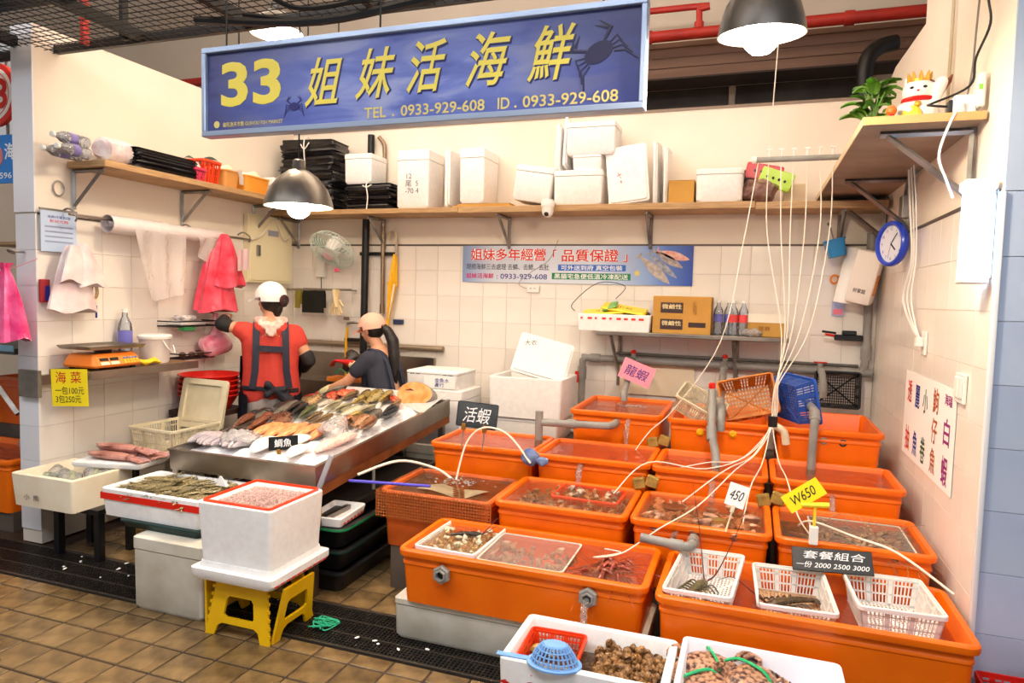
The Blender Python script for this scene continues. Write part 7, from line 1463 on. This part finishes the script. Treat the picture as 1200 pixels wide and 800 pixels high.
t = T('hanging_tag', 'small blue and pink packet hanging below the scissors', 'packet', (.57, 5.385, 1.58)); bx('card', (-.04, .04, -.003, .003, -.06, .05), M('lilac_card', (170, 180, 226), .5), t); bx('pink_band', (-.03, .03, -.004, -.003, -.05, -.01), M('pink_print', (226, 120, 140), .5), t)
t = T('tool_holder', 'black knife holder with handles fixed to the corner pipe', 'tool holder', (.64, 5.33, 1.37)); bx('block', (-.09, .09, -.03, .03, -.02, .02), blackp, t, .005); bx('upper_block', (-.04, .05, -.02, .03, .02, .05), blackp, t, .004)
for k, (m_, z) in enumerate(((redp, .01), (whitep, -.012), (blackp, .03))): O('tool_handle', tube(new(), [(-.08, 0, z), (-.15-.01*k, -.01, z+.01)], .009, 6), m_, t)
O('clamp', tube(new(), [(.08, 0, 0), (.16, 0, -.005)], .006, 6), whitep, t)
t = T('wall_outlet', 'white surface outlet below the blue banner with a loose wire', 'socket', (-1.71, DB-.001, 1.665)); bx('plate', (-.055, .055, -.02, 0, -.03, .03), whitep, t, .004); text('▪ >', M('grey_print', (110, 110, 130), .6), t, w=.05, h=.012, loc=(0, -.021, .005)); O('wire', tube(new(), smoothpts([(-.055, -.012, 0), (-.12, -.015, .03), (-.11, -.012, .07), (-.02, -.012, .14), (.13, -.012, .24), (.2, -.012, .4)], 4), .002, 5), M('grey_cable', (130, 120, 112), .5), t)
# ---------------------------------------------------------------- smaller things round the tanks and table
t = T('blue_ladle', 'light blue plastic strainer ladle upside down on the snail box', 'ladle', (-.61, 2.29, .30), rot=(0, 0, math.radians(3)))
lb_ = M('light_blue_plastic', (120, 168, 224), .4)
b = new(); n = 26
for k in range(n): a = 2*PI*k/n; tube(b, [(.085*math.cos(a), .06*math.sin(a), .006), (.07*math.cos(a), .05*math.sin(a), .04), (.045*math.cos(a), .032*math.sin(a), .07)], .0042, 5)
for s_, z_ in ((.085, .008), (.079, .022), (.07, .04), (.06, .056)): tube(b, [(s_*math.cos(2*PI*k/24), s_*.71*math.sin(2*PI*k/24), z_) for k in range(25)], .003, 5, cap=False)
O('bowl_mesh', b, lb_, t); b = new(); loft(b, [[(s_*math.cos(2*PI*k/24), s_*.71*math.sin(2*PI*k/24), z_) for k in range(24)] for s_, z_ in ((.046, .068), (.04, .074), (.02, .076))], False, True); O('bowl_top', b, lb_, t)
b = new(); loft(b, [[(s_*math.cos(2*PI*k/24), s_*.72*math.sin(2*PI*k/24), z_) for k in range(24)] for s_, z_ in ((.083, 0), (.1, 0), (.1, .006), (.083, .008))], False, False); O('rim', b, lb_, t); O('handle', box(new(), -.215, -.09, -.012, .012, .0, .008, .003), lb_, t)
b = new(); ball(b, (-.70, 2.5, .225), (.06, .035, .02), 10, 8); crumple(b, .006, 60); tag(O('sea_sponge', b, M('yellow_shellfish', (216, 190, 110), .6, col2=(170, 130, 70), scale=30)), 'lumpy yellowish shellfish in the corner of the snail box', 'shellfish')
t = T('metal_scoop', 'grey handled scoop hanging on the corner of the fish table', 'scoop', (-2.07, 2.925, .53)); t.rotation_euler = (0, math.radians(22), 0); O('handle', box(new(), -.014, .014, -.008, .008, .06, .27, .006, 2), M('grey_handle', (176, 176, 180), .4), t); b = new(); tube(b, [(0, 0, .06), (0, 0, .0)], [.012, .006], 8); O('neck', b, darkm, t); O('hook', tube(new(), [(0, 0, .24), (0, .03, .26)], .004, 5), galv, t)
t = T('rubber_band_coil', 'tangle of tan elastic cord hanging at the table corner', 'cord', (-2.055, 2.92, .46))
for k in range(7): a0 = k*.9; O('loop', tube(new(), [(.03*math.sin(q)+.008*math.sin(a0), -.004*k+.01*math.cos(q+a0), .055*math.cos(q)+.01*math.cos(a0)) for q in [2*PI*j/18 for j in range(19)]], .0032, 5, cap=False), M('tan_cord', (206, 160, 84), .6), t)
O('hang_loop', tube(new(), [(0, 0, .05), (0, .025, .1)], .003, 5), M('tan_cord', (206, 160, 84), .6), t)
tag(O('blue_pole', tube(new(), [(-2.04, 3.2, .572), (-1.56, 3.22, .592)], .008, 8), M('violet_blue_plastic', (90, 80, 200), .4)), 'thin violet blue pole lying across the murky tank to the table', 'pole')
for k, (z, m_, lb) in enumerate(((.0, blackp, 'black tray at the bottom of the stack under the fish table'), (.12, gc, 'dark green rimmed black tray in the stack under the fish table'), (.24, M('green_rim_plastic', (30, 130, 80), .35), 'bright green tray at the top of the stack under the fish table'))):
    t = T('fish_tray', lb, 'tray', (-2.22, 3.38, z), .02); O('tray', tubbm(.5, .72, .12, .012, .03, .02, .02, .04), blackp, t); b = new(); loft(b, [rr(.505, .725, .06, .104, 4), rr(.508, .728, .06, .112, 4), rr(.505, .725, .06, .118, 4)], False, False); O('coloured_rim', b, m_, t)
o = T('small_foam_tray', 'small white tray with red print on top of the black trays', 'tray', (-2.1, 3.18, .362), .1); b = tubbm(.2, .3, .05, .012, .01, 0, .01, .015, 3); O('tray', b, foam, o)
for k in range(6): bx('red_print', (.1005, .102, -.12+.04*k, -.1+.04*k, .01, .02), ra, o)
t = T('green_twine', 'little tangle of green twine on the drain grate by the stool', 'twine', (-1.86, 2.72, .008))
random.seed(5)
for k in range(6): O('strand', tube(new(), smoothpts([(random.uniform(-.06, .06), random.uniform(-.05, .05), random.uniform(0, .03)) for _ in range(6)], 5), .003, 5), M('bright_green_twine', (60, 200, 150), .5), t)
for i in range(16):
    x, y = (random.uniform(-3.7, -2.9), random.uniform(2.62, 2.92)) if i < 11 else (random.uniform(-1.9, -1.2), random.uniform(2.6, 2.72)); b = new(); ball(b, (0, 0, 0), (random.uniform(.006, .016), random.uniform(.004, .008), .004), 7, 5); tag(O('foam_crumb', b, foam, None, (x, y, .009), (0, 0, random.uniform(0, 3))), 'tiny white foam crumb on the drain grate', 'crumb', 'foam crumbs on the grate')
# clams in bags and squid in the cream box
for k, (x, y) in enumerate(((-3.88, 2.93), (-3.75, 2.9), (-3.65, 3.0))):
    t = T('bagged_clams', 'clear bag of greenish clams %s in the cream foam box' % ('by the pillar side', 'in the middle', 'beside the squid')[k], 'bag', (x, y, .46)); b = new(); ball(b, (0, 0, 0), (.075, .06, .035), 14, 10); crumple(b, .012, 55, k); O('clams', b, M('green_clam_mass', (120, 130, 96), .4, col2=(176, 180, 150), scale=40, bump=.6), t); b = new(); ball(b, (0, 0, .006), (.09, .075, .045), 14, 10); crumple(b, .012, 40, k+2); O('bag', b, glassbag, t)
o = T('foam_slab', 'white foam lid laid across the cream box under the squid', 'foam lid', (-3.66, 3.18, .507), math.radians(14), 'loose foam lids'); b = new(); loft(b, [rr(.44, .3, .02, 0, 3), rr(.45, .31, .02, .01, 3), rr(.45, .31, .02, .028, 3)]); O('slab', b, foam, o)
sqm = M('brown_pink_squid', (196, 140, 126), .3, col2=(140, 84, 74), scale=18)
for k, (y, z, rz, lb) in enumerate(((3.11, .562, .08, 'front long squid'), (3.19, .565, .12, 'middle long squid'), (3.27, .562, .15, 'rear long squid'), (3.17, .60, .1, 'top long squid'))):
    t = T('long_squid', lb+' with reddish mantle piled on the foam lid', 'squid', (-3.64, y, z), rz); b = new(); tube(b, [(-.2, 0, 0), (-.17, 0, .0), (-.08, 0, .004), (.05, 0, .004), (.1, 0, 0)], [.004, .018, .034, .032, .026], 10, flat=.75); O('mantle', b, sqm, t)
    b = new(); P_ = [(-.2, 0), (-.13, .05), (-.05, .036), (-.05, -.036), (-.13, -.05)]; prism(b, P_, .012, .018); O('fin', b, sqm, t)
    b = new(); ball(b, (.12, 0, 0), (.028, .024, .02), 10, 8)
    for j in range(7): a = (j-3)*.16; tube(b, smoothpts([(.13, .006*(j-3), 0), (.18, .02*(j-3)*.6, -.006), (.235, .03*(j-3)*.55+.006*math.sin(j*2), -.014)], 3), [.007]*6+[.002], 5)
    O('tentacles', b, sqm, t)
# red crate and pink bag at the foot of the cool-lit pillar
t = basket('lattice_basket', 'red plastic crate on the floor against the cool-lit tiled pillar', (.93, 2.66, .0), .22, .42, .28, redp, (0, 0, 0), None, step=.03)
b = new(); ball(b, (0, 0, .1), (.07, .07, .1), 14, 10); crumple(b, .012, 40); tube(b, [(0, 0, .18), (0, 0, .22), (0, 0, .26)], [.04, .012, .02], 8); tag(O('magenta_bag', b, pinkb, None, (1.02, 2.72, .282)), 'knotted magenta bag standing on the red crate', 'bag')
# ---------------------------------------------------------------- neighbouring stall glimpsed past the pillar
t = T('round_sign', 'round white sign with red rim and red number on the next stall', 'sign', (-4.87, 3.3, 2.86), rot=(PI/2, 0, 0)); b = new(); lathe(b, [(.21, 0), (.21, .03)], 36); O('disc', b, ra, t); b = new(); lathe(b, [(.175, .03), (.175, .032)], 36); O('face', b, paperw, t); b = new(); lathe(b, [(.15, .032), (.145, .0335)], 36, cap0=False, cap1=False); O('inner_ring', b, ra, t); text('8', ra, t, h=.2, loc=(.07, 0, .034), rot=(0, 0, 0), bold=.03); O('hanger', box(new(), -.01, .01, .2, .7, 0, .02), galv, t)
t = T('shop_sign', 'blue sign with white characters and phone digits on the next stall', 'sign', (-5.0, 3.3, 2.435)); bx('panel', (-.5, .29, -.01, .01, -.16, .16), M('bright_blue_print', (40, 130, 214), .4), t); text('海', wpr, t, h=.11, loc=(.25, -.012, .05), bold=.02); text('0912-340596', wpr, t, w=.42, h=.04, loc=(.05, -.012, -.11), bold=.01); b = new(); lathe(b, [(.08, 0), (.08, .003)], 24); O('emblem', b, M('pink_emblem', (226, 130, 130), .5), t, (.1, -.01, .02), (PI/2, 0, 0))
bx('hanger', (-.4, -.38, 0, .01, .16, .7), galv, t); bx('hanger', (.2, .22, 0, .01, .16, .7), galv, t)
t = T('neighbour_shelf', 'cluttered shelf of the next stall beyond the pillar', 'shelf', (-5.0, 3.7, 1.9)); bx('board', (-.5, .65, -.2, .2, -.02, 0), wood, t); bx('board', (-.5, .65, -.2, .2, -.42, -.4), wood, t)
for x in (-.45, .63): bx('post', (x-.015, x+.015, .17, .2, -1.9, .0), galv, t)
fbox('foam_box', 'white foam box with red print on the shelf of the next stall', -4.72, 3.66, 1.902, .4, .3, .17, foam, open_=False); fbox('foam_box', 'small cream box on the lower shelf of the next stall', -4.55, 3.66, 1.502, .16, .3, .2, foamc, open_=False)
tag(O('green_bag', crumple((lambda q: (ball(q, (0, 0, 0), (.12, .1, .1), 12, 8), q)[1])(new()), .015, 40), M('green_clear_bag', (110, 170, 120), .3, col2=(200, 220, 200), scale=14), None, (-4.82, 3.62, 1.605)), 'green tinted plastic bag on the lower shelf of the next stall', 'bag')
t = T('neighbour_table', 'black metal table frame of the next stall', 'table', (-5.0, 3.35, 0)); bx('top', (-.5, .52, -.25, .25, 1.14, 1.18), M('dark_table_top', (60, 58, 60), .4), t); O('brace', tube(new(), [(.1, -.22, 1.12), (.5, -.22, .75)], .02, 4), galv, t)
for x in (-.45, .48): bx('leg', (x-.02, x+.02, .155, .195, 0, 1.14), darkm, t)
bx('edge_cloth', (-.5, .52, -.255, -.25, 1.16, 1.2), M('blue_green_cloth', (120, 160, 180), .6), t)
tank('N1', 'orange tank of the next stall beyond the pillar, upper', -5.4, -4.4, 3.55, 4.05, .9, .55, .86, wl='water in the upper tank of the next stall'); tank('N2', 'orange tank of the next stall beyond the pillar, lower', -5.4, -4.42, 3.0, 3.5, .47, .12, .43, wl='water in the lower tank of the next stall')
bx('plinth', (-5.4, -4.4, 3.55, 4.05, -.01, .55), PL, fl); bx('plinth', (-5.4, -4.45, 3.05, 3.48, -.01, .12), PL, fl)
for k, x in enumerate((-4.72, -4.58)): pipe('outlet_pipe', 'dark outlet pipe of the next stall, %s' % ('outer', 'inner')[k], [(x, 3.56, .70), (x-.02, 3.44, .69)], .03, M('dark_outlet', (60, 58, 58), .4)); stream('water arc from the next stall, %s' % ('outer', 'inner')[k], [(x-.02, 3.44, .685), (x-.05, 3.38, .62), (x-.08, 3.34, .46)], .02)
t = T('price_card', 'white price card with red lettering leaning on the next stall tank', 'sign', (-4.62, 3.4, .82), rot=(math.radians(-35), math.radians(-20), .1)); bx('card', (-.11, .11, -.002, .002, -.07, .07), paperw, t, .02, 2); text('活魚', ra, t, w=.14, h=.05, loc=(0, -.003, .01), bold=.02)
